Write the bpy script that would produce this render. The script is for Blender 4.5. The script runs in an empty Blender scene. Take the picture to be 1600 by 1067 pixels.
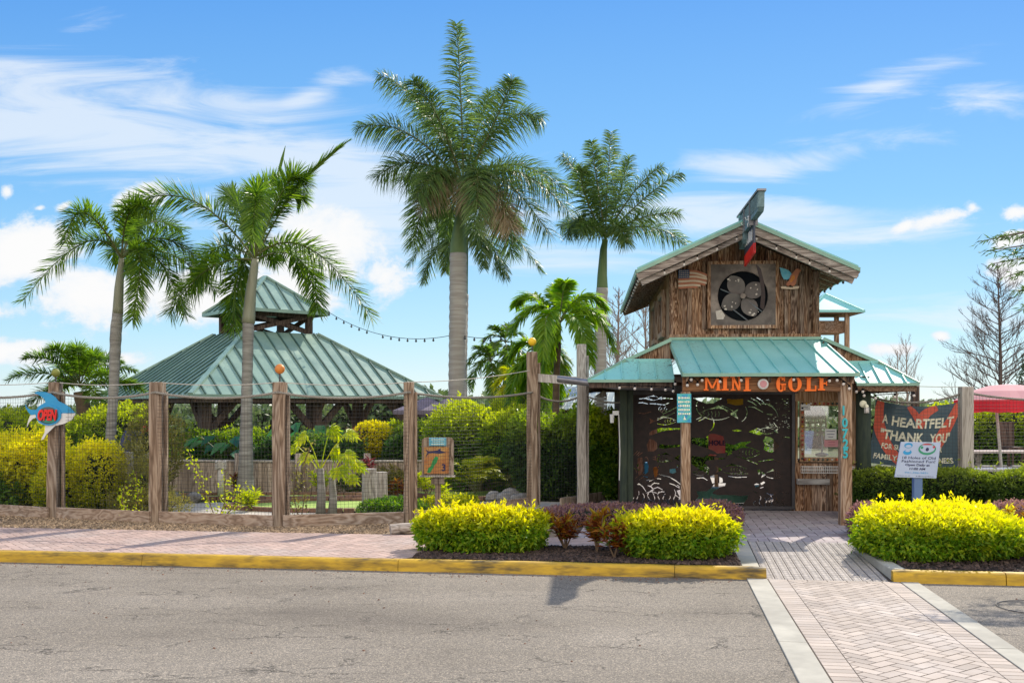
import bpy, bmesh, math, random
import numpy as np
from mathutils import Vector, Matrix, Quaternion
random.seed(7); RNG = np.random.default_rng(7)
sc = bpy.context.scene
COL = sc.collection
PI = math.pi
CH = 1.68                      # eye height above the pavement (road lies 0.12 lower)
F = 1600.0                     # focal length in photo pixels
def at(px, py, d):             # point at depth d seen at a photo pixel (only used to turn measurements into metres)
    return Vector(((px-800)/F*d, d, CH+(640-py)/F*d))
# ------------------------------------------------------------------ objects
def tag(o, label=None, cat=None, group=None, kind=None):
    if label: o['label'] = label
    if cat: o['category'] = cat
    if group: o['group'] = group
    if kind: o['kind'] = kind
    return o
def empty(name, loc=(0,0,0), rz=0, label=None, cat=None, group=None):
    o = bpy.data.objects.new(name, None); COL.objects.link(o)
    o.location = loc; o.rotation_euler = (0,0,rz); o.empty_display_size = .1
    return tag(o, label, cat, group)
def kids(o): return [c for c in bpy.data.objects if c.parent == o]
def copy_tree(o, parent=None):
    c = o.copy(); COL.objects.link(c); c.parent = parent
    for ch in kids(o): copy_tree(ch, c)
    return c
class MB:
    def __init__(s): s.V=[]; s.F=[]; s.n=0
    def add(s, v, f, m=0):
        v = np.asarray(v, dtype=np.float64).reshape(-1,3)
        s.V.append(v)
        if isinstance(f, np.ndarray): s.F.append((f+s.n, m))
        else:
            by = {}
            for q in f: by.setdefault(len(q), []).append(q)
            for k, qs in by.items(): s.F.append((np.array(qs, dtype=np.int64)+s.n, m))
        s.n += len(v)
    def box(s, c, d, m=0, M=None):
        x,y,z = d[0]/2,d[1]/2,d[2]/2
        v = np.array([[-x,-y,-z],[x,-y,-z],[x,y,-z],[-x,y,-z],[-x,-y,z],[x,-y,z],[x,y,z],[-x,y,z]])
        if M is not None: v = v @ np.array(M.to_3x3()).T
        s.add(v+np.array(c), [(0,3,2,1),(4,5,6,7),(0,1,5,4),(1,2,6,5),(2,3,7,6),(3,0,4,7)], m)
    def bar(s, a, b, w, h=None, m=0, up=(0,0,1), w2=None):
        h = h or w; a=Vector(a); b=Vector(b); t=(b-a)
        if t.length < 1e-6: return
        t.normalize(); u=Vector(up)
        if abs(t.dot(u))>.99: u=Vector((0,1,0))
        r=t.cross(u).normalized(); u=r.cross(t)
        k = (w2/w) if w2 else 1
        v=[]
        for p,q in ((a,1),(b,k)):
            for i,j in ((-1,-1),(1,-1),(1,1),(-1,1)): v.append(p+r*(i*w/2*q)+u*(j*h/2*q))
        s.add(v,[(0,1,2,3),(7,6,5,4),(0,4,5,1),(1,5,6,2),(2,6,7,3),(3,7,4,0)],m)
    def tube(s, pts, rad, seg=8, m=0, cap=True):
        pts=[Vector(p) for p in pts]; n=len(pts)
        if not hasattr(rad,'__len__'): rad=[rad]*n
        v=[]; r0=None
        for i,p in enumerate(pts):
            t=(pts[min(i+1,n-1)]-pts[max(i-1,0)]).normalized()
            if r0 is None:
                r0 = t.cross(Vector((0,0,1)) if abs(t.z)<.9 else Vector((1,0,0))).normalized()
            r0=(r0-t*r0.dot(t)).normalized(); u=t.cross(r0)
            for k in range(seg):
                a=2*PI*k/seg; v.append(p+(r0*math.cos(a)+u*math.sin(a))*rad[i])
        f=[]
        for i in range(n-1):
            for k in range(seg):
                k2=(k+1)%seg; f.append((i*seg+k,i*seg+k2,(i+1)*seg+k2,(i+1)*seg+k))
        if cap and seg>2: f += [tuple(range(seg))[::-1], tuple((n-1)*seg+k for k in range(seg))]
        s.add(v,f,m)
    def ball(s, c, r, seg=14, rings=8, m=0, sc_=(1,1,1)):
        v=[(c[0],c[1],c[2]+r*sc_[2])]
        for i in range(1,rings):
            th=PI*i/rings
            for k in range(seg):
                ph=2*PI*k/seg
                v.append((c[0]+r*sc_[0]*math.sin(th)*math.cos(ph),c[1]+r*sc_[1]*math.sin(th)*math.sin(ph),c[2]+r*sc_[2]*math.cos(th)))
        v.append((c[0],c[1],c[2]-r*sc_[2])); L=len(v)-1; f=[]
        for k in range(seg):
            k2=(k+1)%seg; f.append((0,1+k,1+k2)); f.append((L,1+(rings-2)*seg+k2,1+(rings-2)*seg+k))
            for i in range(rings-2):
                a=1+i*seg; f.append((a+k,a+seg+k,a+seg+k2,a+k2))
        s.add(v,f,m)
    def prism(s, poly, fn, m=0, t0=0., t1=1.):       # poly 2D; fn(x,y,t) -> xyz
        n=len(poly)
        v=[fn(x,y,t0) for x,y in poly]+[fn(x,y,t1) for x,y in poly]
        f=[tuple(range(n))[::-1],tuple(range(n,2*n))]+[(i,(i+1)%n,n+(i+1)%n,n+i) for i in range(n)]
        s.add(v,f,m)
    def build(s, name, mats, parent=None, smooth=False, label=None, cat=None, group=None, kind=None, loc=None, rz=None):
        me=bpy.data.meshes.new(name)
        V=np.concatenate(s.V) if s.V else np.zeros((0,3))
        me.vertices.add(len(V)); me.vertices.foreach_set('co', V.ravel())
        loops=np.concatenate([f.ravel() for f,_ in s.F]); tot=np.concatenate([np.full(len(f),f.shape[1]) for f,_ in s.F])
        mi=np.concatenate([np.full(len(f),m) for f,m in s.F])
        me.loops.add(len(loops)); me.loops.foreach_set('vertex_index', loops.astype(np.int32))
        me.polygons.add(len(tot)); st=np.concatenate([[0],np.cumsum(tot)[:-1]])
        me.polygons.foreach_set('loop_start', st.astype(np.int32)); me.polygons.foreach_set('loop_total', tot.astype(np.int32))
        me.polygons.foreach_set('material_index', mi.astype(np.int32))
        me.polygons.foreach_set('use_smooth', np.full(len(tot),bool(smooth)))
        for mt in (mats if isinstance(mats,(list,tuple)) else [mats]): me.materials.append(mt)
        me.update(); me.validate(); me.polygons.foreach_set('use_smooth', np.full(len(me.polygons),bool(smooth))); me.update()
        return link(name, me, parent, label, cat, group, kind, loc, rz)
def link(name, me, parent=None, label=None, cat=None, group=None, kind=None, loc=None, rz=None):
    o=bpy.data.objects.new(name, me); COL.objects.link(o)
    if parent: o.parent=parent
    if loc is not None: o.location=loc
    if rz is not None: o.rotation_euler=(0,0,rz)
    return tag(o,label,cat,group,kind)
def bevel(o, w=.006, seg=2):
    md=o.modifiers.new('bevel','BEVEL'); md.width=w; md.segments=seg; md.limit_method='ANGLE'; md.harden_normals=False
    return o
def text_me(s, size=1, ext=.01, sx=1, shear=0, bold=0, space=1.0, fn=None, mat=None, align='CENTER', res=3):
    c=bpy.data.curves.new('lettering','FONT'); c.body=s; c.size=size; c.extrude=ext; c.align_x=align; c.align_y='CENTER'
    c.offset=bold; c.shear=shear; c.space_character=space; c.resolution_u=res
    o=bpy.data.objects.new('lettering',c); COL.objects.link(o)
    dg=bpy.context.evaluated_depsgraph_get(); dg.update()
    me=bpy.data.meshes.new_from_object(o.evaluated_get(dg))
    bpy.data.objects.remove(o); me.name='lettering'
    n=len(me.vertices); co=np.zeros(n*3); me.vertices.foreach_get('co',co); co=co.reshape(-1,3); co[:,0]*=sx
    if fn: co=np.array([fn(*p) for p in co]).reshape(-1,3)
    me.vertices.foreach_set('co',co.ravel()); me.update(); me.materials.clear()
    if mat: me.materials.append(mat)
    return me
def poly_me(name, outer, holes, ext, fn, mat):
    c=bpy.data.curves.new(name,'CURVE'); c.dimensions='2D'; c.fill_mode='BOTH'; c.extrude=ext
    for pl in [outer]+holes:
        sp=c.splines.new('POLY'); sp.points.add(len(pl)-1); sp.use_cyclic_u=True
        for i,(x,y) in enumerate(pl): sp.points[i].co=(x,y,0,1)
    o=bpy.data.objects.new(name,c); COL.objects.link(o)
    dg=bpy.context.evaluated_depsgraph_get(); dg.update()
    me=bpy.data.meshes.new_from_object(o.evaluated_get(dg)); bpy.data.objects.remove(o); me.name=name
    n=len(me.vertices); co=np.zeros(n*3); me.vertices.foreach_get('co',co); co=co.reshape(-1,3)
    co=np.array([fn(*p) for p in co]); me.vertices.foreach_set('co',co.ravel()); me.update()
    me.materials.clear(); me.materials.append(mat)
    return me
# ------------------------------------------------------------------ materials
def lin(c): return tuple(((v/12.92) if v<=.04045 else ((v+.055)/1.055)**2.4) for v in [x/255 for x in c])
class NT:
    def __init__(s, nt): s.t=nt
    def n(s, typ, **k):
        nd=s.t.nodes.new(typ)
        for a,b in k.items():
            if a=='ins':
                for i,v in b.items():
                    if hasattr(v,'node') or isinstance(v,bpy.types.NodeSocket): s.t.links.new(v, nd.inputs[i])
                    else: nd.inputs[i].default_value=v
            else: setattr(nd,a,b)
        return nd
    def math(s, op, a, b=0., c=None, clamp=False):
        ins={0:a,1:b}
        if c is not None: ins[2]=c
        return s.n('ShaderNodeMath',operation=op,use_clamp=clamp,ins=ins).outputs[0]
    def ramp(s, fac, stops, interp='LINEAR'):
        r=s.n('ShaderNodeValToRGB',ins={0:fac}); cr=r.color_ramp; cr.interpolation=interp
        while len(cr.elements)<len(stops): cr.elements.new(.5)
        for e,(p,c) in zip(cr.elements,stops):
            e.position=p; e.color=(*c,1) if len(c)==3 else c
        return r.outputs[0]
    def mix(s, fac, a, b, blend='MIX'):
        m=s.n('ShaderNodeMix',data_type='RGBA',blend_type=blend)
        for i,v in ((0,fac),(6,a),(7,b)):
            if isinstance(v,bpy.types.NodeSocket): s.t.links.new(v,m.inputs[i])
            else: m.inputs[i].default_value = v if i==0 else ((*v,1) if len(v)==3 else v)
        return m.outputs[2]
def newmat(name, rough=.7, metal=0., spec=.5):
    m=bpy.data.materials.new(name); m.use_nodes=True; nt=NT(m.node_tree)
    b=m.node_tree.nodes['Principled BSDF']; b.inputs['Roughness'].default_value=rough; b.inputs['Metallic'].default_value=metal
    b.inputs['Specular IOR Level'].default_value=spec
    return m,nt,b
def coords(nt, stretch=(1,1,1), coord='Object'):
    tc=nt.n('ShaderNodeTexCoord'); mp=nt.n('ShaderNodeMapping',ins={0:tc.outputs[coord]}); mp.inputs[3].default_value=stretch
    return mp.outputs[0]
def bump(nt, b, h, strength=.3, dist=.02):
    bp=nt.n('ShaderNodeBump',ins={'Height':h,'Strength':strength,'Distance':dist}); nt.t.links.new(bp.outputs[0],b.inputs['Normal'])
def pm(name, c1, c2=None, scale=4, rough=.7, bmp=.2, stretch=(1,1,1), metal=0, detail=6, spec=.4, island=0., bd=.01, c3=None, contrast=(.35,.65), c3r=(.5,.68)):
    m,nt,b=newmat(name,rough,metal,spec); v=coords(nt,stretch)
    nz=nt.n('ShaderNodeTexNoise',ins={'Vector':v,'Scale':scale,'Detail':detail,'Roughness':.6}).outputs[0]
    c2=c2 or tuple(x*.7 for x in c1)
    st=[(contrast[0],c1),(contrast[1],c2)]
    col=nt.ramp(nz,st)
    if c3:
        n2=nt.n('ShaderNodeTexNoise',ins={'Vector':v,'Scale':scale*.31,'Detail':4,'Roughness':.7}).outputs[0]
        col=nt.mix(nt.ramp(n2,[(c3r[0],(0,0,0)),(c3r[1],(1,1,1))]),col,c3)
    if island:
        g=nt.n('ShaderNodeNewGeometry').outputs['Random Per Island']
        f=nt.math('MULTIPLY_ADD',g,island,1-island/2)
        hs=nt.n('ShaderNodeHueSaturation',ins={'Value':f,'Color':col}); col=hs.outputs[0]
    nt.t.links.new(col,b.inputs['Base Color'])
    if bmp: bump(nt,b,nz,bmp,bd)
    return m
def wood(name, dark, mid, light, axis='z', rough=.85, scale=1., island=.35, distort=3., grey=.35):
    m,nt,b=newmat(name,rough,0,.25)
    st={'z':(9,9,.8),'x':(.8,9,9),'y':(9,.8,9)}[axis]
    v=coords(nt,tuple(k*scale for k in st))
    g=nt.n('ShaderNodeNewGeometry').outputs['Random Per Island']
    off=nt.n('ShaderNodeVectorMath',operation='ADD',ins={0:v})
    cb=nt.n('ShaderNodeCombineXYZ',ins={0:nt.math('MULTIPLY',g,37.),1:nt.math('MULTIPLY',g,11.),2:nt.math('MULTIPLY',g,23.)})
    nt.t.links.new(cb.outputs[0],off.inputs[1]); v2=off.outputs[0]
    n1=nt.n('ShaderNodeTexNoise',ins={'Vector':v2,'Scale':.7,'Detail':3,'Roughness':.5,'Distortion':distort*.25}).outputs[0]
    band=nt.math('FRACT',nt.math('MULTIPLY',n1,9.))
    band=nt.math('ABSOLUTE',nt.math('SUBTRACT',nt.math('MULTIPLY',band,2.),1.))
    n2=nt.n('ShaderNodeTexNoise',ins={'Vector':v2,'Scale':5.,'Detail':6,'Roughness':.7}).outputs[0]
    f=nt.math('ADD',nt.math('MULTIPLY',band,.45),nt.math('MULTIPLY',n2,.62))
    col=nt.ramp(f,[(.22,dark),(.5,mid),(.78,light)])
    n3=nt.n('ShaderNodeTexNoise',ins={'Vector':v2,'Scale':.45,'Detail':5,'Roughness':.65}).outputs[0]
    gm=nt.math('MULTIPLY',nt.ramp(n3,[(.45,(0,0,0)),(.62,(1,1,1))]),grey)
    lum=sum(light)/3
    col=nt.mix(gm,col,nt.ramp(f,[(.25,tuple(x*.6 for x in dark)),(.5,(lum*.55,lum*.5,lum*.46)),(.8,(lum*1.15,lum*1.07,lum*.98))]))
    if island:
        fv=nt.math('MULTIPLY_ADD',g,island,1-island/2)
        col=nt.n('ShaderNodeHueSaturation',ins={'Value':fv,'Color':col}).outputs[0]
    nt.t.links.new(col,b.inputs['Base Color']); bump(nt,b,f,.5,.006)
    return m
def leaf(name, c1, c2, trans=.45, tipc=None, rough=.45, zr=None, c3=None, spec=.35):
    """two colours varied leaf by leaf; tipc is mixed in towards the top of the height range zr (world metres)"""
    m,nt,b=newmat(name,rough,0,spec)
    g=nt.n('ShaderNodeNewGeometry'); r=g.outputs['Random Per Island']
    st=[(0,c1),(1,c2)] if not c3 else [(0,c1),(.8,c2),(.86,c3),(1,c3)]
    col=nt.ramp(r,st)
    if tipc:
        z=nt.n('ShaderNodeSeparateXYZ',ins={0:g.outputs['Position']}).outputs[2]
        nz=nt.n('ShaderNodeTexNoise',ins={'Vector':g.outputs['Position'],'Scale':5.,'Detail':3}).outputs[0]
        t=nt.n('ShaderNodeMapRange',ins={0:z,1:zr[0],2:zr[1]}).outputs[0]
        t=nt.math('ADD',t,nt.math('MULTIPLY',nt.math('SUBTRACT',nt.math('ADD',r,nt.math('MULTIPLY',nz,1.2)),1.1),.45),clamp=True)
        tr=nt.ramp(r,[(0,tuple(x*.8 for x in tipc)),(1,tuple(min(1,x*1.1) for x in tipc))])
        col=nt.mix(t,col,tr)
    nt.t.links.new(col,b.inputs['Base Color'])
    tl=nt.n('ShaderNodeBsdfTranslucent',ins={0:nt.n('ShaderNodeHueSaturation',ins={'Saturation':1.1,'Value':1.7,'Color':col}).outputs[0]})
    mx=nt.n('ShaderNodeMixShader',ins={0:trans,1:b.outputs[0],2:tl.outputs[0]})
    out=[n for n in m.node_tree.nodes if n.type=='OUTPUT_MATERIAL'][0]; nt.t.links.new(mx.outputs[0],out.inputs[0])
    return m
# ------------------------------------------------------------------ material library
MT={}
MT['ground']=pm('ground_soil',(.16,.14,.07),(.10,.11,.045),3,.95,.4,c3=(.11,.16,.04))
MT['yellow']=pm('kerb_yellow_paint',(.66,.40,.03),(.40,.24,.03),6,.65,.4,c3=(.09,.065,.03),stretch=(.6,1,3.),c3r=(.52,.68))
MT['concrete']=pm('pale_concrete',(.50,.46,.38),(.38,.35,.29),3,.9,.25,c3=(.33,.30,.25))
MT['joint']=pm('paver_joint_dirt',(.10,.075,.055),(.06,.045,.035),8,.95,.3)
MT['brick']=pm('pink_paver',(.47,.385,.32),(.385,.315,.265),2.5,.85,.2,island=.30,c3=(.50,.43,.38))
MT['brick_walk']=pm('sidewalk_paver',(.50,.35,.29),(.40,.28,.235),3,.85,.2,island=.3,c3=(.42,.33,.29))
MT['brick_plaza']=pm('plaza_paver',(.44,.37,.36),(.33,.27,.27),6,.85,.2,island=.25,c3=(.40,.36,.34))
MT['tactile']=pm('tactile_paver',(.46,.405,.36),(.36,.315,.285),14,.85,.2,island=.18)
MT['mulch_base']=pm('bark_mulch',(.05,.03,.022),(.02,.014,.012),30,.95,.6)
MT['mulch']=pm('bark_chip',(.10,.065,.05),(.03,.02,.018),20,.9,.3,island=1.2)
MT['gravel']=pm('tan_gravel',(.42,.30,.19),(.22,.15,.09),12,.9,.3,island=1.1)
MT['turf']=pm('putting_turf',(.36,.48,.11),(.30,.42,.09),30,.95,.4)
MT['path']=pm('sandy_path',(.55,.49,.42),(.44,.39,.34),6,.9,.2)
MT['rimbrick']=pm('rim_brick',(.26,.14,.09),(.19,.10,.07),12,.85,.3,island=.5)
MT['post']=wood('weathered_post_wood',(.12,.078,.05),(.27,.185,.125),(.43,.325,.235),'z',scale=.8,island=.3,grey=.45)
MT['board']=wood('kick_board_wood',(.20,.135,.09),(.38,.265,.19),(.50,.38,.29),'x',scale=.7,island=.3,grey=.4,distort=1.)
MT['plank']=wood('board_and_batten_wood',(.020,.010,.006),(.20,.092,.044),(.50,.32,.20),'z',scale=1.1,island=.9,distort=9,grey=.40)
MT['plank_gray']=wood('grey_fascia_wood',(.12,.09,.075),(.29,.235,.20),(.46,.39,.33),'x',scale=1.,island=.3,grey=.6)
MT['plank_soffit']=wood('soffit_wood',(.10,.055,.032),(.24,.14,.085),(.36,.24,.16),'y',scale=1.,island=.3)
MT['beam']=wood('brown_beam_wood',(.09,.04,.018),(.20,.09,.04),(.30,.15,.07),'x',scale=1.2,island=.1)
MT['porchpost']=wood('porch_post_wood',(.12,.065,.035),(.36,.22,.13),(.54,.38,.26),'z',scale=1.,island=.2,distort=6,grey=.35)
MT['frame']=wood('window_frame_wood',(.15,.075,.035),(.32,.18,.09),(.44,.28,.17),'z',scale=1.2,island=.4)
MT['darkwood']=wood('dark_timber',(.03,.02,.018),(.09,.06,.048),(.17,.115,.085),'z',scale=.9,island=.3)
MT['retain']=wood('retaining_plank_wood',(.15,.11,.085),(.34,.26,.19),(.50,.40,.31),'z',scale=1.2,island=.6)
MT['piling']=wood('grey_piling_wood',(.24,.21,.18),(.44,.39,.34),(.58,.53,.47),'z',scale=1.2,island=.1)
MT['greenpost']=pm('green_stained_pole',(.05,.065,.04),(.022,.035,.028),6,.8,.4,stretch=(3,3,.5))
def roofmat(name,c1,c2,c3):
    m,nt,b=newmat(name,.36,.0,.5); v=coords(nt,(1,1,1))
    n1=nt.n('ShaderNodeTexNoise',ins={'Vector':v,'Scale':1.3,'Detail':6,'Roughness':.65}).outputs[0]
    g=nt.n('ShaderNodeNewGeometry').outputs['Random Per Island']
    col=nt.ramp(n1,[(.3,c1),(.55,c2),(.72,c3)])
    n2=nt.n('ShaderNodeTexNoise',ins={'Vector':v,'Scale':22.,'Detail':5,'Roughness':.8}).outputs[0]
    n3=nt.n('ShaderNodeTexNoise',ins={'Vector':v,'Scale':1.1,'Detail':3}).outputs[0]
    dirt=nt.math('MULTIPLY',nt.ramp(n2,[(.56,(0,0,0)),(.64,(1,1,1))]),nt.ramp(n3,[(.49,(0,0,0)),(.60,(.85,.85,.85))]))
    col=nt.mix(dirt,col,(.10,.12,.11))
    col=nt.n('ShaderNodeHueSaturation',ins={'Value':nt.math('MULTIPLY_ADD',g,.12,.94),'Color':col}).outputs[0]
    nt.t.links.new(col,b.inputs['Base Color'])
    nt.t.links.new(nt.math('MULTIPLY_ADD',n1,.25,.26),b.inputs['Roughness']); bump(nt,b,n1,.12,.02)
    return m
MT['teal']=roofmat('teal_painted_metal',(.20,.50,.47),(.25,.56,.53),(.30,.60,.56))
MT['tealdark']=roofmat('pavilion_roof_metal',(.17,.28,.23),(.25,.37,.30),(.33,.45,.36))
MT['seam']=pm('dark_green_rib_metal',(.08,.15,.12),(.05,.10,.085),3,.45,.05)
MT['tealtrim']=pm('green_trim_metal',(.30,.48,.36),(.22,.38,.30),3,.5,.05)
MT['steel']=pm('rust_brown_steel',(.036,.020,.016),(.016,.010,.009),9,.6,.1,metal=.1)
MT['fanmetal']=pm('fan_housing_metal',(.17,.14,.12),(.10,.08,.07),7,.6,.15,metal=.2,c3=(.30,.24,.20))
MT['blade']=pm('fan_blade_metal',(.16,.135,.12),(.09,.075,.07),3,.6,.1,metal=.0)
MT['chip']=pm('flaked_white_paint',(.62,.55,.48),(.5,.42,.35),20,.8,.1)
MT['black']=pm('matt_black',(.004,.005,.008),(.006,.008,.010),5,.9,.0,spec=.1)
MT['darkmetal']=pm('dark_gutter_metal',(.05,.05,.055),(.09,.08,.085),5,.45,.1,metal=.4)
MT['pipe']=pm('grey_pipe_metal',(.26,.26,.28),(.18,.17,.18),6,.35,.1,metal=.6)
MT['rope']=pm('hemp_rope',(.36,.33,.28),(.22,.20,.17),60,.95,.8,stretch=(1,1,1))
MT['cord']=pm('thin_white_cord',(.62,.58,.50),(.5,.46,.4),30,.9,.2)
MT['net']=pm('black_netting',(.03,.03,.032),(.05,.05,.05),10,.7,0)
MT['orange']=pm('orange_letter_paint',(1.0,.20,.02),(.95,.17,.015),6,.5,.1)
MT['ballorange']=pm('orange_golf_ball',(.75,.27,.05),(.6,.2,.04),10,.5,0)
MT['ballyellow']=pm('yellow_golf_ball',(.95,.60,.02),(.85,.5,.02),10,.5,0)
MT['ballgreen']=pm('mossy_golf_ball',(.26,.27,.05),(.18,.2,.04),10,.6,.1)
MT['white']=pm('white_paint',(.80,.79,.76),(.70,.69,.66),6,.6,.05)
MT['bulb']=pm('frosted_bulb_glass',(.80,.72,.66),(.7,.62,.55),10,.15,0,spec=.8)
MT['sharkblue']=pm('shark_blue_paint',(.03,.33,.62),(.03,.28,.55),5,.4,.0)
MT['signred']=pm('red_sign_letter',(.85,.03,.02),(.7,.02,.02),5,.4,0)
MT['signdark']=pm('dark_sign_face',(.04,.05,.08),(.06,.07,.10),5,.4,0)
MT['numteal']=pm('teal_number_paint',(.05,.48,.52),(.04,.40,.45),5,.5,0)
MT['bannerdark']=pm('banner_slate_fabric',(.065,.115,.145),(.10,.15,.18),7,.8,.1,bd=.004)
MT['bannerred']=pm('banner_coral_fabric',(.80,.16,.10),(.72,.13,.08),7,.8,.1)
MT['bannertext']=pm('banner_cream_print',(.97,.93,.72),(.92,.88,.68),7,.8,0)
MT['signblue']=pm('pale_blue_sign_board',(.46,.53,.74),(.42,.49,.70),3,.5,0)
MT['postblue']=pm('blue_sign_post',(.13,.21,.42),(.11,.18,.36),5,.5,.05)
MT['ink']=pm('navy_print',(.03,.03,.10),(.03,.03,.12),5,.6,0)
MT['logoblue']=pm('logo_blue_print',(.03,.33,.70),(.03,.28,.62),5,.5,0)
MT['logogreen']=pm('logo_green_print',(.03,.28,.17),(.05,.3,.2),5,.5,0)
MT['logored']=pm('logo_red_print',(.55,.08,.10),(.4,.05,.1),5,.5,0)
MT['aqua']=pm('aqua_plaque_paint',(.10,.45,.62),(.22,.55,.66),14,.5,0)
MT['mapboard']=pm('rusty_map_board',(.60,.30,.09),(.42,.14,.05),7,.7,.1,c3=(.62,.42,.14))
MT['mapgreen']=pm('map_green_paint',(.04,.34,.09),(.04,.28,.08),7,.6,0)
def posterm():
    m,nt,b=newmat('blue_green_poster_print',.5); v=coords(nt)
    n=nt.n('ShaderNodeTexNoise',ins={'Vector':v,'Scale':9.,'Detail':4,'Roughness':.6}).outputs[0]
    nt.t.links.new(nt.ramp(n,[(.32,(.02,.10,.38)),(.42,(.03,.30,.55)),(.52,(.08,.50,.42)),(.6,(.10,.45,.62)),(.7,(.03,.2,.5))]),b.inputs['Base Color'])
    return m
MT['poster']=posterm()
MT['bark']=pm('palm_bark',(.36,.345,.315),(.20,.185,.165),2.2,.9,.6,stretch=(1,1,9),c3=(.13,.11,.10))
MT['barkroyal']=pm('royal_palm_bark',(.42,.39,.35),(.30,.27,.24),2.5,.9,.4,stretch=(.6,.6,7))
MT['barkbrown']=pm('brown_bark',(.20,.13,.08),(.12,.08,.05),5,.9,.5,stretch=(1,1,3))
MT['shaft']=pm('green_crownshaft',(.09,.16,.05),(.14,.20,.07),2,.5,.1,stretch=(2,2,.5))
MT['shaftgrey']=pm('greygreen_crownshaft',(.30,.30,.22),(.22,.22,.15),3,.6,.2,stretch=(4,4,.6))
MT['twig']=pm('bare_twig_bark',(.16,.115,.10),(.10,.075,.065),6,.9,.2)
MT['twiglight']=pm('pale_twig_bark',(.36,.27,.22),(.25,.19,.16),6,.9,.2)
MT['dead']=leaf('dead_frond',(.30,.22,.13),(.42,.33,.22),.3)
MT['rachis']=pm('frond_rib',(.10,.12,.03),(.13,.13,.05),5,.6,0)
MT['frond']=leaf('foxtail_frond_leaflet',(.050,.115,.020),(.20,.30,.035),.5,rough=.4,spec=.4)
MT['frondroyal']=leaf('royal_frond_leaflet',(.05,.10,.03),(.17,.24,.06),.45,rough=.4,spec=.4)
MT['frondbright']=leaf('bright_frond_leaflet',(.11,.24,.02),(.30,.42,.04),.58)
MT['frondfar']=leaf('pygmy_frond_leaflet',(.06,.12,.025),(.12,.19,.05),.45)
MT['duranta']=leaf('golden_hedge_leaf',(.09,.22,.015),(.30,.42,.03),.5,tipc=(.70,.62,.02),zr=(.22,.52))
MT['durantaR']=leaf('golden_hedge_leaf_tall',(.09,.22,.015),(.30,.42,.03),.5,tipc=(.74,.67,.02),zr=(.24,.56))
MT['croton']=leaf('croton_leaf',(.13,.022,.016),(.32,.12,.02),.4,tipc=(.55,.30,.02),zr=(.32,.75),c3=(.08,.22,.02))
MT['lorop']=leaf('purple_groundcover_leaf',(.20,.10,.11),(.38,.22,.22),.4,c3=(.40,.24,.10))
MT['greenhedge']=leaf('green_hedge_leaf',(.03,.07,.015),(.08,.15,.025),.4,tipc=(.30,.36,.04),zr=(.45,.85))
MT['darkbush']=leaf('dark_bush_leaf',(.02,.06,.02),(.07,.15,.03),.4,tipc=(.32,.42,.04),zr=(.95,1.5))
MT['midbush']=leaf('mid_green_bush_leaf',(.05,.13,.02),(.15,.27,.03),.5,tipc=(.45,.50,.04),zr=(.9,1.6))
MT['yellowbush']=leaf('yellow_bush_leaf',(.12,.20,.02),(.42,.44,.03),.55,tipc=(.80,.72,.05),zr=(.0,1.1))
MT['bigleaf']=leaf('elephant_ear_leaf',(.02,.10,.045),(.06,.20,.06),.4,rough=.3)
MT['philo']=leaf('lobed_yellowgreen_leaf',(.30,.40,.02),(.55,.55,.03),.55)
MT['areca']=leaf('areca_leaflet',(.30,.36,.03),(.55,.50,.03),.5)
MT['cordy']=leaf('purple_red_leaf',(.10,.02,.03),(.28,.06,.06),.4)
MT['brush']=leaf('dry_wispy_leaf',(.17,.17,.04),(.32,.28,.07),.4)
MT['far']=leaf('distant_foliage',(.06,.10,.035),(.13,.17,.06),.35)
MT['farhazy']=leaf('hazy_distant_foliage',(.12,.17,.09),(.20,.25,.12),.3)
MT['conifer']=leaf('dark_needle',(.02,.045,.02),(.045,.08,.03),.2)
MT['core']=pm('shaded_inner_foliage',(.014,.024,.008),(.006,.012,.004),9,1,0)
MT['rock']=pm('grey_field_rock',(.36,.33,.30),(.18,.165,.15),5,.9,.6)
MT['whiterock']=pm('white_boulder',(.68,.66,.60),(.55,.53,.48),4,.9,.3)
MT['log']=wood('bleached_log_wood',(.26,.21,.17),(.42,.35,.29),(.56,.49,.42),'x',scale=.8)
MT['umbrella']=pm('plum_grey_canvas',(.22,.18,.23),(.17,.14,.18),6,.8,.05)
MT['umbred']=leaf('red_canvas',(.60,.035,.05),(.66,.05,.07),.35,rough=.8)
MT['umbpink']=leaf('sun_faded_pink_canvas',(.70,.36,.38),(.74,.42,.44),.3,rough=.8)
MT['greywood']=wood('grey_slat_wood',(.2,.18,.17),(.38,.36,.34),(.52,.5,.48),'x',scale=.8)
MT['shoproof']=pm('corrugated_grey_roof',(.42,.46,.44),(.34,.38,.37),3,.4,.05,metal=.2)
MT['shopwall']=wood('shop_wall_wood',(.07,.03,.02),(.15,.065,.04),(.24,.12,.08),'z')
MT['pink']=pm('pink_red_sign_paint',(.75,.12,.12),(.8,.25,.2),5,.6,0)
MT['yellowboard']=pm('yellow_board_paint',(.80,.48,.02),(.7,.4,.02),5,.6,0)
MT['greenboat']=pm('faded_green_hull_paint',(.22,.55,.42),(.30,.60,.46),4,.6,.1)
MT['flagred']=pm('flag_faded_red',(.52,.20,.11),(.45,.16,.09),9,.7,.1)
MT['flagwhite']=pm('flag_faded_white',(.72,.55,.40),(.66,.5,.36),9,.7,.1)
MT['flagblue']=pm('flag_faded_blue',(.05,.09,.18),(.04,.07,.15),9,.7,.1)
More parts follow.
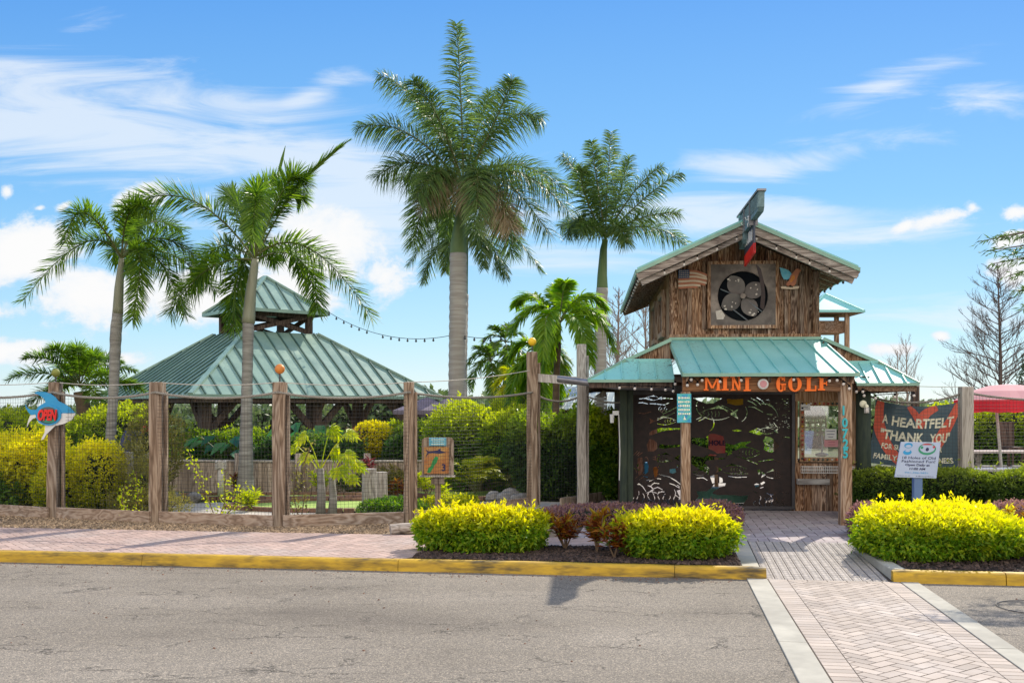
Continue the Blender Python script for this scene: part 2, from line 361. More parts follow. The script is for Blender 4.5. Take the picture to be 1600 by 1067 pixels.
def glassm():
    m,nt,b=newmat('window_glass',.05); 
    gl=nt.n('ShaderNodeBsdfGlossy',ins={0:(1,1,1,1),1:.03}); tr=nt.n('ShaderNodeBsdfTransparent')
    fr=nt.n('ShaderNodeFresnel',ins={0:1.5}); f=nt.math('ADD',fr.outputs[0],.12)
    mx=nt.n('ShaderNodeMixShader',ins={0:f,1:tr.outputs[0],2:gl.outputs[0]})
    nt.t.links.new(mx.outputs[0],[n for n in m.node_tree.nodes if n.type=='OUTPUT_MATERIAL'][0].inputs[0]); return m
MT['glass']=glassm()
MT['darkglass']=pm('dark_window_pane',(.03,.035,.04),(.04,.045,.05),3,.08,0,spec=.8)
def asphalt():
    m,nt,b=newmat('worn_asphalt',.9,0,.3); v=coords(nt)
    n0=nt.n('ShaderNodeTexNoise',ins={'Vector':v,'Scale':.35,'Detail':5,'Roughness':.6}).outputs[0]
    vs=coords(nt,(.25,1.2,1)); n1=nt.n('ShaderNodeTexNoise',ins={'Vector':vs,'Scale':.8,'Detail':5,'Roughness':.6}).outputs[0]
    col=nt.ramp(nt.math('ADD',nt.math('MULTIPLY',n0,.5),nt.math('MULTIPLY',n1,.5)),[(.32,(.155,.13,.105)),(.46,(.235,.20,.16)),(.6,(.285,.245,.20)),(.72,(.36,.31,.255))])
    vo=nt.n('ShaderNodeTexVoronoi',ins={'Vector':v,'Scale':125.}); 
    sp=nt.n('ShaderNodeSeparateColor',ins={0:vo.outputs['Color']}).outputs[0]
    spk=nt.ramp(sp,[(0,(.50,.50,.51)),(.45,(.86,.86,.86)),(.8,(1.1,1.08,1.05)),(1,(1.8,1.75,1.65))])
    col=nt.mix(1.,col,spk,'MULTIPLY')
    n2=nt.n('ShaderNodeTexNoise',ins={'Vector':v,'Scale':160.,'Detail':3}).outputs[0]
    col=nt.mix(nt.math('MULTIPLY',nt.ramp(n2,[(.56,(0,0,0)),(.66,(1,1,1))]),.45),col,(.07,.06,.05))
    n9=nt.n('ShaderNodeTexNoise',ins={'Vector':v,'Scale':.9,'Detail':6,'Roughness':.7,'Distortion':.6}).outputs[0]
    col=nt.mix(nt.math('MULTIPLY',nt.ramp(n9,[(.60,(0,0,0)),(.70,(1,1,1))]),.42),col,(.10,.085,.07))
    # hairline cracks
    wv=nt.n('ShaderNodeTexNoise',ins={'Vector':v,'Scale':1.6,'Detail':5,'Roughness':.7}).outputs[1]
    dv=nt.n('ShaderNodeVectorMath',operation='MULTIPLY_ADD',ins={0:wv,1:(.9,.9,0),2:coords(nt,(.55,1.5,1))}).outputs[0]
    ve=nt.n('ShaderNodeTexVoronoi',feature='DISTANCE_TO_EDGE',ins={'Vector':dv,'Scale':1.5}).outputs[0]
    crack=nt.ramp(ve,[(.0,(1,1,1)),(.016,(0,0,0))])
    n3=nt.n('ShaderNodeTexNoise',ins={'Vector':v,'Scale':1.1,'Detail':4,'Roughness':.7}).outputs[0]
    cm=nt.math('MULTIPLY',crack,nt.ramp(n3,[(.43,(0,0,0)),(.56,(1,1,1))]))
    col=nt.mix(nt.math('MULTIPLY',cm,.85),col,(.03,.026,.022))
    nt.t.links.new(col,b.inputs['Base Color'])
    h=nt.math('SUBTRACT',nt.math('ADD',sp,nt.math('MULTIPLY',n2,.6)),nt.math('MULTIPLY',cm,1.5))
    bump(nt,b,h,.55,.006); return m
MT['asphalt']=asphalt()
# ------------------------------------------------------------------ camera, light, sky
SAZ, SEL = math.radians(31), math.radians(38.5)
S=Vector((math.sin(SAZ)*math.cos(SEL),math.cos(SAZ)*math.cos(SEL),math.sin(SEL)))
cam=bpy.data.objects.new('camera',bpy.data.cameras.new('camera')); COL.objects.link(cam); sc.camera=cam
cam.location=(0,0,CH); cam.rotation_euler=(PI/2,0,0); cam.data.lens=36; cam.data.sensor_width=36; cam.data.shift_y=.0666; cam.data.clip_end=8000; cam.data.clip_start=.05
sd=bpy.data.lights.new('sun','SUN'); so=bpy.data.objects.new('sun',sd); COL.objects.link(so)
sd.energy=5.6; sd.angle=math.radians(.5); sd.color=(1,.93,.80); so.rotation_euler=(-S).to_track_quat('-Z','Y').to_euler(); so.location=(10,20,20)
w=bpy.data.worlds.new('World'); sc.world=w; w.use_nodes=True; nt=NT(w.node_tree); bg=w.node_tree.nodes['Background']
SKY=.15
sky=nt.n('ShaderNodeTexSky',sky_type='NISHITA',sun_disc=False,sun_elevation=SEL,sun_rotation=SAZ,altitude=0,air_density=1.0,dust_density=.15,ozone_density=2.5)
hs=nt.n('ShaderNodeHueSaturation',ins={'Saturation':1.25,'Value':1.0,'Color':sky.outputs[0]})
tc=nt.n('ShaderNodeTexCoord'); sx=nt.n('ShaderNodeSeparateXYZ',ins={0:tc.outputs['Generated']})
X,Y,Z=sx.outputs
ya=nt.math('MAXIMUM',nt.math('ABSOLUTE',Y),.12)
U=nt.math('DIVIDE',X,ya); Vv=nt.math('DIVIDE',Z,ya)
uv=nt.n('ShaderNodeCombineXYZ',ins={0:U,1:Vv,2:nt.math('MULTIPLY',Y,.3)}).outputs[0]
def fbm(sc_,st,det=8,ro=.6,dist=0.):
    mp=nt.n('ShaderNodeMapping',ins={0:uv}); mp.inputs[3].default_value=st
    return nt.n('ShaderNodeTexNoise',ins={'Vector':mp.outputs[0],'Scale':sc_,'Detail':det,'Roughness':ro,'Distortion':dist}).outputs[0]
def blobs(lst):
    acc=None
    for px,py,rx,ry,rot,wt in lst:
        cx,cy=(px-800)/F,(640-py)/F; r=math.radians(rot); c,s_=math.cos(r),math.sin(r)
        du=nt.math('SUBTRACT',U,cx); dv=nt.math('SUBTRACT',Vv,cy)
        a=nt.math('DIVIDE',nt.math('ADD',nt.math('MULTIPLY',du,c),nt.math('MULTIPLY',dv,s_)),rx/F)
        b_=nt.math('DIVIDE',nt.math('SUBTRACT',nt.math('MULTIPLY',dv,c),nt.math('MULTIPLY',du,s_)),ry/F)
        q=nt.math('SQRT',nt.math('ADD',nt.math('POWER',a,2.),nt.math('POWER',b_,2.)))
        v=nt.math('SUBTRACT',wt,q)
        acc=v if acc is None else nt.math('SMOOTH_MAX',acc,v,.15)
    return acc
cum=blobs([(40,385,85,66,0,1.15),(150,468,150,52,8,1.15),(290,455,110,60,0,1.),(500,400,150,75,-5,1.15),(600,430,62,48,0,1.1),(440,450,120,50,0,1.),(10,300,16,17,0,1.),(100,323,24,11,25,1.),(62,326,14,8,10,.9),(215,312,45,20,20,1.),(15,548,110,28,0,1.),(180,560,90,18,0,.7),
  (1478,340,95,17,12,1.),(1412,355,30,12,30,1.),(1520,325,24,16,0,1.),(1590,333,34,16,0,1.),(1590,372,45,14,10,.9),(1395,545,60,15,0,.8),(1585,430,50,28,0,.8),(1470,525,18,10,0,.9),
  (-250,420,150,80,0,1.),(-600,300,200,70,0,1.),(1900,400,150,60,0,1.),(2300,330,200,80,0,1.)])
n1=fbm(11.,(1,1.5,1),10,.66,.25)
cf=nt.math('ADD',cum,nt.math('MULTIPLY',nt.math('SUBTRACT',n1,.465),3.3))
cmask=nt.n('ShaderNodeMapRange',interpolation_type='SMOOTHSTEP',ins={0:cf,1:.05,2:.62}).outputs[0]
cshade=nt.n('ShaderNodeMapRange',interpolation_type='SMOOTHSTEP',ins={0:nt.math('ADD',cf,nt.math('MULTIPLY',fbm(22.,(1,1.4,1),6),.4)),1:.2,2:1.2}).outputs[0]
ci=blobs([(120,190,480,85,-9,1.15),(500,255,280,60,-14,1.1),(130,40,160,40,20,.3),(480,150,120,30,22,.5),(560,335,260,60,-3,1.1),(1170,262,120,28,-4,.85),(1370,140,200,40,22,.6),(1560,160,120,40,0,.5),(1250,345,320,40,-5,.9),(1330,235,220,35,12,.45),(1500,500,300,60,0,.5),(900,400,300,40,0,.6)])
n4=fbm(9.,(.45,2.6,1),10,.62,1.1)
cif=nt.math('ADD',ci,nt.math('MULTIPLY',nt.math('SUBTRACT',n4,.47),3.2))
cim=nt.math('MULTIPLY',nt.n('ShaderNodeMapRange',interpolation_type='SMOOTHSTEP',ins={0:cif,1:-.15,2:1.0}).outputs[0],.72)
def wc(r,g,b): return (r/SKY,g/SKY,b/SKY)
# photographic sky: physically based gradient pulled toward a deep clear blue
elev=nt.n('ShaderNodeMapRange',ins={0:Vv,1:0.,2:.42}).outputs[0]
grad=nt.ramp(elev,[(0.,(.74,.89,.97)),(.18,(.48,.78,.98)),(.5,(.25,.58,.97)),(1.,(.12,.38,.90))])
gsc=nt.n('ShaderNodeVectorMath',operation='SCALE',ins={0:grad}); gsc.inputs['Scale'].default_value=1/SKY
base=nt.mix(.8,hs.outputs[0],gsc.outputs[0])
c1=nt.mix(cim,base,wc(.88,.94,1.0))
ccol=nt.mix(cshade,wc(.80,.89,.98),wc(.98,.98,.98))
c2=nt.mix(cmask,c1,ccol)
# bright unseen cloud deck added behind the camera to fill the shaded fronts
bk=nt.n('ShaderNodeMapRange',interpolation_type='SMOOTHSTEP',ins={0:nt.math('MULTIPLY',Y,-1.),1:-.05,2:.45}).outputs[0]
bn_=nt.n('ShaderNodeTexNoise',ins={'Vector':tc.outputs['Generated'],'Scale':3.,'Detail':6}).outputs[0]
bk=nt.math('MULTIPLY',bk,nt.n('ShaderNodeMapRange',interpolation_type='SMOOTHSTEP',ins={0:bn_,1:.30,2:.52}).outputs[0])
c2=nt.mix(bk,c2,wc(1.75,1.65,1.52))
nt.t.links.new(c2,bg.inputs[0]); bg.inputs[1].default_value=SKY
sc.view_settings.view_transform='Standard'; sc.view_settings.look='None'; sc.view_settings.exposure=0; sc.view_settings.gamma=1
sc.render.engine='CYCLES'; sc.cycles.max_bounces=5; sc.cycles.diffuse_bounces=3; sc.cycles.glossy_bounces=2; sc.cycles.transmission_bounces=3; sc.cycles.transparent_max_bounces=8; sc.cycles.caustics_reflective=False; sc.cycles.caustics_refractive=False
# ------------------------------------------------------------------ GROUND
RA=math.radians(8.3); RU=np.array([math.cos(RA),-math.sin(RA)]); RV=np.array([math.sin(RA),math.cos(RA)]); RO=np.array([2.49,10.87])
def rf(u,v,z=0.): p=RO+RU*u+RV*v; return (p[0],p[1],z)
def sheet(name,poly,mat,z,kind='structure'):
    mb=MB(); mb.add([(*p[:2],z) for p in poly],[tuple(range(len(poly)))]); return mb.build(name,mat,kind=kind)
sheet('ground',[(-3000,-300),(3000,-300),(3000,4000),(-3000,4000)],MT['ground'],-.16)
sheet('road',[rf(-150,-60),rf(150,-60),rf(150,.03),rf(-150,.03)],MT['asphalt'],-.12)
mb=MB()
for a,b,c,d in ((-150,-.02,.04,2.33),(1.58,150,.04,2.33),(-150,150,2.33,260)): mb.add([rf(a,c,-.022),rf(b,c,-.022),rf(b,d,-.022),rf(a,d,-.022)],[(0,1,2,3)])
mb.build('garden_ground',MT['ground'],kind='structure')
def clip(poly, planes):
    for (nx,ny,c) in planes:            # keep nx*x+ny*y<=c
        out=[]
        for i in range(len(poly)):
            p,q=poly[i-1],poly[i]; dp=nx*p[0]+ny*p[1]-c; dq=nx*q[0]+ny*q[1]-c
            if dp<=0: out.append(p)
            if dp*dq<0: t=dp/(dp-dq); out.append((p[0]+(q[0]-p[0])*t,p[1]+(q[1]-p[1])*t))
        poly=out
        if len(poly)<3: return None
    a=sum(poly[i-1][0]*poly[i][1]-poly[i][0]*poly[i-1][1] for i in range(len(poly)))/2
    return poly if a>2e-4 else None
def rectpl(u0,u1,v0,v1): return [(-1,0,-u0),(1,0,u1),(0,-1,-v0),(0,1,v1)]
def herring(w,ang,u0,u1,v0,v1,gap=.010):
    c,s=math.cos(ang),math.sin(ang); cu,cv=(u0+u1)/2,(v0+v1)/2; R=math.hypot(u1-u0,v1-v0)/2/w+3; out=[]; N=int(R)+2
    for i in range(-2*N,2*N):
        for j in range(-N,N):
            bx,by=i+2*j,i-2*j
            if abs(bx)>R+2 or abs(by)>R+2: continue
            for (x0,y0,x1,y1) in ((0,0,2,1),(0,1,1,3)):
                g=gap/w/2; q=[(x0+g,y0+g),(x1-g,y0+g),(x1-g,y1-g),(x0+g,y1-g)]
                q=[(cu+w*((x+bx)*c-(y+by)*s),cv+w*((x+bx)*s+(y+by)*c)) for x,y in q]
                q=clip(q,rectpl(u0,u1,v0,v1))
                if q: out.append(q)
    return out
def zflat(z): return lambda u,v: z
def ramp_z(u,v): t=min(1,max(0,v/2.3)); return -.115+.115*t
def pave(mb,polys,zf,th=.012,m=0,jit=.0004):
    for q in polys:
        dz=random.uniform(-jit,jit)
        top=[rf(u,v,zf(u,v)+dz) for u,v in q]; bot=[(p[0],p[1],p[2]-th) for p in top]; n=len(q)
        mb.add(top+bot,[tuple(range(n))]+[(i,n+i,n+(i+1)%n,(i+1)%n) for i in range(n)],m)
def grid(u0,u1,v0,v1,du,dv,gap=.010,stag=0.):
    out=[]; j=0; v=v0
    while v<v1-1e-6:
        vv=min(v+dv,v1); u=u0-(stag*du if j%2 else 0)
        while u<u1-1e-6:
            a,b=max(u,u0),min(u+du,u1)
            if b-a>.01: out.append([(a+gap/2,v+gap/2),(b-gap/2,v+gap/2),(b-gap/2,vv-gap/2),(a+gap/2,vv-gap/2)])
            u+=du
        v=vv; j+=1
    return out
sheet('walkway_bedding',[rf(-.0,-14),rf(1.74,-14),rf(1.74,0.02),rf(0,.02)],MT['joint'],-.111)
mb=MB()
pave(mb,grid(.22,.417,-9,-.005,.2,.1),zflat(-.108)); pave(mb,grid(1.374,1.555,-9,-.005,.2,.1),zflat(-.108))
pave(mb,herring(.1,math.radians(45),.419,1.372,-9,-.11),zflat(-.108)); pave(mb,grid(.419,1.372,-.105,-.005,.2,.1),zflat(-.108))
mb.build('walkway',MT['brick'],kind='structure')
# concrete edge bands of the walkway
def band(name,u0,u1,v0,v1,zf,th=.05,step=3.):
    mb=MB(); v=v0
    while v<v1-1e-6:
        b=min(v+step,v1); pave(mb,[[(u0,v+.004),(u1,v+.004),(u1,b-.004),(u0,b-.004)]],zf,th,0,.0)
        v=b
    o=mb.build(name,MT['concrete'],kind='structure'); return bevel(o,.006,2)
band('walkway_edge_band',0,.212,-12,-.01,zflat(-.104)); band('walkway_edge_band',1.562,1.74,-12,-.01,zflat(-.104))
band('walkway_edge_band',-.02,.19,.20,2.35,lambda u,v: ramp_z(u,v)+.012,.1,1.1)
# ramp
mb=MB(); mb.add([rf(.0,0,-.1195),rf(1.7,0,-.1195),rf(1.7,2.32,-.0045),rf(0,2.32,-.0045)],[(0,1,2,3)])
mb.build('ramp_bedding',MT['joint'],kind='structure')
mb=MB(); pave(mb,grid(.2,1.46,0.,2.3,.1,.1,stag=.0,gap=.011),ramp_z)
for a in np.arange(.222,1.44,.05):
    for b in np.arange(.03,2.28,.05):
        z=ramp_z(a,b); q=.010; h=.004
        base=[rf(a-q,b-q*.8,z),rf(a+q,b-q*.8,z),rf(a+q,b+q*.8,z),rf(a-q,b+q*.8,z)]; top=[rf(a-q*.6,b-q*.5,z+h),rf(a+q*.6,b-q*.5,z+h),rf(a+q*.6,b+q*.5,z+h),rf(a-q*.6,b+q*.5,z+h)]
        mb.add(base+top,[(4,5,6,7),(0,1,5,4),(1,2,6,5),(2,3,7,6),(3,0,4,7)])
mb.build('tactile_ramp',MT['tactile'],kind='structure')
# plaza in front of the gate
sheet('plaza_bedding',[rf(-2.2,2.3),rf(2.6,2.3),rf(2.6,12),rf(-2.2,12)],MT['joint'],-.0035)
mb=MB(); pave(mb,herring(.14,math.radians(0),-2.0,2.4,2.31,11.8,gap=.011),zflat(0.)); mb.build('plaza',MT['brick_plaza'],kind='structure')
# sidewalk
sheet('sidewalk_bedding',[rf(-16,.16),rf(-.05,.16),rf(-.05,2.3),rf(-16,2.6)],MT['joint'],-.0035)
mb=MB(); pl=[p for p in herring(.1,math.radians(45),-13,-.06,.17,2.32,gap=.008) if not all(-3.6<u<-.1 and v<1.3 for u,v in p)]
pave(mb,pl,zflat(0.)); mb.build('sidewalk',MT['brick_walk'],kind='structure')
# kerbs
def kerb(name,u0,u1,z0=-.13,h=.135,w=.15,round0=False,round1=False):
    prof=[(0,0),(.012,h-.03),(.022,h-.012),(.04,h),(w-.02,h),(w,h-.012),(w,0)]
    mb=MB(); n=max(2,int(abs(u1-u0)/.12)); V=[]; us=np.linspace(u0,u1,n+1)
    for k,u in enumerate(us):
        j=math.sin(u*1.7)*.004+math.sin(u*5.3+1)*.002; e=0
        if (round0 and k==0) or (round1 and k==n): e=.018
        for a,b in prof: V.append(rf(u,a+j*(b>0)+ (e if a<w/2 else -e),z0+b-(e*.7 if b>h/2 else 0)+j*.5))
    P=len(prof); f=[(i*P+k,(i+1)*P+k,(i+1)*P+k+1,i*P+k+1) for i in range(n) for k in range(P-1)]
    f+=[tuple(range(P)),tuple(n*P+k for k in range(P))[::-1]]
    mb.add(V,f); return mb.build(name,MT['yellow'],kind='structure',smooth=False)
u=-16.
while u<.2-.01:
    e=min(u+3.05,.215); kerb('kerb',u,e-.006,round1=e>.2); u=e
kerb('kerb',1.50,2.6,round0=True); kerb('kerb',2.61,5.6); kerb('kerb',5.61,9.)
mb=MB()   # flared concrete return beside the ramp
P0,P1=(1.50,.155),(1.40,2.3)
V=[]
for t in np.linspace(0,1,9):
    a=P0[0]+(P1[0]-P0[0])*t; v=P0[1]+(P1[1]-P0[1])*t; zt=.004+.0*t; 
    V+= [rf(a,v,-.13),rf(a+.01,v,zt-.012),rf(a+.022,v,zt),rf(a+.15,v,zt),rf(a+.15,v,-.13)]
f=[(i*5+k,i*5+k+1,(i+1)*5+k+1,(i+1)*5+k) for i in range(8) for k in range(4)]+[(0,1,2,3,4)[::-1],tuple(40+k for k in range(5))]
mb.add(V,f); mb.build('kerb_return',MT['concrete'],kind='structure')
# planting beds, gravel
sheet('planting_bed',[rf(-3.75,.16),rf(-.03,.16),rf(-.03,1.35),rf(-.8,1.5),rf(-3.2,1.5)],MT['mulch_base'],.004)
sheet('planting_bed',[rf(1.66,.155),rf(9,.155),rf(9,8),rf(1.75,8),rf(1.62,2.2)],MT['mulch_base'],-.004)
def chips(name,mat,pts,size,zb,seed=1,flat=.35):
    r=np.random.default_rng(seed); n=len(pts); L=size*r.uniform(.5,1.3,n); a=r.uniform(0,2*PI,n); 
    mb=MB(); c=np.column_stack([pts,np.full(n,zb)]); ex=np.column_stack([np.cos(a),np.sin(a),r.uniform(-.35,.35,n)]); ey=np.column_stack([-np.sin(a),np.cos(a),r.uniform(-.35,.35,n)])
    ex*=L[:,None]/2; ey*=(L*r.uniform(.3,.8,n))[:,None]/2; up=np.zeros((n,3)); up[:,2]=L*flat
    V=np.stack([c-ex-ey*.6,c+ex*.8-ey,c+ex+ey*.7,c-ex*.7+ey,c-ex*.4-ey*.3+up,c+ex*.4-ey*.2+up*.9,c+ex*.3+ey*.4+up,c-ex*.3+ey*.3+up*.8],1).reshape(-1,3)
    b=(np.arange(n)*8)[:,None,None]; fc=np.array([(4,5,6,7),(0,1,5,4),(1,2,6,5),(2,3,7,6),(3,0,4,7)])[None]
    mb.add(V,(b+fc).reshape(-1,4)); return mb.build(name,mat,kind='stuff')
r=np.random.default_rng(3)
def uvpts(n,u0,u1,v0,v1,f=None):
    P=np.column_stack([r.uniform(u0,u1,n),r.uniform(v0,v1,n)])
    if f is not None: P=P[f(P)]
    return RO+np.outer(P[:,0],RU)+np.outer(P[:,1],RV)
o=chips('bark_mulch',MT['mulch'],np.vstack([uvpts(5200,-3.7,-.05,.17,1.42),uvpts(3800,1.66,5.4,.17,2.6,lambda P:P[:,0]>1.66-.05*P[:,1])]),.05,.006,5)
tag(o,'dark bark mulch covering the planting beds along the kerb','mulch')
# fence base line (posts measured in the photograph)
FP=[(-9.55,17.1),(-7.13,16.0),(-5.32,15.36),(-3.35,14.77),(-1.54,15.30)]
gp=[p[:2] for p in FP]+[(.35,17.8),(.6,17.2)]
def gravel_pts(n):
    out=[]
    for k in range(4):
        a,b=np.array(FP[k]),np.array(FP[k+1]); t=r.uniform(0,1,n)
        q=a+np.outer(t,b-a); ub=(q-RO)@RU; fr=RO+np.outer(ub,RU)+RV*2.30; s_=r.uniform(-.03,1,n)[:,None]; out.append(q+(fr-q)*s_)
    return np.vstack(out)
sheet('gravel_strip',[(-16,19.2)]+[tuple(p) for p in FP]+[(.1,17.6),rf(-1.2,2.33)[:2],rf(-16,2.33)[:2]],pm('gravel_base',(.30,.21,.13),(.18,.12,.07),40,.95,.6),-.007)
o=chips('gravel',MT['gravel'],gravel_pts(2600),.042,-.004,6); tag(o,'loose tan gravel strip between the net fence and the pink sidewalk','gravel')
o=chips('fallen_debris',MT['rimbrick'],np.vstack([uvpts(90,-9,4,-4,-.1),uvpts(260,-9,-.1,-.35,-.01)]),.020,-.118,9); tag(o,'small brown leaf bits scattered on the asphalt near the kerb','debris')
mb=MB(); mb.add([(0,0,0)]+[(math.cos(a)*.33,math.sin(a)*.33,0) for a in np.linspace(0,2*PI,40,endpoint=False)],[(0,1+k,1+(k+1)%40) for k in range(40)])
mb.tube([(math.cos(a)*.345,math.sin(a)*.345,.0) for a in np.linspace(0,2*PI,41)],.004,6,1)
mb.build('manhole_cover',[MT['asphalt'],MT['darkmetal']],loc=(4.78,9.30,-.113),label='round manhole cover set in the asphalt right of the brick walkway',cat='manhole cover')
# mini golf greens and paths inside the fence
def blobpoly(cx,cy,rx,ry,seed,n=36,amp=.12):
    rr=random.Random(seed); ph=[rr.uniform(0,6.28) for _ in range(4)]
    return [(cx+rx*math.cos(a)*(1+amp*math.sin(2*a+ph[0])+amp*.6*math.sin(3*a+ph[1])),cy+ry*math.sin(a)*(1+amp*math.sin(2*a+ph[2])+amp*.5*math.sin(4*a+ph[3]))) for a in np.linspace(0,2*PI,n,endpoint=False)]
def green(cx,cy,rx,ry,seed,label,amp=.12):
    pl=blobpoly(cx,cy,rx,ry,seed,amp=amp,n=48); g=empty('putting_green',(cx,cy,0),0,label,'putting green','putting greens inside the fence')
    L=[(x-cx,y-cy) for x,y in pl]
    mb=MB(); mb.add([(x,y,.012) for x,y in L],[tuple(range(len(L)))]); mb.build('turf',MT['turf'],g)
    mb=MB()
    for i in range(len(L)):
        a,b=L[i-1],L[i]; n=max(1,int(math.dist(a,b)/.11))
        for k in range(n):
            t0,t1=(k+.06)/n,(k+.94)/n; mb.bar((a[0]+(b[0]-a[0])*t0,a[1]+(b[1]-a[1])*t0,.03),(a[0]+(b[0]-a[0])*t1,a[1]+(b[1]-a[1])*t1,.03),.12,.07)
    mb.build('brick_rim',MT['rimbrick'],g)
green(-2.95,17.8,1.7,1.15,3,'putting green with a curved brick rim between the middle fence posts'); green(-4.6,19.6,1.9,.55,8,'narrow shaded putting green in front of the retaining boards'); green(-.75,20.8,1.5,1.5,5,'brick rimmed putting green to the right of the map board')
sheet('garden_path',blobpoly(-5.2,17.3,2.2,1.25,11),MT['path'],-.003); sheet('garden_path',[(-1.6,16.4),(1.2,16.6),(1.3,18.6),(-.1,18.9),(-1.5,18.4)],MT['path'],.0)
sheet('patio',[(1.2,20.8),(9.5,20.0),(10.5,27),(1.6,28)],MT['path'],-.004)

# ------------------------------------------------------------------ MINI GOLF BUILDING
BA=math.radians(4); BO=Vector((3.84,16.9,0)); AX=Vector((math.cos(BA),-math.sin(BA),0)); AY=Vector((math.sin(BA),math.cos(BA),0))
def bl(px,py,y):                                 # measured pixel -> building coordinates on the vertical plane at depth y
    dx,dy,dz=(px-800)/F,1.,(640-py)/F
    t=(y+BO.dot(AY))/(dx*AY.x+dy*AY.y)
    P=Vector((dx*t,dy*t,0)); return ((P-BO).dot(AX), CH+dz*t)
def blx(px,py,x):                                # ... on the side plane at building x
    dx,dy,dz=(px-800)/F,1.,(640-py)/F
    t=(x+BO.dot(AX))/(dx*AX.x+dy*AX.y); P=Vector((dx*t,dy*t,0)); return ((P-BO).dot(AY), CH+dz*t)
HB=empty('entrance_building',BO,-BA,'weathered board building with teal metal roofs and a big round fan in its gable','building')
W0,W1=bl(1046,600,0)[0],bl(1279,600,0)[0]; XC=(W0+W1)/2
ZB=bl(1100,527,0)[1]                              # base of the tower wall
pk=bl(1186,345,-.8); tl=bl(996,425,-.8); tr=bl(1341,418,-.8)
XP=(tl[0]+tr[0])/2; ZE=(tl[1]+tr[1])/2; ZP=pk[1]; HWd=(tr[0]-tl[0])/2; SL=(ZP-ZE)/HWd
DEP=5.4
def roofz(x): return ZP-SL*abs(x-XP)
# tower walls: boards and battens, each a board of its own
mb=MB(); x=W0; k=0
while x<W1-.01:
    w=random.uniform(.115,.165); b=min(x+w,W1); q=(x+b)/2
    z1a,z1b=roofz(x)-.12,roofz(b)-.12; yy=random.uniform(-.006,.006)
    v=[(x,yy,ZB),(b-.004,yy,ZB),(b-.004,yy,z1b),(x,yy,z1a)]; v+=[(a,.06,c) for a,_,c in v]
    mb.add(v,[(0,1,2,3),(7,6,5,4),(0,4,5,1),(1,5,6,2),(3,2,6,7),(0,3,7,4)]); x=b; k+=1
mb.build('front_wall',MT['plank'],HB)
mb=MB(); nb=9
for i in range(nb+1):
    x=W0+.02+(W1-W0-.06)*i/nb+random.uniform(-.02,.02); w=random.uniform(.05,.075) if i not in (0,nb) else .10
    z1=roofz(x+w/2)-.13; mb.box((x+w/2 if i<nb else x,-.022,(ZB+z1)/2),(w,.03,z1-ZB))
mb.build('batten',MT['plank'],HB)
# side walls
for sx_,X_ in ((-1,W0),(1,W1)):
    mb=MB(); y=.065; zt=roofz(X_)-.12
    while y<DEP:
        w=random.uniform(.12,.17); b=min(y+w,DEP); mb.box((X_+.03*-sx_,(y+b)/2,(ZB-.35+zt)/2),(.055,b-y-.006,zt-ZB+.35)); y=b
    mb.build('side_wall',MT['plank_gray'] if False else MT['frame'],HB)
mb=MB(); mb.box((XC,DEP-.03,(ZB+ZE)/2-.1),(W1-W0-.14,.05,ZE-ZB)); mb.build('rear_wall',MT['plank'],HB)
for (y0,y1) in ((.75,1.75),(2.6,3.6)):           # windows on the left side wall
    zf0,zf1=ZB+.12,ZB+.82; fr=MB(); xx=W0-.04
    for a,b,c,d in ((y0,y0,zf0,zf1),(y1,y1,zf0,zf1)): fr.box((xx,a,(c+d)/2),(.07,.09,d-c+.12))
    for z in (zf0,zf1): fr.box((xx,(y0+y1)/2,z),(.074,y1-y0-.09,.09))
    wo=fr.build('window',MT['porchpost'],HB); g=MB(); g.box((W0-.03,(y0+y1)/2,(zf0+zf1)/2),(.012,y1-y0-.09,zf1-zf0-.09)); g.build('pane',MT['darkglass'],wo)
# gable roof
YF,YB=-.8,DEP+.55
def roofslab(x0,x1,sx_,off,th,m,seams=True):
    mb=MB(); 
    P=lambda x,y,z:(x,y,z)
    v=[]
    for y in (YF,YB):
        for x in (x0,x1): v+= [(x,y,roofz(x)+off),(x,y,roofz(x)+off-th)]
    mb.add(v,[(0,2,3,1),(4,5,7,6),(0,4,6,2),(1,3,7,5),(0,1,5,4),(2,6,7,3)],m); return mb
for side,(x0,x1) in (('l',(XP-HWd,XP)),('r',(XP,XP+HWd))):
    mb=roofslab(x0,x1,0,.02,.03,0)
    y=YF+.01
    while y<YB: mb.bar((x0,y+.0,roofz(x0)+.035),(x1,y,roofz(x1)+.035),.025,.035); y+=.42
    mb.build('roof',MT['teal'],HB)
    xo=x0 if side=='l' else x1; xi=x1 if side=='l' else x0; sgn=-1 if side=='l' else 1
    # green drip edge along rake and eave
    mb=MB(); mb.bar((xi,YF-.02,roofz(xi)-.008),(xo+sgn*.02,YF-.02,roofz(xo+sgn*.02)-.008),.03,.055); mb.bar((xo+sgn*.018,YF,roofz(xo)-.02),(xo+sgn*.018,YB,roofz(xo)-.02),.03,.085)
    mb.build('drip_edge',MT['tealtrim'],HB)
    mb=MB(); mb.bar((xi,YF+.01,roofz(xi)-.10),(xo,YF+.01,roofz(xo)-.10),.04,.12); mb.bar((xi,YF+.06,roofz(xi)-.17),(xo-sgn*.05,YF+.06,roofz(xo)-.16),.04,.15)
    mb.build('fascia_board',MT['plank_gray'],HB)
    # rafters under the eave + soffit boards
    y=YF+.22
    while y<YB: 
        xw=W0 if side=='l' else W1
        mb=MB(); mb.bar((xw,y,roofz(xw)-.11),(xo-sgn*.03,y,roofz(xo-sgn*.03)-.08),.05,.11); y+=.42; mb.build('rafter',MT['plank_soffit'],HB)
    mb=roofslab(x0,x1,0,-.016,.02,0); mb.build('soffit',MT['plank_soffit'],HB)
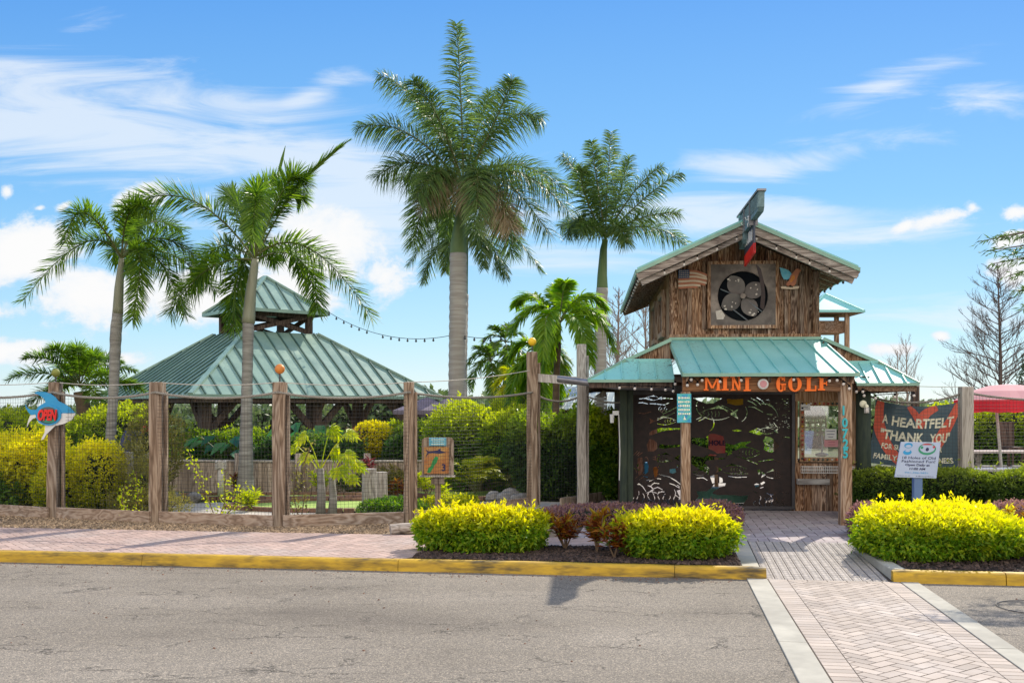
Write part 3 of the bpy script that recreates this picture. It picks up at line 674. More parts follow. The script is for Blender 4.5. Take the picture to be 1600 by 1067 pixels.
# base skirt board under the wall
mb=MB(); mb.box((XC,-.05,ZB+.01),(W1-W0+.04,.06,.075)); mb.build('sill_board',MT['plank'],HB)
# --- fan
fl,ft=bl(1110,414,-.03); fr_,fb=bl(1211,508,-.03); FC=((fl+fr_)/2,(ft+fb)/2); fs=(fr_-fl)/2; fz=(ft-fb)/2
cxp,czp=bl(1160,463,-.05); FR=(bl(1199,463,-.05)[0]-bl(1121,463,-.05)[0])/2
me=poly_me('fan_housing',[(FC[0]-fs,FC[1]-fz),(FC[0]+fs,FC[1]-fz),(FC[0]+fs,FC[1]+fz),(FC[0]-fs,FC[1]+fz)],[[(cxp+FR*math.cos(a),czp+FR*math.sin(a)) for a in np.linspace(0,2*PI,48,endpoint=False)]],.012,lambda x,y,z:(x,-.075+z,y),MT['fanmetal'])
link('fan_housing',me,HB)
FN=empty('ventilation_fan',BO+AX*cxp-AY*.06+Vector((0,0,czp)),-BA,'large four bladed metal fan with flaking paint inside the round gable opening','fan')
mb=MB(); mb.tube([(0,.006,0),(0,.016,0)],FR*1.03,40); mb.build('back_plate',MT['black'],FN)
mb=MB()
for i in range(48):
    a,b=2*PI*i/48,2*PI*(i+1)/48
    mb.add([(FR*math.cos(a),-.04,FR*math.sin(a)),(FR*math.cos(b),-.04,FR*math.sin(b)),(FR*math.cos(b),.0,FR*math.sin(b)),(FR*math.cos(a),.0,FR*math.sin(a))],[(0,1,2,3)])
mb.build('rim',MT['blade'],FN)
for k in range(4):
    a0=math.radians([122,28,-58,208][k]); mb=MB(); N=12; V=[]
    for i in range(N+1):
        t=i/N; rr=FR*(.10+.86*t); wd=FR*(.07+.27*math.sin(PI*min(1,t*.93))**.7)
        for s_ in (-1,-.33,.33,1):
            al=s_*wd; bx=rr*(1-.1*abs(s_)**2); V.append((bx*math.cos(a0)-al*math.sin(a0),-.030+.022*s_,bx*math.sin(a0)+al*math.cos(a0)))
    f=[(i*4+j,i*4+j+1,(i+1)*4+j+1,(i+1)*4+j) for i in range(N) for j in range(3)]
    mb.add(V,f)
    rr_=random.Random(k)
    for _ in range(5):
        t=rr_.uniform(.35,.9); al=rr_.uniform(-.2,.2)*FR; rr=FR*t; cx,cz=rr*math.cos(a0)-al*math.sin(a0),rr*math.sin(a0)+al*math.cos(a0); q=rr_.uniform(.008,.02)
        pl=[(cx+q*rr_.uniform(.5,1.4)*math.cos(b),cz+q*rr_.uniform(.5,1.2)*math.sin(b)) for b in np.linspace(0,2*PI,7,endpoint=False)]
        mb.add([(x,-.045,z) for x,z in pl],[tuple(range(7))],1)
    mb.build('blade',[MT['blade'],MT['chip']],FN)
mb=MB(); mb.tube([(0,-.06,0),(0,0,0)],.045,16); mb.build('hub',MT['fanmetal'],FN)
for (a,b) in (((-.36,.12),(-.08,-.0)),((.04,-.04),(.32,-.26)),((-.15,-.22),(.08,-.40))):
    mb=MB(); mb.tube([(a[0],-.012,a[1]),(b[0],-.012,b[1])],.011,6); mb.build('strut',MT['pipe'],FN)
fw=.055; fo=MB()
for (x0,z0,x1,z1) in ((fl-fw/2-.0,fb-fw,fl-fw/2,ft+fw),(fr_+fw/2,fb-fw,fr_+fw/2,ft+fw)): fo.box((x0,-.06,(z0+z1)/2),(fw,.05,z1-z0))
for z in (ft+fw/2,fb-fw/2): fo.box((FC[0],-.062,z),(fr_-fl-.002,.05,fw))
fo.box((fl-.11,-.05,(ft+fb)/2),(.05,.03,ft-fb+.12)); fo.build('fan_frame',MT['plank'],HB)
pl=[bl(px,py,-.09) for px,py in ((1118,486),(1127,484),(1133,493),(1130,499),(1120,499))]
mb=MB(); mb.add([(x,-.092,z) for x,z in pl],[tuple(range(5))]); mb.build('paint_flake',MT['chip'],HB)
# --- porch roof
PZ=bl(1200,583,-2.0); pe0=bl(1068,583,-2.0); pe1=bl(1341,583,-2.0)
E0,E1,EZ=pe0[0]-.0,pe1[0]+.0,PZ[1]; T0,T1=W0,W1+.02; TZ=bl(1150,531,-.05)[1]
PY=-2.0
def pr(x,t): return (x, PY+(0.-.06-PY)*t, EZ+(TZ-EZ)*t)
mb=MB(); npn=9; xs=np.linspace(0,1,npn+1)
for i in range(npn):
    a0,a1=E0+(E1-E0)*xs[i],E0+(E1-E0)*xs[i+1]; b0,b1=T0+(T1-T0)*xs[i],T0+(T1-T0)*xs[i+1]
    mb.add([pr(a0,0),pr(a1,0),pr(b1,1),pr(b0,1)],[(0,1,2,3)])
for i in range(npn+1):
    a,b=pr(E0+(E1-E0)*xs[i],0),pr(T0+(T1-T0)*xs[i],1); mb.bar((a[0],a[1],a[2]+.012),(b[0],b[1],b[2]+.012),.018,.03)
v=[pr(E0,0),pr(E1,0),pr(T1,1),pr(T0,1)]; mb.add([(p[0],p[1],p[2]-.02) for p in v],[(3,2,1,0)])
mb.build('porch_roof',MT['teal'],HB)
mb=MB(); mb.box(((E0+E1)/2,PY-.012,EZ-.022),(E1-E0+.03,.025,.05)); mb.bar((E0-.012,PY,EZ-.02),(T0-.012,-.05,TZ-.02),.025,.06); mb.bar((E1+.012,PY,EZ-.02),(T1+.012,-.05,TZ-.02),.025,.06)
mb.box(((T0+T1)/2,-.075,TZ+.02),(T1-T0+.02,.05,.045)); mb.build('porch_roof_edge',MT['tealtrim'],HB)
for x in np.linspace(E0+.12,E1-.12,7): mb=MB(); mb.bar((x,PY+.06,EZ-.085),(x,-.1,TZ-.085),.05,.10); mb.build('porch_rafter',MT['darkwood'],HB)
mb=MB(); mb.bar((E0+.06,PY+.05,EZ-.09),(T0+.06,-.1,TZ-.09),.04,.13); mb.bar((E1-.06,PY+.05,EZ-.09),(T1-.06,-.1,TZ-.09),.04,.13); mb.build('porch_verge_board',MT['plank'],HB)
# beam and posts
BY=-1.86
b0=bl(1066,612,BY); b1=bl(1322,588,BY)
mb=MB(); mb.box(((b0[0]+b1[0])/2,BY,(b0[1]+b1[1])/2),(b1[0]-b0[0],.10,b1[1]-b0[1])); o=mb.build('porch_beam',MT['beam'],HB); bevel(o)
BMZ=(b0[1]+b1[1])/2; BMF=BY-.052
for px,wd,nm in ((1071,.135,'porch_post'),(1321,.165,'porch_post')):
    x=bl(px,700,BY)[0]; mb=MB(); zt=b0[1]-.002 if px<1200 else b1[1]
    if px>1200: x+=.0
    mb.box((x,BY+(0 if px<1200 else .02),zt/2-.01),(wd,wd,zt+.02)); bevel(mb.build(nm,MT['porchpost'],HB,label='right porch post with teal house numbers' if px>1200 else None),.01)
# --- side wings: sloping roofs with front skirts
for sgn in (-1,1):
    xt=W0 if sgn<0 else W1; zt=bl(1047,533,0.05)[1]
    xm,zm=(bl(978,563,-.35) if sgn<0 else bl(1372,566,-.35)); xe,ze=(bl(919,593,-.95) if sgn<0 else bl(1436,598,-.95))
    yb=4.2; mb=MB()
    # main lean-to slope in two pitches
    n=8
    for i in range(n):
        y0,y1=-.35+(yb+.35)*i/n,-.35+(yb+.35)*(i+1)/n
        mb.add([(xt,y0,zt),(xt,y1,zt),(xm,y1,zm),(xm,y0,zm)],[(0,1,2,3)]); 
        ya,yb_=(-.95 if i==0 else y0),y1; mb.add([(xm,y0,zm),(xm,y1,zm),(xe,y1,ze),(xe,ya,ze)],[(0,1,2,3)])
        mb.bar((xt,y1,zt+.012),(xm,y1,zm+.012),.018,.03); mb.bar((xm,y1,zm+.012),(xe,y1,ze+.012),.018,.03)
    mb.build('wing_roof',MT['teal'],HB)
    # front skirt (hip) panels
    mb=MB(); xin=xt+sgn*-.02; xi=bl(1053,575,-.95)[0] if sgn<0 else bl(1338,575,-.95)[0]; sk=5
    for i in range(sk):
        f0,f1=i/sk,(i+1)/sk
        a0,a1=xe+(xi-xe)*f0,xe+(xi-xe)*f1; c0,c1=max(a0,xm) if sgn<0 else min(a0,xm),max(a1,xm) if sgn<0 else min(a1,xm)
        def top(a): 
            if (a-xm)*sgn>0: t=(a-xm)/(xe-xm); return (a,-.35+(-.6)*t,zm+(ze-zm)*t)
            return (a,-.35,zm)
        mb.add([(a0,-.95,ze),(a1,-.95,ze),top(a1),top(a0)],[(0,1,2,3)])
        p=top(a1); mb.bar((a1,-.95,ze+.01),(p[0],p[1],p[2]+.01),.018,.025)
    mb.box(((xe+xi)/2,-.965,ze-.022),(abs(xi-xe),.025,.045),1)
    mb.bar((xe,-.95,ze-.01),(xm,-.35,zm+.01),.035,.05,1); mb.bar((xm,-.35,zm),(xt,-.35,zt),.035,.055,1); mb.box(((xm+xi)/2,-.36,zm+.004),(abs(xi-xm),.03,.04),0)
    mb.build('wing_skirt_roof',[MT['teal'],MT['tealtrim']],HB)
    mb=MB(); mb.add([(xm,-.30,zm-.02),(xt,-.30,zm-.02),(xt,-.30,zt-.03)],[(0,1,2)] if sgn<0 else [(0,2,1)]); mb.build('gable_infill',MT['plank'],HB)
    mb=MB(); mb.box(((xe+xi)/2,-.90,ze-.085),(abs(xi-xe)-.05,.05,.085)); mb.bar((xe-sgn*.04,-.9,ze-.08),(xe-sgn*.04,yb,ze-.08),.05,.09)
    y=-.5
    while y<yb: mb.bar((xt,y,zm-.12),(xe-sgn*.05,y,ze-.09),.05,.09); y+=.5
    mb.build('wing_eave_timber',MT['darkwood'] if sgn<0 else MT['plank_soffit'],HB)
    mb=MB(); mb.add([(xt,-.3,zt-.05),(xt,yb,zt-.05),(xm,yb,zm-.05),(xm,-.3,zm-.05),(xe,-.9,ze-.03),(xe,yb,ze-.03)],[(0,3,2,1),(3,4,5,2)]); mb.build('wing_soffit',MT['plank_soffit'],HB)
# corner poles
GY=.22
x=bl(974,700,-.2)[0]; mb=MB(); mb.box((x,-.2,1.08),(.11,.11,2.18)); mb.box((x+.11,-.17,1.08),(.10,.10,2.18)); mb.build('corner_post',MT['greenpost'],HB)
x=bl(1349,700,-.7)[0]; mb=MB(); mb.tube([(x,-.7,0),(x,-.7,1.1),(x,-.7,2.2)],[.125,.115,.11],18); o=mb.build('round_pole',MT['greenpost'],HB,smooth=True)
for (px,y) in ((965,4.),(1240,4.),(1430,4.),(1350,4.)):
    x=bl(px,700,y)[0]; mb=MB(); mb.box((x,y,1.1),(.13,.13,2.2)); mb.build('rear_post',MT['darkwood'],HB)
mb=MB(); mb.box((bl(1060,700,4)[0],4.,2.15),(3.6,.12,.22)); mb.build('rear_beam',MT['darkwood'],HB)
# header over the gate, ceiling of the passage
gl,gr=bl(984,700,GY)[0],bl(1239,700,GY)[0]; gt=bl(1150,614,GY)[1]; 
mb=MB(); mb.box(((gl+gr)/2-.03,GY,gt+.06),(gr-gl+.2,.10,.13)); mb.build('gate_header',MT['darkmetal'],HB)
mb=MB(); mb.box(((gl+gr)/2,2.2,gt+.3),(gr-gl+.3,3.8,.04)); mb.build('passage_ceiling',MT['darkwood'],HB)
mb=MB(); y=.35
while y<4: mb.box((gl-.12,y+.07,1.0),(.04,.135,2.0)); y+=.14
mb.build('passage_side_wall',MT['darkwood'],HB)
# --- steel gate with fish cut through it (pixel outlines measured on the photograph, moved onto the gate plane)
def z1(pts): return [bl(920+x/3.809,560+y/3.809,GY) for x,y in pts]
def slit(pts,w):
    P=[Vector(p) for p in z1(pts)]; n=len(P); L=[];R_=[]
    for i,p in enumerate(P):
        t=(P[min(i+1,n-1)]-P[max(i-1,0)]).normalized(); nn=Vector((-t.y,t.x)); ww=w*1.15*(.3+.7*math.sin(PI*(i+.5)/n))
        L.append(tuple(p+nn*ww)); R_.append(tuple(p-nn*ww))
    return L+R_[::-1]
def arc(cx,cy,r,a0,a1,n=9,w=.007,ry=None): return slit([(cx+r*math.cos(math.radians(a)),cy-(ry or r)*math.sin(math.radians(a))) for a in np.linspace(a0,a1,n)],w)
GH=[
 z1([(622,236),(700,231),(792,238),(765,252),(742,266),(700,268),(652,250)]), z1([(822,240),(868,244),(918,238),(918,274),(875,279),(825,266)]),
 z1([(612,470),(690,474),(718,452),(722,446),(752,448),(800,462),(812,502),(862,514),(905,497),(968,492),(925,520),(878,545),(830,557),(812,562),(765,564),(742,548),(690,528),(612,506)]),
 z1([(612,578),(680,588),(722,568),(762,572),(745,588),(820,592),(815,598),(735,602),(700,606),(692,622),(720,655),(712,672),(700,680),(655,656),(612,628)]),
 z1([(952,436),(985,421),(1015,432),(1038,446),(1020,457),(980,446)]), z1([(852,427),(885,421),(908,428),(900,433),(872,434)]),
 z1([(1037,492),(1052,462),(1085,470),(1105,486),(1132,516),(1122,536),(1090,560),(1066,553),(1040,540),(1050,515)]),
 z1([(640,790),(700,790),(730,770),(745,748),(762,742),(815,741),(810,757),(780,765),(742,790),(735,803),(770,812),(860,812),(905,818),(948,812),(945,830),(925,856),(912,884),(860,880),(640,878),(630,850),(655,820)]),
 z1([(524,786),(548,778),(548,858),(530,850),(540,820)]),
 z1([(722,702),(745,690),(768,690),(770,740),(735,742)]), z1([(776,702),(795,712),(798,735),(778,740)]),
 z1([(362,440),(378,428),(420,414),(480,412),(545,414),(545,424),(480,424),(430,434),(385,452),(362,456)]),
 z1([(345,512),(362,478),(384,482),(405,500),(412,532),(386,552),(352,552)]), z1([(420,508),(470,516),(545,512),(545,524),(500,530),(440,536),(418,530)]),
 z1([(292,592),(318,588),(322,640),(318,690),(296,694),(288,640)]), z1([(328,622),(346,612),(356,640),(352,676),(334,688)]), z1([(382,648),(404,642),(413,660),(406,700),(392,706),(386,680)]),
 z1([(482,658),(516,654),(520,676),(500,684),(482,678)]),
 z1([(1004,664),(1018,660),(1022,684),(1010,692)]), z1([(985,748),(1000,742),(1014,748),(1012,762),(992,768)]), z1([(1020,742),(1042,730),(1050,738),(1028,752)]),
 z1([(452,412+190),(470,600),(475,612),(455,616)]),
]
for cx,cy,r,a0,a1 in ((700,285,60,150,250),(690,385,55,300,400),(880,320,62,300,395),(1035,360,92,8,95)): GH.append(arc(cx,cy,r,a0,a1,11,.006))
for pts in ([(294,264),(320,262),(352,270)],[(294,324),(330,328),(372,316)],[(360,268),(400,270),(450,276),(480,262)],[(440,330),(480,312),(505,298),(524,290)],[(395,372),(420,360),(470,340),(512,322)],[(640,362),(665,350),(692,330)],[(650,372),(675,362),(700,346)],
            [(770,280),(800,296),(826,318)],[(790,280),(822,292),(858,312)],[(912,582),(940,602),(985,620),(1005,628)],[(1010,612),(1050,606),(1095,600),(1150,620)],[(885,690),(915,686),(948,684)],[(920,594),(940,598)],[(1060,330),(1095,333)],[(1100,380),(1112,398),(1124,410)],[(950,286),(985,290),(1010,304),(1038,320)],
            [(300,720),(330,700),(352,706)],[(360,730),(400,712),(430,716)],[(366,758),(390,740),(420,744)],[(440,694),(480,704),(520,728),(546,748)],[(480,742),(505,750),(540,770)],[(296,742),(320,760),(340,790)],[(430,690),(452,700)],[(340,800),(370,790),(405,800)],[(380,775),(410,765),(440,780)],[(640,712),(680,708),(706,724)],[(1140,790),(1165,798),(1190,800)],[(830,700),(880,706),(940,704)],
            [(990,420),(1005,416),(1030,424)],[(300,240),(340,236),(380,246)],[(410,240),(450,236),(500,240)],[(560,596),(572,600)],[(1060,800),(1085,812),(1110,806)],[(1020,770),(1040,764)],[(985,790),(1000,800)],[(1150,470),(1175,468),(1196,470)],[(680,290),(685,292)],[(945,250),(975,262),(998,280)],[(965,236),(1000,252),(1025,278)],[(1000,232),(1030,250),(1052,276)]): GH.append(slit(pts,.006))
rr=random.Random(4)
def fish(cx,cy,l,h,dr=1,w=.0045,eye=True,bars=0):
    P=lambda t,q:(cx+dr*(t-.5)*l,cy+q*h*.5)
    GH.append(slit([P(t,-math.sin(PI*t)**.8) for t in np.linspace(.04,.86,9)],w)); GH.append(slit([P(t,math.sin(PI*t)**.8) for t in np.linspace(.04,.86,9)],w))
    GH.append(z1([P(.90,-.12),P(1.12,-.85),P(1.05,0),P(1.12,.85),P(.90,.12)])); GH.append(slit([P(.24,-.5),P(.29,0),P(.24,.5)],w*.9))
    GH.append(z1([P(.40,-1.0),P(.55,-1.5),P(.68,-.95)]))
    if eye: GH.append(z1([(P(.13,-.2)[0]+4*math.cos(a),P(.13,-.2)[1]+4*math.sin(a)) for a in np.linspace(0,2*PI,8,endpoint=False)]))
    for k in range(bars): t=.36+.1*k; GH.append(slit([P(t,-.45),P(t+.02,0),P(t,.45)],w*.7))
for a_ in ((760,330,210,70,1,.005,True,3),(930,560,190,64,-1,.005,True,4),(450,372,150,44,-1,.004,True,2),(450,592,150,46,1,.004,True,3),(860,660,170,50,-1,.004,True,3),(1100,690,120,44,-1,.004,True,2),(660,680,90,30,1,.003,True,1),(380,236,90,24,1,.003,False,0),(1060,430,110,36,1,.0035,True,1),(560,640,60,22,-1,.003,False,0)): fish(*a_)
for k_ in range(9):
    x_=262+k_*31; hh_=60+((k_*37)%50); GH.append(slit([(x_+7*math.sin(q*1.3+k_),885-q*hh_/6) for q in range(7)],.006))
for k_ in range(6):
    x_=985+k_*34; hh_=40+((k_*29)%45); GH.append(slit([(x_+6*math.sin(q*1.4+k_),885-q*hh_/6) for q in range(7)],.005))
for (ax_,ay_,n_) in ((430,300,5),(1080,840,5)):
    for q in range(n_): GH.append(arc(ax_+q*11,ay_+(q%3)*9,14,100,250,6,.0035))
for _ in range(26):
    x=rr.uniform(265,540); y=rr.uniform(560,870); a_=rr.uniform(-1.2,1.2); l_=rr.uniform(14,40); GH.append(slit([(x,y),(x+l_*.5*math.cos(a_)+3,y+l_*.5*math.sin(a_)-4),(x+l_*math.cos(a_),y+l_*math.sin(a_))],rr.uniform(.004,.010)))
for _ in range(70):
    x=rr.uniform(1050,1190); y=rr.uniform(240,420); GH.append(slit([(x,y),(x+rr.uniform(3,9),y+rr.uniform(-2,2))],.003))
def inpoly(X_,Y_,poly):
    c=np.zeros(X_.shape,bool)
    for i in range(len(poly)):
        (xa,ya),(xb,yb2)=poly[i-1],poly[i]
        if ya==yb2: continue
        m_=(ya>Y_)!=(yb2>Y_); c^=m_&(X_<(xb-xa)*(Y_-ya)/(yb2-ya)+xa)
    return c
cs=.0055; nx_=int((gr-gl)/cs); nz_=int((gt-.05)/cs); XX,ZZ=np.meshgrid(gl+(np.arange(nx_)+.5)*(gr-gl)/nx_,.05+(np.arange(nz_)+.5)*(gt-.05)/nz_)
hole=np.zeros(XX.shape,bool)
for h in GH: hole|=inpoly(XX,ZZ,h)
mb=MB(); dx_=(gr-gl)/nx_; dz_=(gt-.05)/nz_
full=~hole.any(1); j=0
while j<nz_:
    k=j
    if full[j]:
        while k<nz_ and full[k]: k+=1
        runs=[(0,nx_)]
    else:
        k=j+1; row=np.concatenate([[0],(~hole[j]).astype(int),[0]]); d_=np.diff(row); runs=list(zip(np.where(d_==1)[0],np.where(d_==-1)[0]))
    for a,b in runs: mb.add([(gl+a*dx_,GY,.05+j*dz_),(gl+b*dx_,GY,.05+j*dz_),(gl+b*dx_,GY,.05+k*dz_),(gl+a*dx_,GY,.05+k*dz_)],[(0,1,2,3)])
    j=k
GT=empty('entrance_gate',BO,-BA,'dark brown steel gate cut through with swimming fish outlines','gate')
mb.build('gate_panel',MT['steel'],GT)
mb=MB()
for x in (gl,gr,): mb.box((x,GY-.02,gt/2+.02),(.05,.05,gt-.02))
for z in (.05,gt-.0): mb.box(((gl+gr)/2,GY-.018,z),(gr-gl-.05,.045,.05))
mb.build('gate_frame',MT['darkmetal'],GT)
mb=MB(); xx=bl(1068,700,GY)[0]; mb.box((xx,GY-.02,gt/2),(.02,.03,gt-.1)); mb.build('gate_stile',MT['darkmetal'],GT)
# --- office wall with the display window
wx0,wx1=bl(1239,700,GY)[0]+.03,bl(1345,700,GY)[0]; wt=bl(1280,612,GY)[1]; OW=GY
i0,i1=bl(1256,632,OW)[0],bl(1313,632,OW)[0]; iz1,iz0=bl(1280,634,OW)[1],bl(1280,714,OW)[1]
mb=MB(); x=wx0
while x<wx1-.01:
    w=random.uniform(.085,.15); b=min(x+w,wx1); mb.box(((x+b)/2,OW+random.uniform(-.006,.006),(iz0-.10)/2),(b-x-.008,.04,iz0-.10)); x=b
mb.build('plank_wall',MT['plank'],HB)
mb=MB()
mb.box(((wx0+i0)/2-.05,OW-.01,(iz0+wt)/2-.05),(i0-wx0-.115,.06,wt-iz0+.1)); mb.box(((wx1+i1)/2+.03,OW-.01,(iz0+wt)/2-.05),(wx1-i1-.075,.06,wt-iz0+.1))
mb.box(((wx0+wx1)/2,OW-.012,(wt+iz1)/2+.04),(wx1-wx0,.06,wt-iz1-.075)); mb.build('wall_boards',MT['frame'],HB)
WN=MB()
fw=.075
WN.box((i0-fw/2,OW-.03,(iz0+iz1)/2),(fw,.05,iz1-iz0+2*fw)); WN.box((i1+fw/2,OW-.03,(iz0+iz1)/2),(fw,.05,iz1-iz0+2*fw))
WN.box(((i0+i1)/2,OW-.032,iz1+fw/2),(i1-i0,.05,fw)); WN.box(((i0+i1)/2,OW-.032,iz0-fw/2),(i1-i0,.05,fw))
wn=WN.build('window',MT['frame'],HB)
mb=MB(); mb.box(((i0+i1)/2,OW-.015,(iz0+iz1)/2),(i1-i0,.006,iz1-iz0)); mb.build('pane',MT['glass'],wn)
bc=[(.75,.70,.62),(.25,.02,.02),(.6,.36,.03),(.03,.03,.03),(.60,.12,.06),(.05,.08,.06)]
bm=[pm('frame_bulb_%s'%n,c,c,4,.25,0,spec=.7) for n,c in zip(('cream','red','amber','black','coral','dark_green'),bc)]
FB=empty('bulb_border',BO,-BA,'row of small coloured glass balls studding the ticket window frame','light border')
pos=[(i0-fw/2,iz0-.02+(iz1-iz0+.06)*t) for t in np.linspace(0,1,13)]+[(i0+(i1-i0)*t,iz1+fw/2) for t in np.linspace(.05,1,9)]+[(i0+(i1-i0)*t,iz0-fw/2) for t in np.linspace(0,1,9)]
for k,(x,z) in enumerate(pos):
    mb=MB(); mb.ball((x,OW-.07,z),.019,12,8); mb.build('glass_ball',bm[random.Random(k).randrange(6)],FB,smooth=True)
# wire rack, plank shelf
mb=MB(); rx0,rx1=bl(1254,730,-.0)[0],bl(1336,730,-.0)[0]; rz0,rz1=bl(1280,739,0)[1],bl(1280,729,0)[1]
for y in (.02,.12):
    for z in (rz0,(rz0+rz1)/2,rz1): mb.bar((rx0,y,z),(rx1,y,z),.005)
    for x in np.linspace(rx0,rx1,26): mb.bar((x,y,rz0),(x,y,rz1),.004)
for x in np.linspace(rx0,rx1,26): mb.bar((x,.02,rz0),(x,.12,rz0),.004)
mb.build('wire_rack',MT['white'],loc=BO,rz=-BA,label='long white wire rack fixed under the display window',cat='rack')
q0,q1=bl(1246,748,.1),bl(1296,757,.1)
mb=MB(); mb.box(((q0[0]+q1[0])/2,.13,(q0[1]+q1[1])/2),(q1[0]-q0[0],.12,abs(q0[1]-q1[1]))); bevel(mb.build('plank_shelf',MT['greywood'],loc=BO,rz=-BA,label='short grey plank shelf on the board wall below the wire rack',cat='shelf'))
# things behind the window: water wheel, notices, bowl, potted leaves
wc_=bl(1274,668,.62); WH=empty('water_wheel',BO+AX*wc_[0]+AY*.62+Vector((0,0,wc_[1]-.0)),-BA+math.radians(62),'brown wooden water wheel seen through the ticket window','wheel')
R_=.33
for s_ in (-.09,.09):
    mb=MB(); mb.tube([(R_*math.cos(a),s_,R_*math.sin(a)) for a in np.linspace(0,2*PI,33)],.016,6)
    for a in np.linspace(0,2*PI,8,endpoint=False): mb.bar((0,s_,0),(R_*math.cos(a),s_,R_*math.sin(a)),.018)
    mb.build('wheel_ring',MT['porchpost'],WH)
mb=MB()
for a in np.linspace(0,2*PI,22,endpoint=False): mb.bar(((R_-.06)*math.cos(a),0,(R_-.06)*math.sin(a)),((R_+.03)*math.cos(a),0,(R_+.03)*math.sin(a)),.19,.012,up=(-math.sin(a),0,math.cos(a)))
mb.build('paddles',MT['porchpost'],WH); mb=MB(); mb.tube([(0,-.16,0),(0,.2,0)],.02,8); mb.build('axle',MT['white'],WH)
def notice(name,a,b,y,face,label,lines=3,cat='notice',ink='ink'):
    x0,z0=bl(*a,y); x1,z1_=bl(*b,y); n=empty(name,BO+AX*((x0+x1)/2)+AY*y+Vector((0,0,(z0+z1_)/2)),-BA,label,cat)
    w,h=abs(x1-x0),abs(z0-z1_); mb=MB(); mb.box((0,0,0),(w,.004,h)); mb.build('sheet',MT[face],n)
    mb=MB(); rr=random.Random(label)
    for k in range(lines):
        ww=w*rr.uniform(.4,.75); mb.box((0,-.004,h*(.5-(k+.8)/(lines+.6))),(ww,.002,h*.05))
    if lines: mb.build('small_print',MT[ink],n)
    return n
notice('paper_notice',(1289,670),(1307,686),OW-.022,'white','white paper notice taped inside the ticket window')
notice('price_strip',(1288,687),(1311,698),OW-.022,'umbpink','cream and pink strip notice below the white paper one',2,'notice','logored')
notice('paper_note',(1251,631),(1266,641),OW-.060,'white','small white plate at the top left corner of the ticket window',1)
bw=bl(1284,710,.6); mb=MB(); mb.ball((0,0,0),.10,18,10,0,(1.1,1.1,.35)); mb.tube([(0,0,.0),(0.01,0,.15),(0,0,.33)],[.018,.012,.01],8); mb.build('bowl_fountain',MT['white'],smooth=True,loc=BO+AX*bw[0]+AY*.6+Vector((0,0,bw[1])),label='small white bowl fountain on the sill inside the ticket window',cat='fountain')
mb=MB(); mb.box(((i0+i1)/2+.1,.75,iz0-.09),(wx1-wx0+.1,.8,.05)); mb.build('display_shelf',MT['board'],HB)
mb=MB(); mb.box((wx0-.02,1.1,.6),(.03,1.7,1.2)); mb.build('office_side_wall',MT['plank'],HB)
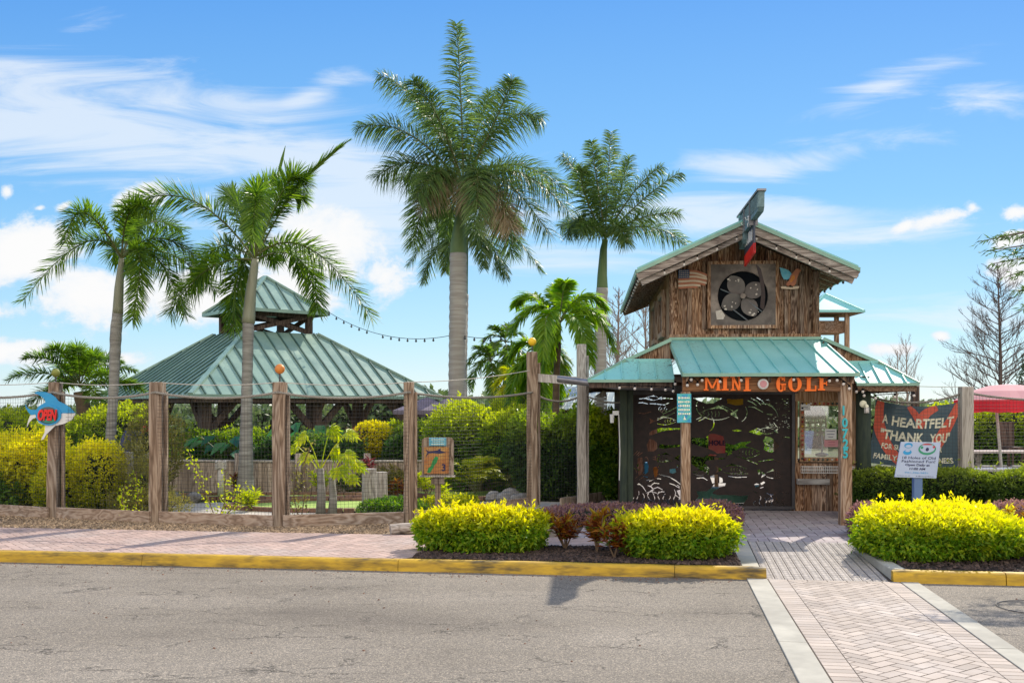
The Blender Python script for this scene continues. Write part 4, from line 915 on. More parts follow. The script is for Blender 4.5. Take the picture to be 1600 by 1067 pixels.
# sign board lettering
SG=empty('mini_golf_sign',BO+AY*BMF+Vector((0,0,BMZ)),-BA,'orange slab serif letters spelling MINI GOLF on the porch beam','sign')
def stroke_letter(ch,w,h,s):
    m=MB(); t=s; sf=s*.95; sh=s*.42
    def bx(x0,z0,x1,z1_): m.box(((x0+x1)/2,0,(z0+z1_)/2),(x1-x0,.03,z1_-z0))
    def dg(x0,z0,x1,z1_,tt): m.bar((x0,0.001,z0),(x1,0.001,z1_),.03,tt,up=(0,1,0)) if False else m.add([(x0-tt/2,-.015,z0),(x0+tt/2,-.015,z0),(x1+tt/2,-.015,z1_),(x1-tt/2,-.015,z1_),(x0-tt/2,.015,z0),(x0+tt/2,.015,z0),(x1+tt/2,.015,z1_),(x1-tt/2,.015,z1_)],[(0,1,2,3),(7,6,5,4),(0,4,5,1),(1,5,6,2),(2,6,7,3),(3,7,4,0)])
    def serif(xc,z,ww=None): ww=ww or t*1.9; bx(xc-ww/2,z-sh/2,xc+ww/2,z+sh/2)
    H=h/2; Wd=w/2
    if ch=='I': bx(-t/2,-H+sh,t/2,H-sh); serif(0,-H+sh/2); serif(0,H-sh/2)
    if ch=='M':
        bx(-Wd+t*.35,-H+sh,-Wd+t*1.1,H-sh); bx(Wd-t*1.2,-H+sh,Wd-t*.25,H-sh); dg(0,-H*.75,-Wd+t*.8,H-sh,t*.7); dg(0,-H*.75,Wd-t*.8,H-sh,t*.7)
        for x,z in ((-Wd+t*.7,-H+sh/2),(Wd-t*.7,-H+sh/2),(-Wd+t*.4,H-sh/2),(Wd-t*.4,H-sh/2)): serif(x,z,t*1.6)
    if ch=='N':
        bx(-Wd+t*.4,-H+sh,-Wd+t*1.0,H-sh); bx(Wd-t*1.0,-H+sh*.5,Wd-t*.4,H-sh); dg(Wd-t*.8,-H+.002,-Wd+t*.75,H-sh*.6,t*.8)
        for x,z in ((-Wd+t*.7,-H+sh/2),(-Wd+t*.45,H-sh/2),(Wd-t*.6,H-sh/2)): serif(x,z,t*1.5)
    if ch in 'OG':
        N=28; a0,a1=(0,360) if ch=='O' else (40,350)
        V=[]; A=np.linspace(math.radians(a0),math.radians(a1),N+1)
        for a in A:
            tk=t*(.55+.5*abs(math.cos(a)))
            for yy in (-.015,.015):
                V.append((Wd*math.cos(a),yy,H*math.sin(a))); V.append(((Wd-tk)*math.cos(a),yy,(H-tk*.72)*math.sin(a)))
        f=[]
        for i in range(N): a=i*4; b=a+4; f+=[(a,b,b+1,a+1),(a+2,a+3,b+3,b+2),(a,a+2,b+2,b),(a+1,b+1,b+3,a+3)]
        m.add(V,f)
        if ch=='G': bx(Wd*.35-t*.5,-H*.02-sh*.5,Wd+t*.15,-H*.02+sh*.5); bx(Wd-t*.85,-H*.8,Wd-t*.02,-H*.02-sh*.5); bx(Wd*.62,H*.35,Wd*.62+sh*.8,H*.95)
    if ch in 'LF':
        bx(-Wd+t*.5,-H+sh,-Wd+t*1.5,H-sh); serif(-Wd+t,H-sh/2 if ch=='L' else -H+sh/2,t*1.9)
        if ch=='L': bx(-Wd,-H,Wd,-H+sh*1.1); bx(Wd-sh*.9,-H+sh*1.1,Wd,-H+h*.38)
        else: bx(-Wd,H-sh*1.1,Wd,H); bx(Wd-sh*.9,H-h*.36,Wd,H-sh*1.1); bx(-Wd+t*1.5,-sh*.5,Wd*.45,sh*.6); bx(Wd*.3,-h*.16,Wd*.5,-sh*.5); bx(Wd*.3,sh*.6,Wd*.5,h*.16)
    return m
lets=[('M',1102,1123,587,610),('I',1129,1136,588,610),('N',1143,1157,588,610),('I',1163,1171,589,611),('G',1213,1226,588,612),('O',1232,1251,588,612),('L',1258,1274,588,611),('F',1278,1296,588,610)]
for ch,xa,xb,ya,yb_ in lets:
    x0,za=bl(xa,ya,BMF); x1,zb=bl(xb,yb_,BMF); w=x1-x0; h=za-zb
    if ch=='I': w=.11
    mb=stroke_letter(ch,max(w,.10)*(1.22 if ch in 'MN' else 1.12),h*1.0,{'M':.044,'N':.046,'I':.055}.get(ch,.055))
    o=mb.build('letter',MT['orange'],SG,loc=((x0+x1)/2,-.018,(za+zb)/2-BMZ)); bevel(o,.004,2)
gx,gz=bl(1192,600,BMF); mb=MB(); mb.tube([(0,0,0),(0,-.03,0),(0,-.045,0)],[.078,.078,.060],24); 
o=mb.build('round_plate',[MT['white']],SG,loc=(gx,0,gz-BMZ),smooth=False); mb=MB(); mb.tube([(0,-.046,0),(0,-.052,0)],[.052,.046],24); mb.build('plate_face',MT['umbpink'],o)
# house numbers down the right porch post
HN=empty('house_number',(0,0,0),0,'teal digits 10725 running down the right porch post','house number')
pxn=[(1318,642),(1320,661),(1320,678),(1321,694),(1321,709)]; yb0=BY+.02-.165/2-.012
for ch,(px,py) in zip('10725',pxn):
    x,z=bl(px,py,yb0); P=BO+AX*x+AY*yb0+Vector((0,0,z))
    me=text_me(ch,.185,.008,.85,0,.006,mat=MT['numteal'],fn=lambda a,b,c:tuple(P+AX*a+AY*(-c)+Vector((0,0,b))))
    link('digit',me,HN)
# poster on the left porch post
x0,za=bl(1058,615,BY-.09); x1,zb=bl(1080,660,BY-.09); PS=empty('poster',BO+AX*((x0+x1)/2)+AY*(BY-.085)+Vector((0,0,(za+zb)/2)),-BA,'blue and green splashed poster with cream lettering on the left porch post','poster')
mb=MB(); mb.box((0,0,0),(x1-x0,.01,za-zb)); mb.build('board',MT['poster'],PS)
rr=random.Random(2)
for k in range(5):
    z=.15-.058*k; x=-.085; mb=MB()
    while x<.08: w=rr.uniform(.008,.022); mb.box((x+w/2,-.008,z),(w,.003,rr.uniform(.018,.034))); x+=w+.008
    mb.build('faded_print',MT['bannertext'],PS)
mb=MB(); mb.add([(-.012,-.009,-.17),(.03,-.009,-.17),(.016,-.009,-.145),(.004,-.009,-.11),(-.004,-.009,-.145)],[(0,1,2,3,4)])
mb.build('boat_picture',MT['bannertext'],PS)
# flags on the gable
fa,fb_=bl(1060,422,-.07),bl(1107,451,-.07)
FL=empty('metal_flag',BO+AX*fa[0]-AY*.075+Vector((0,0,fa[1])),-BA,'faded stars and stripes cut out of sheet metal left of the fan','flag')
fw_,fh_=fb_[0]-fa[0],fa[1]-fb_[1]
def wav(x): return .012*math.sin(x*14)
for k in range(9):
    x0=0 if k>3 else fw_*.37; ln=fw_*(.94 if k%3 else 1.0)*(1 if k<6 else (1-.11*(k-5)))
    mb=MB(); N=12; V=[]; z0,z1_=-fh_*k/9-.002,-fh_*(k+1)/9
    for i in range(N+1):
        x=x0+(ln-x0)*i/N; V+=[(x,wav(x),z0+.03*math.sin(x*9)*x/fw_-.10*(x/fw_)**2*(1 if k<3 else .1)*fw_),(x,wav(x),z1_+.03*math.sin(x*9)*x/fw_-.10*(x/fw_)**2*(1 if k<2 else .1)*fw_)]
    mb.add(V,[(2*i,2*i+2,2*i+3,2*i+1) for i in range(N)]); mb.build('stripe',MT['flagred' if k%2==0 else 'flagwhite'],FL)
mb=MB(); mb.add([(0,-.004,0.002),(fw_*.36,-.004,.006),(fw_*.36,-.004,-fh_*.44),(0,-.004,-fh_*.445)],[(0,1,2,3)])
for i in range(5):
    for j in range(4):
        cx,cz=fw_*.36*(i+.7)/5.4,-fh_*.44*(j+.6)/4.2; pl=[(cx+(.012 if q%2==0 else .005)*math.cos(q*PI/5),-.007,cz+(.012 if q%2==0 else .005)*math.sin(q*PI/5)) for q in range(10)]; mb.add(pl,[tuple(range(10))],1)
mb.build('canton',[MT['flagblue'],MT['flagwhite']],FL)
ra,rb=bl(1218,418,-.07),bl(1252,452,-.07); RX,RZ=ra; rw,rh=rb[0]-ra[0],ra[1]-rb[1]
RS=empty('metal_rooster',BO+AX*RX-AY*.075+Vector((0,0,RZ)),-BA,'blue and rust red cut metal bird with a banner right of the fan','wall ornament')
def pl2(pts): return [(x*rw,-y*rh) for x,y in pts]
def flat(pts,mat,name,par,y=0.,th=.006):
    mb=MB(); mb.prism(pts,lambda a,b,t:(a,y-th*t,b)); return mb.build(name,MT[mat],par)
flat(pl2([(0,0),(.2,.05),(.42,.14),(.55,.30),(.48,.48),(.36,.56),(.2,.55),(.1,.38)]),'aqua','wing',RS)
flat(pl2([(.50,.36),(.62,.24),(.72,.10),(.80,.06),(.97,.12),(1.,.18),(.92,.2),(.88,.32),(.80,.52),(.74,.76),(.62,.88),(.5,.80),(.36,.86),(.28,.76),(.42,.60)]),'flagred','body',RS,-.008)
flat(pl2([(.56,.42),(.66,.34),(.70,.5),(.6,.62),(.5,.7),(.46,.62)]),'ballorange','breast',RS,-.016)
flat(pl2([(.05,.88),(.28,.86),(.3,.9),(.6,.92),(.62,.88),(.9,.86),(.86,.97),(.6,1.),(.25,.98),(.08,.96)]),'flagwhite','ribbon',RS,-.01)
# boom with metal cladding projecting from the ridge, with the hanging board
BM_=empty('ridge_boom',BO+AX*(XP-.03),-BA+.02,'corrugated metal clad boom jutting out from the ridge above the fan','boom')
zb1=ZP+.20; zb0=ZP-.06; y0,y1=-2.05,.2
mb=MB()
for (ya,yb2,za,zc) in ((y0,-1.42,zb0-.02,zb1),(-1.40,-.92,zb0-.10,zb1-.03),(-.90,-.42,zb0-.30,zb1-.06)):
    mb.prism([(ya+.02,za+.06),(ya+.08,za),(yb2,za-.03),(yb2,zc-.02),(ya,zc)],lambda a,b,t:(-.045+.09*t,a,b))
    n=int((yb2-ya)/.06)
    for k in range(n): y=ya+.04+k*.06; mb.bar((-.05,y,za+.05),(-.05,y,zc-.03),.014,.02)
mb.bar((0,y0-.03,zb1+.02),(0,-.3,zb1-.05),.13,.03,1)
for y in (-1.41,-.91): mb.box((0,y,(zb0+zb1)/2-.07),(.13,.05,.36),1)
mb.build('cladding',[pm('weathered_cladding',(.20,.30,.32),(.12,.19,.20),14,.6,.4,metal=.3),MT['pipe']],BM_)
HS=empty('hanging_board',BO+AX*(XP+.01),-BA,'black and red hanging board with white lettering below the ridge boom','sign')
yA,yB=-1.45,-.55; ht,hb=ZP-.11,ZP-.62
mb=MB(); mb.prism([(yA,hb+.02),(yB,hb-.06),(yB,ht-.12),(yA,ht)],lambda a,b,t:(-.012+.024*t,a,b)); mb.build('board',MT['signdark'],HS)
mb=MB(); mb.prism([(yA,hb+.018),(yB,hb-.062),(yB,hb+.10),(yA,hb+.17)],lambda a,b,t:(-.016+.032*t,a,b)); mb.build('red_band',MT['signred'],HS)
mb=MB(); rr=random.Random(5)
for k in range(5):
    y=yA+.10+k*.155; z0_=hb+.22; 
    mb.box((-.02,y+.02,z0_+.09),(.006,.03,.17)); mb.box((-.02,y+.06,z0_+.09+(.07 if k%2 else -.05)),(.0062,.06,.03)); 
    if k!=2: mb.box((-.0202,y+.09,z0_+.08),(.006,.025,.13))
mb.build('white_lettering',MT['white'],HS)
mb=MB()
for y in (yA+.1,yB-.15): mb.tube([(0,y,ht-.03),(0,y+.02,ht+.09)],.01,5)
mb.build('hanger',MT['black'],HS)
for i,(px,py,yy) in enumerate(((1177,352,-.9),(1172,362,-.6),(1182,344,-1.3))):
    a=bl(px,py,yy); mb=MB()
    mb.ball((0,0,.05),.022,10,7); mb.tube([(0,0,.03),(0,0,-.03)],[.018,.014],6)
    for s_ in (-1,1): mb.tube([(0,0,.02),(s_*.04,0,.0),(s_*.055,0,.045)],.007,5); mb.tube([(0,0,-.03),(s_*.022,0,-.06),(s_*.018,0,-.10)],.008,5)
    mb.build('skeleton_figurine',MT['white'],loc=BO+AX*(XP-.05)+AY*yy+Vector((0,0,a[1])),rz=-BA,label=('small white skeleton figurine perched on the hanging board','white skeleton figurine clinging lower on the boom side','uppermost white skeleton figurine at the boom tip')[i],cat='figurine',group='skeleton figurines on the boom')
# dark rudder like piece hanging over the right of the fan
rp=[bl(x,y,-1.0) for x,y in ((1181,412),(1189,420),(1194,440),(1196,462),(1194,485),(1188,480),(1190,455),(1187,435))]
mb=MB(); mb.prism([(x-XP,z) for x,z in rp],lambda a,b,t:(a,-.99+.012*t,b)); mb.build('hanging_fin',MT['steel'],loc=BO+AX*XP,rz=-BA,label='dark curved metal fin hanging over the right side of the fan',cat='ornament')
# turret at the back right
TB=empty('roof_turret',(0,0,0),0,'small teal roofed turret behind the right slope of the gable roof','turret')
c=at(1300,480,25.0); mb=MB(); hw=.68
ap=Vector((c.x-.1,25.2,at(0,458,25).z)); cn=[Vector((c.x-.05+a*hw,25.2+b*hw,at(0,489,25).z)) for a,b in ((-1,-1),(1,-1),(1,1),(-1,1))]
mb.add([ap]+cn,[(0,1,2),(0,2,3),(0,3,4),(0,4,1)]); 
for k in range(4): mb.bar(cn[k],cn[(k+1)%4],.04,.06); mb.bar(ap,cn[k],.04)
mb.build('roof',MT['teal'],TB)
mb=MB()
for a,b in ((-1,-1),(1,-1),(1,1),(-1,1)): mb.box((ap.x+a*.40,25.2+b*.40,(cn[0].z+1.8)/2),(.1,.1,cn[0].z-1.8))
mb.build('post',MT['porchpost'],TB)
mb=MB(); mb.add([v*.999+Vector((0,0,-.03)) for v in cn],[(3,2,1,0)]); mb.box((ap.x,25.2,cn[0].z-.35),(.7,.7,.3)); mb.build('soffit',MT['plank_soffit'],TB)
# lantern, utility box
a=bl(1349,634,-.85); LN=empty('wall_lantern',BO+AX*(a[0]+.0)-AY*.86+Vector((0,0,a[1])),-BA,'cream caged lantern mounted on the round green pole','lamp')
mb=MB(); mb.ball((0,.02,.03),.058,14,8,0,(1,.45,1)); mb.build('back_plate',MT['bannertext'],LN,smooth=True)
mb=MB(); mb.tube([(0.02,-.02,.02),(.03,-.05,.0),(.035,-.05,-.02)],[.02,.03,.034],10); mb.build('arm',MT['bannertext'],LN)
mb=MB(); mb.tube([(.035,-.05,-.02),(.035,-.05,-.10),(.035,-.05,-.115)],[.028,.028,.015],12); mb.build('glass_jar',MT['bulb'],LN,smooth=True)
mb=MB()
for q in range(6): an=q*PI/3; mb.tube([(.035+.034*math.cos(an),-.05+.034*math.sin(an),-.02),(.035+.034*math.cos(an),-.05+.034*math.sin(an),-.11)],.0035,4)
mb.build('cage',MT['white'],LN)
a=bl(968,607+0,-.4); mb=MB(); 
x,z=bl(962,645,-.35); mb.box((0,0,0),(.10,.07,.07)); mb.tube([(-.06,-.0,-.02),(-.06,0,-.16)],[.038,.03],10); mb.tube([(.05,0,-.03),(.07,.03,-.6),(.06,.03,-1.1)],.008,5); mb.build('junction_box',MT['white'],loc=BO+AX*x-AY*.36+Vector((0,0,z)),rz=-BA,label='white junction box and lamp on the left corner post',cat='electrical box')
# gutter pipe and timber from the fence to the building
p0=at(839,590,17.8); p1=at(962,600,17.1); p2=at(1056,603,16.6)
mb=MB(); mb.bar(p0,p1,.10,.14,0); mb.build('tie_beam',MT['piling'],label='long weathered timber running from the tall fence post to the gate roof',cat='beam')
q0=at(872,592,17.2); q1=at(966,604,16.7); q2=at(1056,605,16.4); mb=MB(); mb.tube([q0,q1,q2],.055,12); mb.tube([q0+Vector((-.004,0,0)),q0+Vector((-.012,0,0))],.04,12,1); mb.build('drain_pipe',[MT['pipe'],MT['black']],smooth=False,label='grey metal pipe running under the timber toward the gate',cat='pipe')
# objects seen through the gate
P=at(1075,700,21.5); b=at(1105,706,21.0)
def gthing(name,mat,px0,py0,px1,py1,d,label,cat,th=.03):
    a,b=at(px0,py0,d),at(px1,py1,d); mb=MB(); mb.box(((a.x+b.x)/2,d,(a.z+b.z)/2),(abs(b.x-a.x),th,abs(a.z-b.z))); 
    o=mb.build(name,MT[mat],label=label,cat=cat); return bevel(o,.01)
a,b=at(1107,672,19.5),at(1133,712,19.5)
ST=empty('hole_sign',((a.x+b.x)/2,19.5,0),0,'coral red sign reading HOLE on a post beyond the gate','sign')
mb=MB(); mb.box((0,0,(a.z+b.z)/2),(b.x-a.x,.03,a.z-b.z)); mb.build('board',MT['pink'],ST); mb=MB(); mb.box((0,.03,b.z/2+.1),(.07,.05,b.z+.2)); mb.build('post',MT['porchpost'],ST)
zc=(a.z+b.z)/2; link('lettering',text_me('HOLE',.13,.003,1,0,.003,fn=lambda x,y,z:(x,-.02+z,y+zc),mat=MT['ink']),ST)
gthing('yellow_board','yellowboard',1136,618,1166,636,19.6,'yellow painted board hanging at the back of the passage','board')
mb=MB(); V=[]; n=14
for i in range(n+1):
    t=i/n*2-1; w=.30*math.sqrt(max(0,1-t*t*.98)); V+=[(t*.62,-w,.16+.06*t*t),(t*.5,-w*.6,-.09),(t*.5,w*.6,-.09),(t*.62,w,.16+.06*t*t)]
mb.add(V,[(i*4+j,(i+1)*4+j,(i+1)*4+j+1,i*4+j+1) for i in range(n) for j in range(3)]+[(i*4,i*4+3,(i+1)*4+3,(i+1)*4) for i in range(n)])
g0=at(1135,775,18.3); mb.build('upturned_hull',MT['greenboat'],loc=(g0.x,18.3,.12),rz=.05,label='faded green low boat hull lying just behind the gate',cat='boat')
gthing('blue_barrel','logoblue',1006,722,1015,745,20.5,'blue container standing in the courtyard left of the gate middle','container',.2)
gthing('teal_bin','aqua',1042,728,1058,742,20.6,'pale teal bin low behind the gate',"bin",.2)
gthing('orange_jar','ballorange',1020,728,1029,746,19.9,'orange clay jar standing behind the foliage cutouts of the gate','jar',.12)
# ------------------------------------------------------------------ ROPE AND NET FENCE
FE=empty('rope_fence',(FP[3][0],FP[3][1],0),0,'net fence of tall weathered posts, sagging ropes and low kick boards left of the gate','fence')
fo_=Vector(FE.location)
def rel(p): return Vector(p)-fo_
allp=[(x,y,CH+43/F*y) for x,y in FP]; allp=[(x,y,z,w) for (x,y,z),w in zip(allp,(.18,.17,.20,.185,.15))]+[(.35,17.8,CH+90/F*17.8,.19),(1.23,18.1,CH+102/F*18.1,.165)]
for i,(x,y,z,w) in enumerate(allp):
    mb=MB(); n=6; zs=np.linspace(-.05,z,n+1); V=[]
    for k,zz in enumerate(zs):
        jx=.006*math.sin(k*2+i); 
        for a,b in ((-1,-1),(1,-1),(1,1),(-1,1)): V.append((x-fo_.x+a*w/2+jx+(0 if i!=1 else -.035*(1-zz/z)),y-fo_.y+b*w/2*.9,zz))
    f=[(k*4+j,k*4+(j+1)%4,(k+1)*4+(j+1)%4,(k+1)*4+j) for k in range(n) for j in range(4)]+[(0,3,2,1),tuple(n*4+q for q in range(4))]
    mb.add(V,f); mb.box((x-fo_.x+w*.5+.025,y-fo_.y+.02,z*.47),(.045,.07,z*.92))
    po=mb.build('post',MT['post'] if i<6 else MT['piling'],FE); bevel(po,.012,2)
    if i in (1,3,5):
        r_={1:.066,3:.072,5:.072}[i]; h={1:.10,3:.14,5:.13}[i]; mt={1:'ballgreen',3:'ballorange',5:'ballyellow'}[i]
        m2=MB(); m2.tube([(x-fo_.x,y-fo_.y,z),(x-fo_.x,y-fo_.y,z+h)],.012,6); s_=m2.build('pin',MT['darkmetal'],po)
        m2=MB(); m2.ball((x-fo_.x,y-fo_.y,z+h+r_*.7),r_,28,18); o=m2.build('golf_ball_finial',MT[mt],po,smooth=True,label={1:'mossy green ball finial',3:'orange ball finial',5:'yellow ball finial'}[i])
def sag(a,b,s,n=14): 
    a=Vector(a);b=Vector(b); return [a.lerp(b,t)+Vector((0,0,-4*s*t*(1-t))) for t in np.linspace(0,1,n)]
def rope(a,b,s,rad=.02,mat='rope',par=FE,name='rope'):
    pts=sag(a,b,s,24); L=(Vector(a)-Vector(b)).length; mb=MB()
    if rad>.012:                               # three twisted strands
        for q in range(3):
            P=[]; N=int(L/.035)
            for k in range(N+1):
                t=k/N; c=Vector(a).lerp(Vector(b),t)+Vector((0,0,-4*s*t*(1-t))); an=t*L/.14*2*PI+q*2*PI/3
                P.append(c+Vector((0,math.cos(an),math.sin(an)))*rad*.52)
            mb.tube(P,rad*.58,5)
    else: mb.tube(pts,rad,6)
    return mb.build(name,MT[mat],par,smooth=True)
def net(a,b,zlo,zhi_fn,par,cell=.055,nm='netting'):
    mb=MB(); a=Vector(a);b=Vector(b); L=(b-a).length; nx=int(L/cell); wr=.0019
    P=lambda t,z:(a.x+(b.x-a.x)*t,a.y+(b.y-a.y)*t+.012*math.sin(9*t+3*z),z)
    for i in range(nx+1):
        t=i/nx; zh=zhi_fn(t); mb.tube([P(t,zlo),P(t,(zlo+zh)/2),P(t,zh)],wr,3,cap=False)
    z=zlo
    zm=max(zhi_fn(0),zhi_fn(1))
    while z<zm:
        ts=[t for t in np.linspace(0,1,19) if zhi_fn(t)>=z-.03]
        seg=[]
        for t in np.linspace(0,1,25):
            if zhi_fn(t)>=z: seg.append(P(t,z))
            else:
                if len(seg)>1: mb.tube(seg,wr,3,cap=False)
                seg=[]
        if len(seg)>1: mb.tube(seg,wr,3,cap=False)
        z+=cell
    return mb.build(nm,MT['net'],par)
zr=lambda y: CH+27/F*y
for i in range(len(allp)-2):
    x0,y0,z0,w0=allp[i]; x1,y1,z1_,w1=allp[i+1]; X0,Y0=x0-fo_.x,y0-fo_.y; X1,Y1=x1-fo_.x,y1-fo_.y
    ra_=zr(y0); rb_=zr(y1); sg=.085
    rope((X0,Y0-.10,ra_),(X1,Y1-.10,rb_),sg); rope((X0,Y0-.02,z0-.0),(X1,Y1-.02,(z1_-.0 if i<4 else CH+62/F*y1)),.045,.007,'cord',name='cord')
    if i<4:
        mb=MB(); kb=.19; mb.bar((X0+.07,Y0-.11,kb/2-.02),(X1-.07,Y1-.11,kb/2-.02),.045,kb); bevel(mb.build('kick_board',MT['board'],FE),.006)
    else:
        mb=MB(); mb.bar((X0+.07,Y0-.03,.08),(X1-.05,Y1-.03,.08),.045,.17); bevel(mb.build('kick_board',MT['board'],FE),.006)
    net((X0,Y0-.07,0),(X1,Y1-.07,0),.14 if i<4 else .14,lambda t,ra_=ra_,rb_=rb_: ra_+(rb_-ra_)*t-4*sg*t*(1-t),FE)
x0,y0,z0,_=allp[5]; x1,y1,z1_,_=allp[6]
rope((x0-fo_.x+.1,y0-fo_.y,CH+22/F*y0),(x1-fo_.x-.05,y1-fo_.y,CH+20/F*y1),.09); rope((x1-fo_.x+.08,y1-fo_.y,CH+22/F*y1),(2.0-fo_.x,17.5-fo_.y,CH+14/F*17.5),.07,.017)
net((x0-fo_.x+.1,y0-fo_.y,0),(x1-fo_.x,y1-fo_.y,0),.1,lambda t:CH+22/F*y0-.36*t*(1-t),FE)
mb=MB(); mb.bar((x0-fo_.x+.5,y0-fo_.y+.0,.07),(2.15-fo_.x,19.8-fo_.y,.07),.05,.16); bevel(mb.build('kick_board',MT['retain'],FE),.006)
# shark sign
a=at(40,612,15.85); b=at(118,690,15.85)
SK=empty('shark_sign',((a.x+b.x)/2,15.86,(a.z+b.z)/2),0,'blue and white shark cutout with red OPEN lettering hung on the first fence post','sign')
def sp(pts): 
    out=[]
    for x,y in pts: p=at(x/4.268,570+y/4.268,15.86); out.append((p.x-SK.location.x,p.z-SK.location.z))
    return out
def sflat(pts,mat,name,y,th=.02,par=SK):
    mb=MB(); mb.prism(sp(pts),lambda u,v,t:(u,y-th*t,v)); return mb.build(name,MT[mat],par)
bt=[(172,262),(182,285),(205,298),(245,300),(262,275),(290,258),(306,250),(303,232),(285,215),(262,200),(232,188),(250,178),(300,180),(340,192),(372,215),(390,240),(430,258),(465,280),(502,320),(420,322),(380,345),(350,360),(270,352),(238,330),(210,334),(190,312),(176,285)]
sflat(bt,'sharkblue','blue_body',0)
sflat([(372,322),(502,320),(502,335),(478,368),(430,392),(380,404),(348,404),(300,402),(262,388),(248,362),(243,338),(270,330),(330,345)],'white','white_belly',.004)
sflat([(205,335),(240,332),(246,350),(222,358),(196,385),(182,414),(190,375)],'white','tail_fin',.002); sflat([(305,400),(372,402),(345,430),(312,462),(292,495),(276,500),(300,450)],'white','pectoral_fin',.006)
def ell(cx,cy,rx,ry,n=36): return [(cx+rx*math.cos(q),cy+ry*math.sin(q)) for q in np.linspace(0,2*PI,n,endpoint=False)]
o=sflat(ell(330,335,84,68),'sharkblue','ring',-.022,.016); sflat(ell(328,336,68,56),'darkglass','ring_face',-.04,.006)
sflat(ell(335,372,42,14),'logogreen','green_glow_stroke',-.047,.004)
cxy=sp([(322,338)])[0]
me=text_me('OPEN',.165,.012,.70,.22,.007,.93,fn=lambda x,y,z:(x+cxy[0],-.055-z,y*1.35+cxy[1]),mat=MT['signred']); link('lettering',me,SK)
# hole map sign
d=16.0; a=at(659,683,d); b=at(709,742,d); MS=empty('hole_map_sign',((a.x+b.x)/2,d,0),0,'rust orange hole map board with a blue plaque on a short wooden post','sign')
w_,h_=b.x-a.x,a.z-b.z; zb_=b.z
outl=[(-w_/2,zb_),(w_/2,zb_),(w_/2,a.z-.07)]+[(w_/2-.07+.07*math.cos(t),a.z-.07+.07*math.sin(t)) for t in np.linspace(0,PI/2,6)][1:]+[(-w_/2+.07+.07*math.cos(t),a.z-.07+.07*math.sin(t)) for t in np.linspace(PI/2,PI,6)]
mb=MB(); mb.prism(outl,lambda x,y,t:(x,.03*t,y)); mb.build('back_board',MT['post'],MS)
mb=MB(); mb.box((-.02,-.012,zb_+h_*.39),(w_*.76,.018,h_*.70)); o=mb.build('map_face',MT['mapboard'],MS)
mb=MB(); mb.box((0-.0,-.016,zb_+h_*.88),(w_*.54,.02,h_*.22)); bevel(mb.build('plaque',MT['aqua'],MS),.008)
mb=MB(); 
for k in range(3): mb.box((0,-.0275,zb_+h_*(.94-.06*k)),(w_*(.40-.06*(k%2)),.003,h_*.016))
mb.build('plaque_print',MT['bannertext'],MS)
def ms(u,v): return (-.02+(u-.5)*w_*.76,zb_+h_*(.04+.70*(1-v)))
mb=MB(); mb.prism([ms(*p) for p in ((.46,.34),(.58,.38),(.52,.58),(.44,.66),(.36,.80),(.24,.97),(.12,.96),(.16,.80),(.28,.70),(.34,.52))],lambda x,y,t:(x,-.024+.003*t,y)); mb.build('green_map',MT['mapgreen'],MS)
mb=MB(); mb.prism([ms(*p) for p in ((.06,.08),(.16,.15),(.34,.14),(.55,.12),(.66,.03),(.68,.13),(.92,.20),(.60,.25),(.34,.22),(.18,.24),(.06,.38),(.13,.2))],lambda x,y,t:(x,-.024+.003*t,y)); mb.build('marlin_picture',MT['ink'],MS)
c=ms(.80,.78); link('hole_number',text_me('3',.15,.002,1,0,.004,fn=lambda x,y,z:(c[0]+x,-.024-z,c[1]+y),mat=MT['ink']),MS)
mb=MB(); mb.box((.0,-.03,zb_-.015),(w_+.05,.13,.025)); bevel(mb.build('ledge',MT['piling'],MS),.004)
mb=MB(); mb.box((0,.02,zb_/2-.02),(.085,.085,zb_+.02)); mb.box((.0,.0,zb_-.09),(.2,.08,.10)); bevel(mb.build('post',MT['post'],MS),.006)
# banner right of the building
BN=empty('thank_you_banner',(5.7,16.7,0),0,'slate and coral fabric banner reading A HEARTFELT THANK YOU beside the round pole','banner')
c4=[at(1368,624,16.9),at(1503,627,16.5),at(1506,733,16.45),at(1354,722,16.95)]
def bn(u,v,o=0.):          # u 0..1 left-right, v 0..1 down
    top=c4[0].lerp(c4[1],u)+Vector((0,0,-.10*math.sin(PI*u))); bot=c4[3].lerp(c4[2],u)+Vector((0,0,-.03*math.sin(PI*u)))
    p=top.lerp(bot,v); p.y+=.05*math.sin(u*7+v*2)*(.4+v)-o+.02*math.sin(u*19+v*5); p.x+=(.05*math.sin(PI*v))*(1-2*u); return p-Vector(BN.location)
mb=MB(); NU,NV=40,26; V=[bn(i/NU,j/NV) for j in range(NV+1) for i in range(NU+1)]
mb.add(V,[(j*(NU+1)+i,(j+1)*(NU+1)+i,(j+1)*(NU+1)+i+1,j*(NU+1)+i+1) for j in range(NV) for i in range(NU)])
mb.build('cloth',MT['bannerdark'],BN,smooth=True)
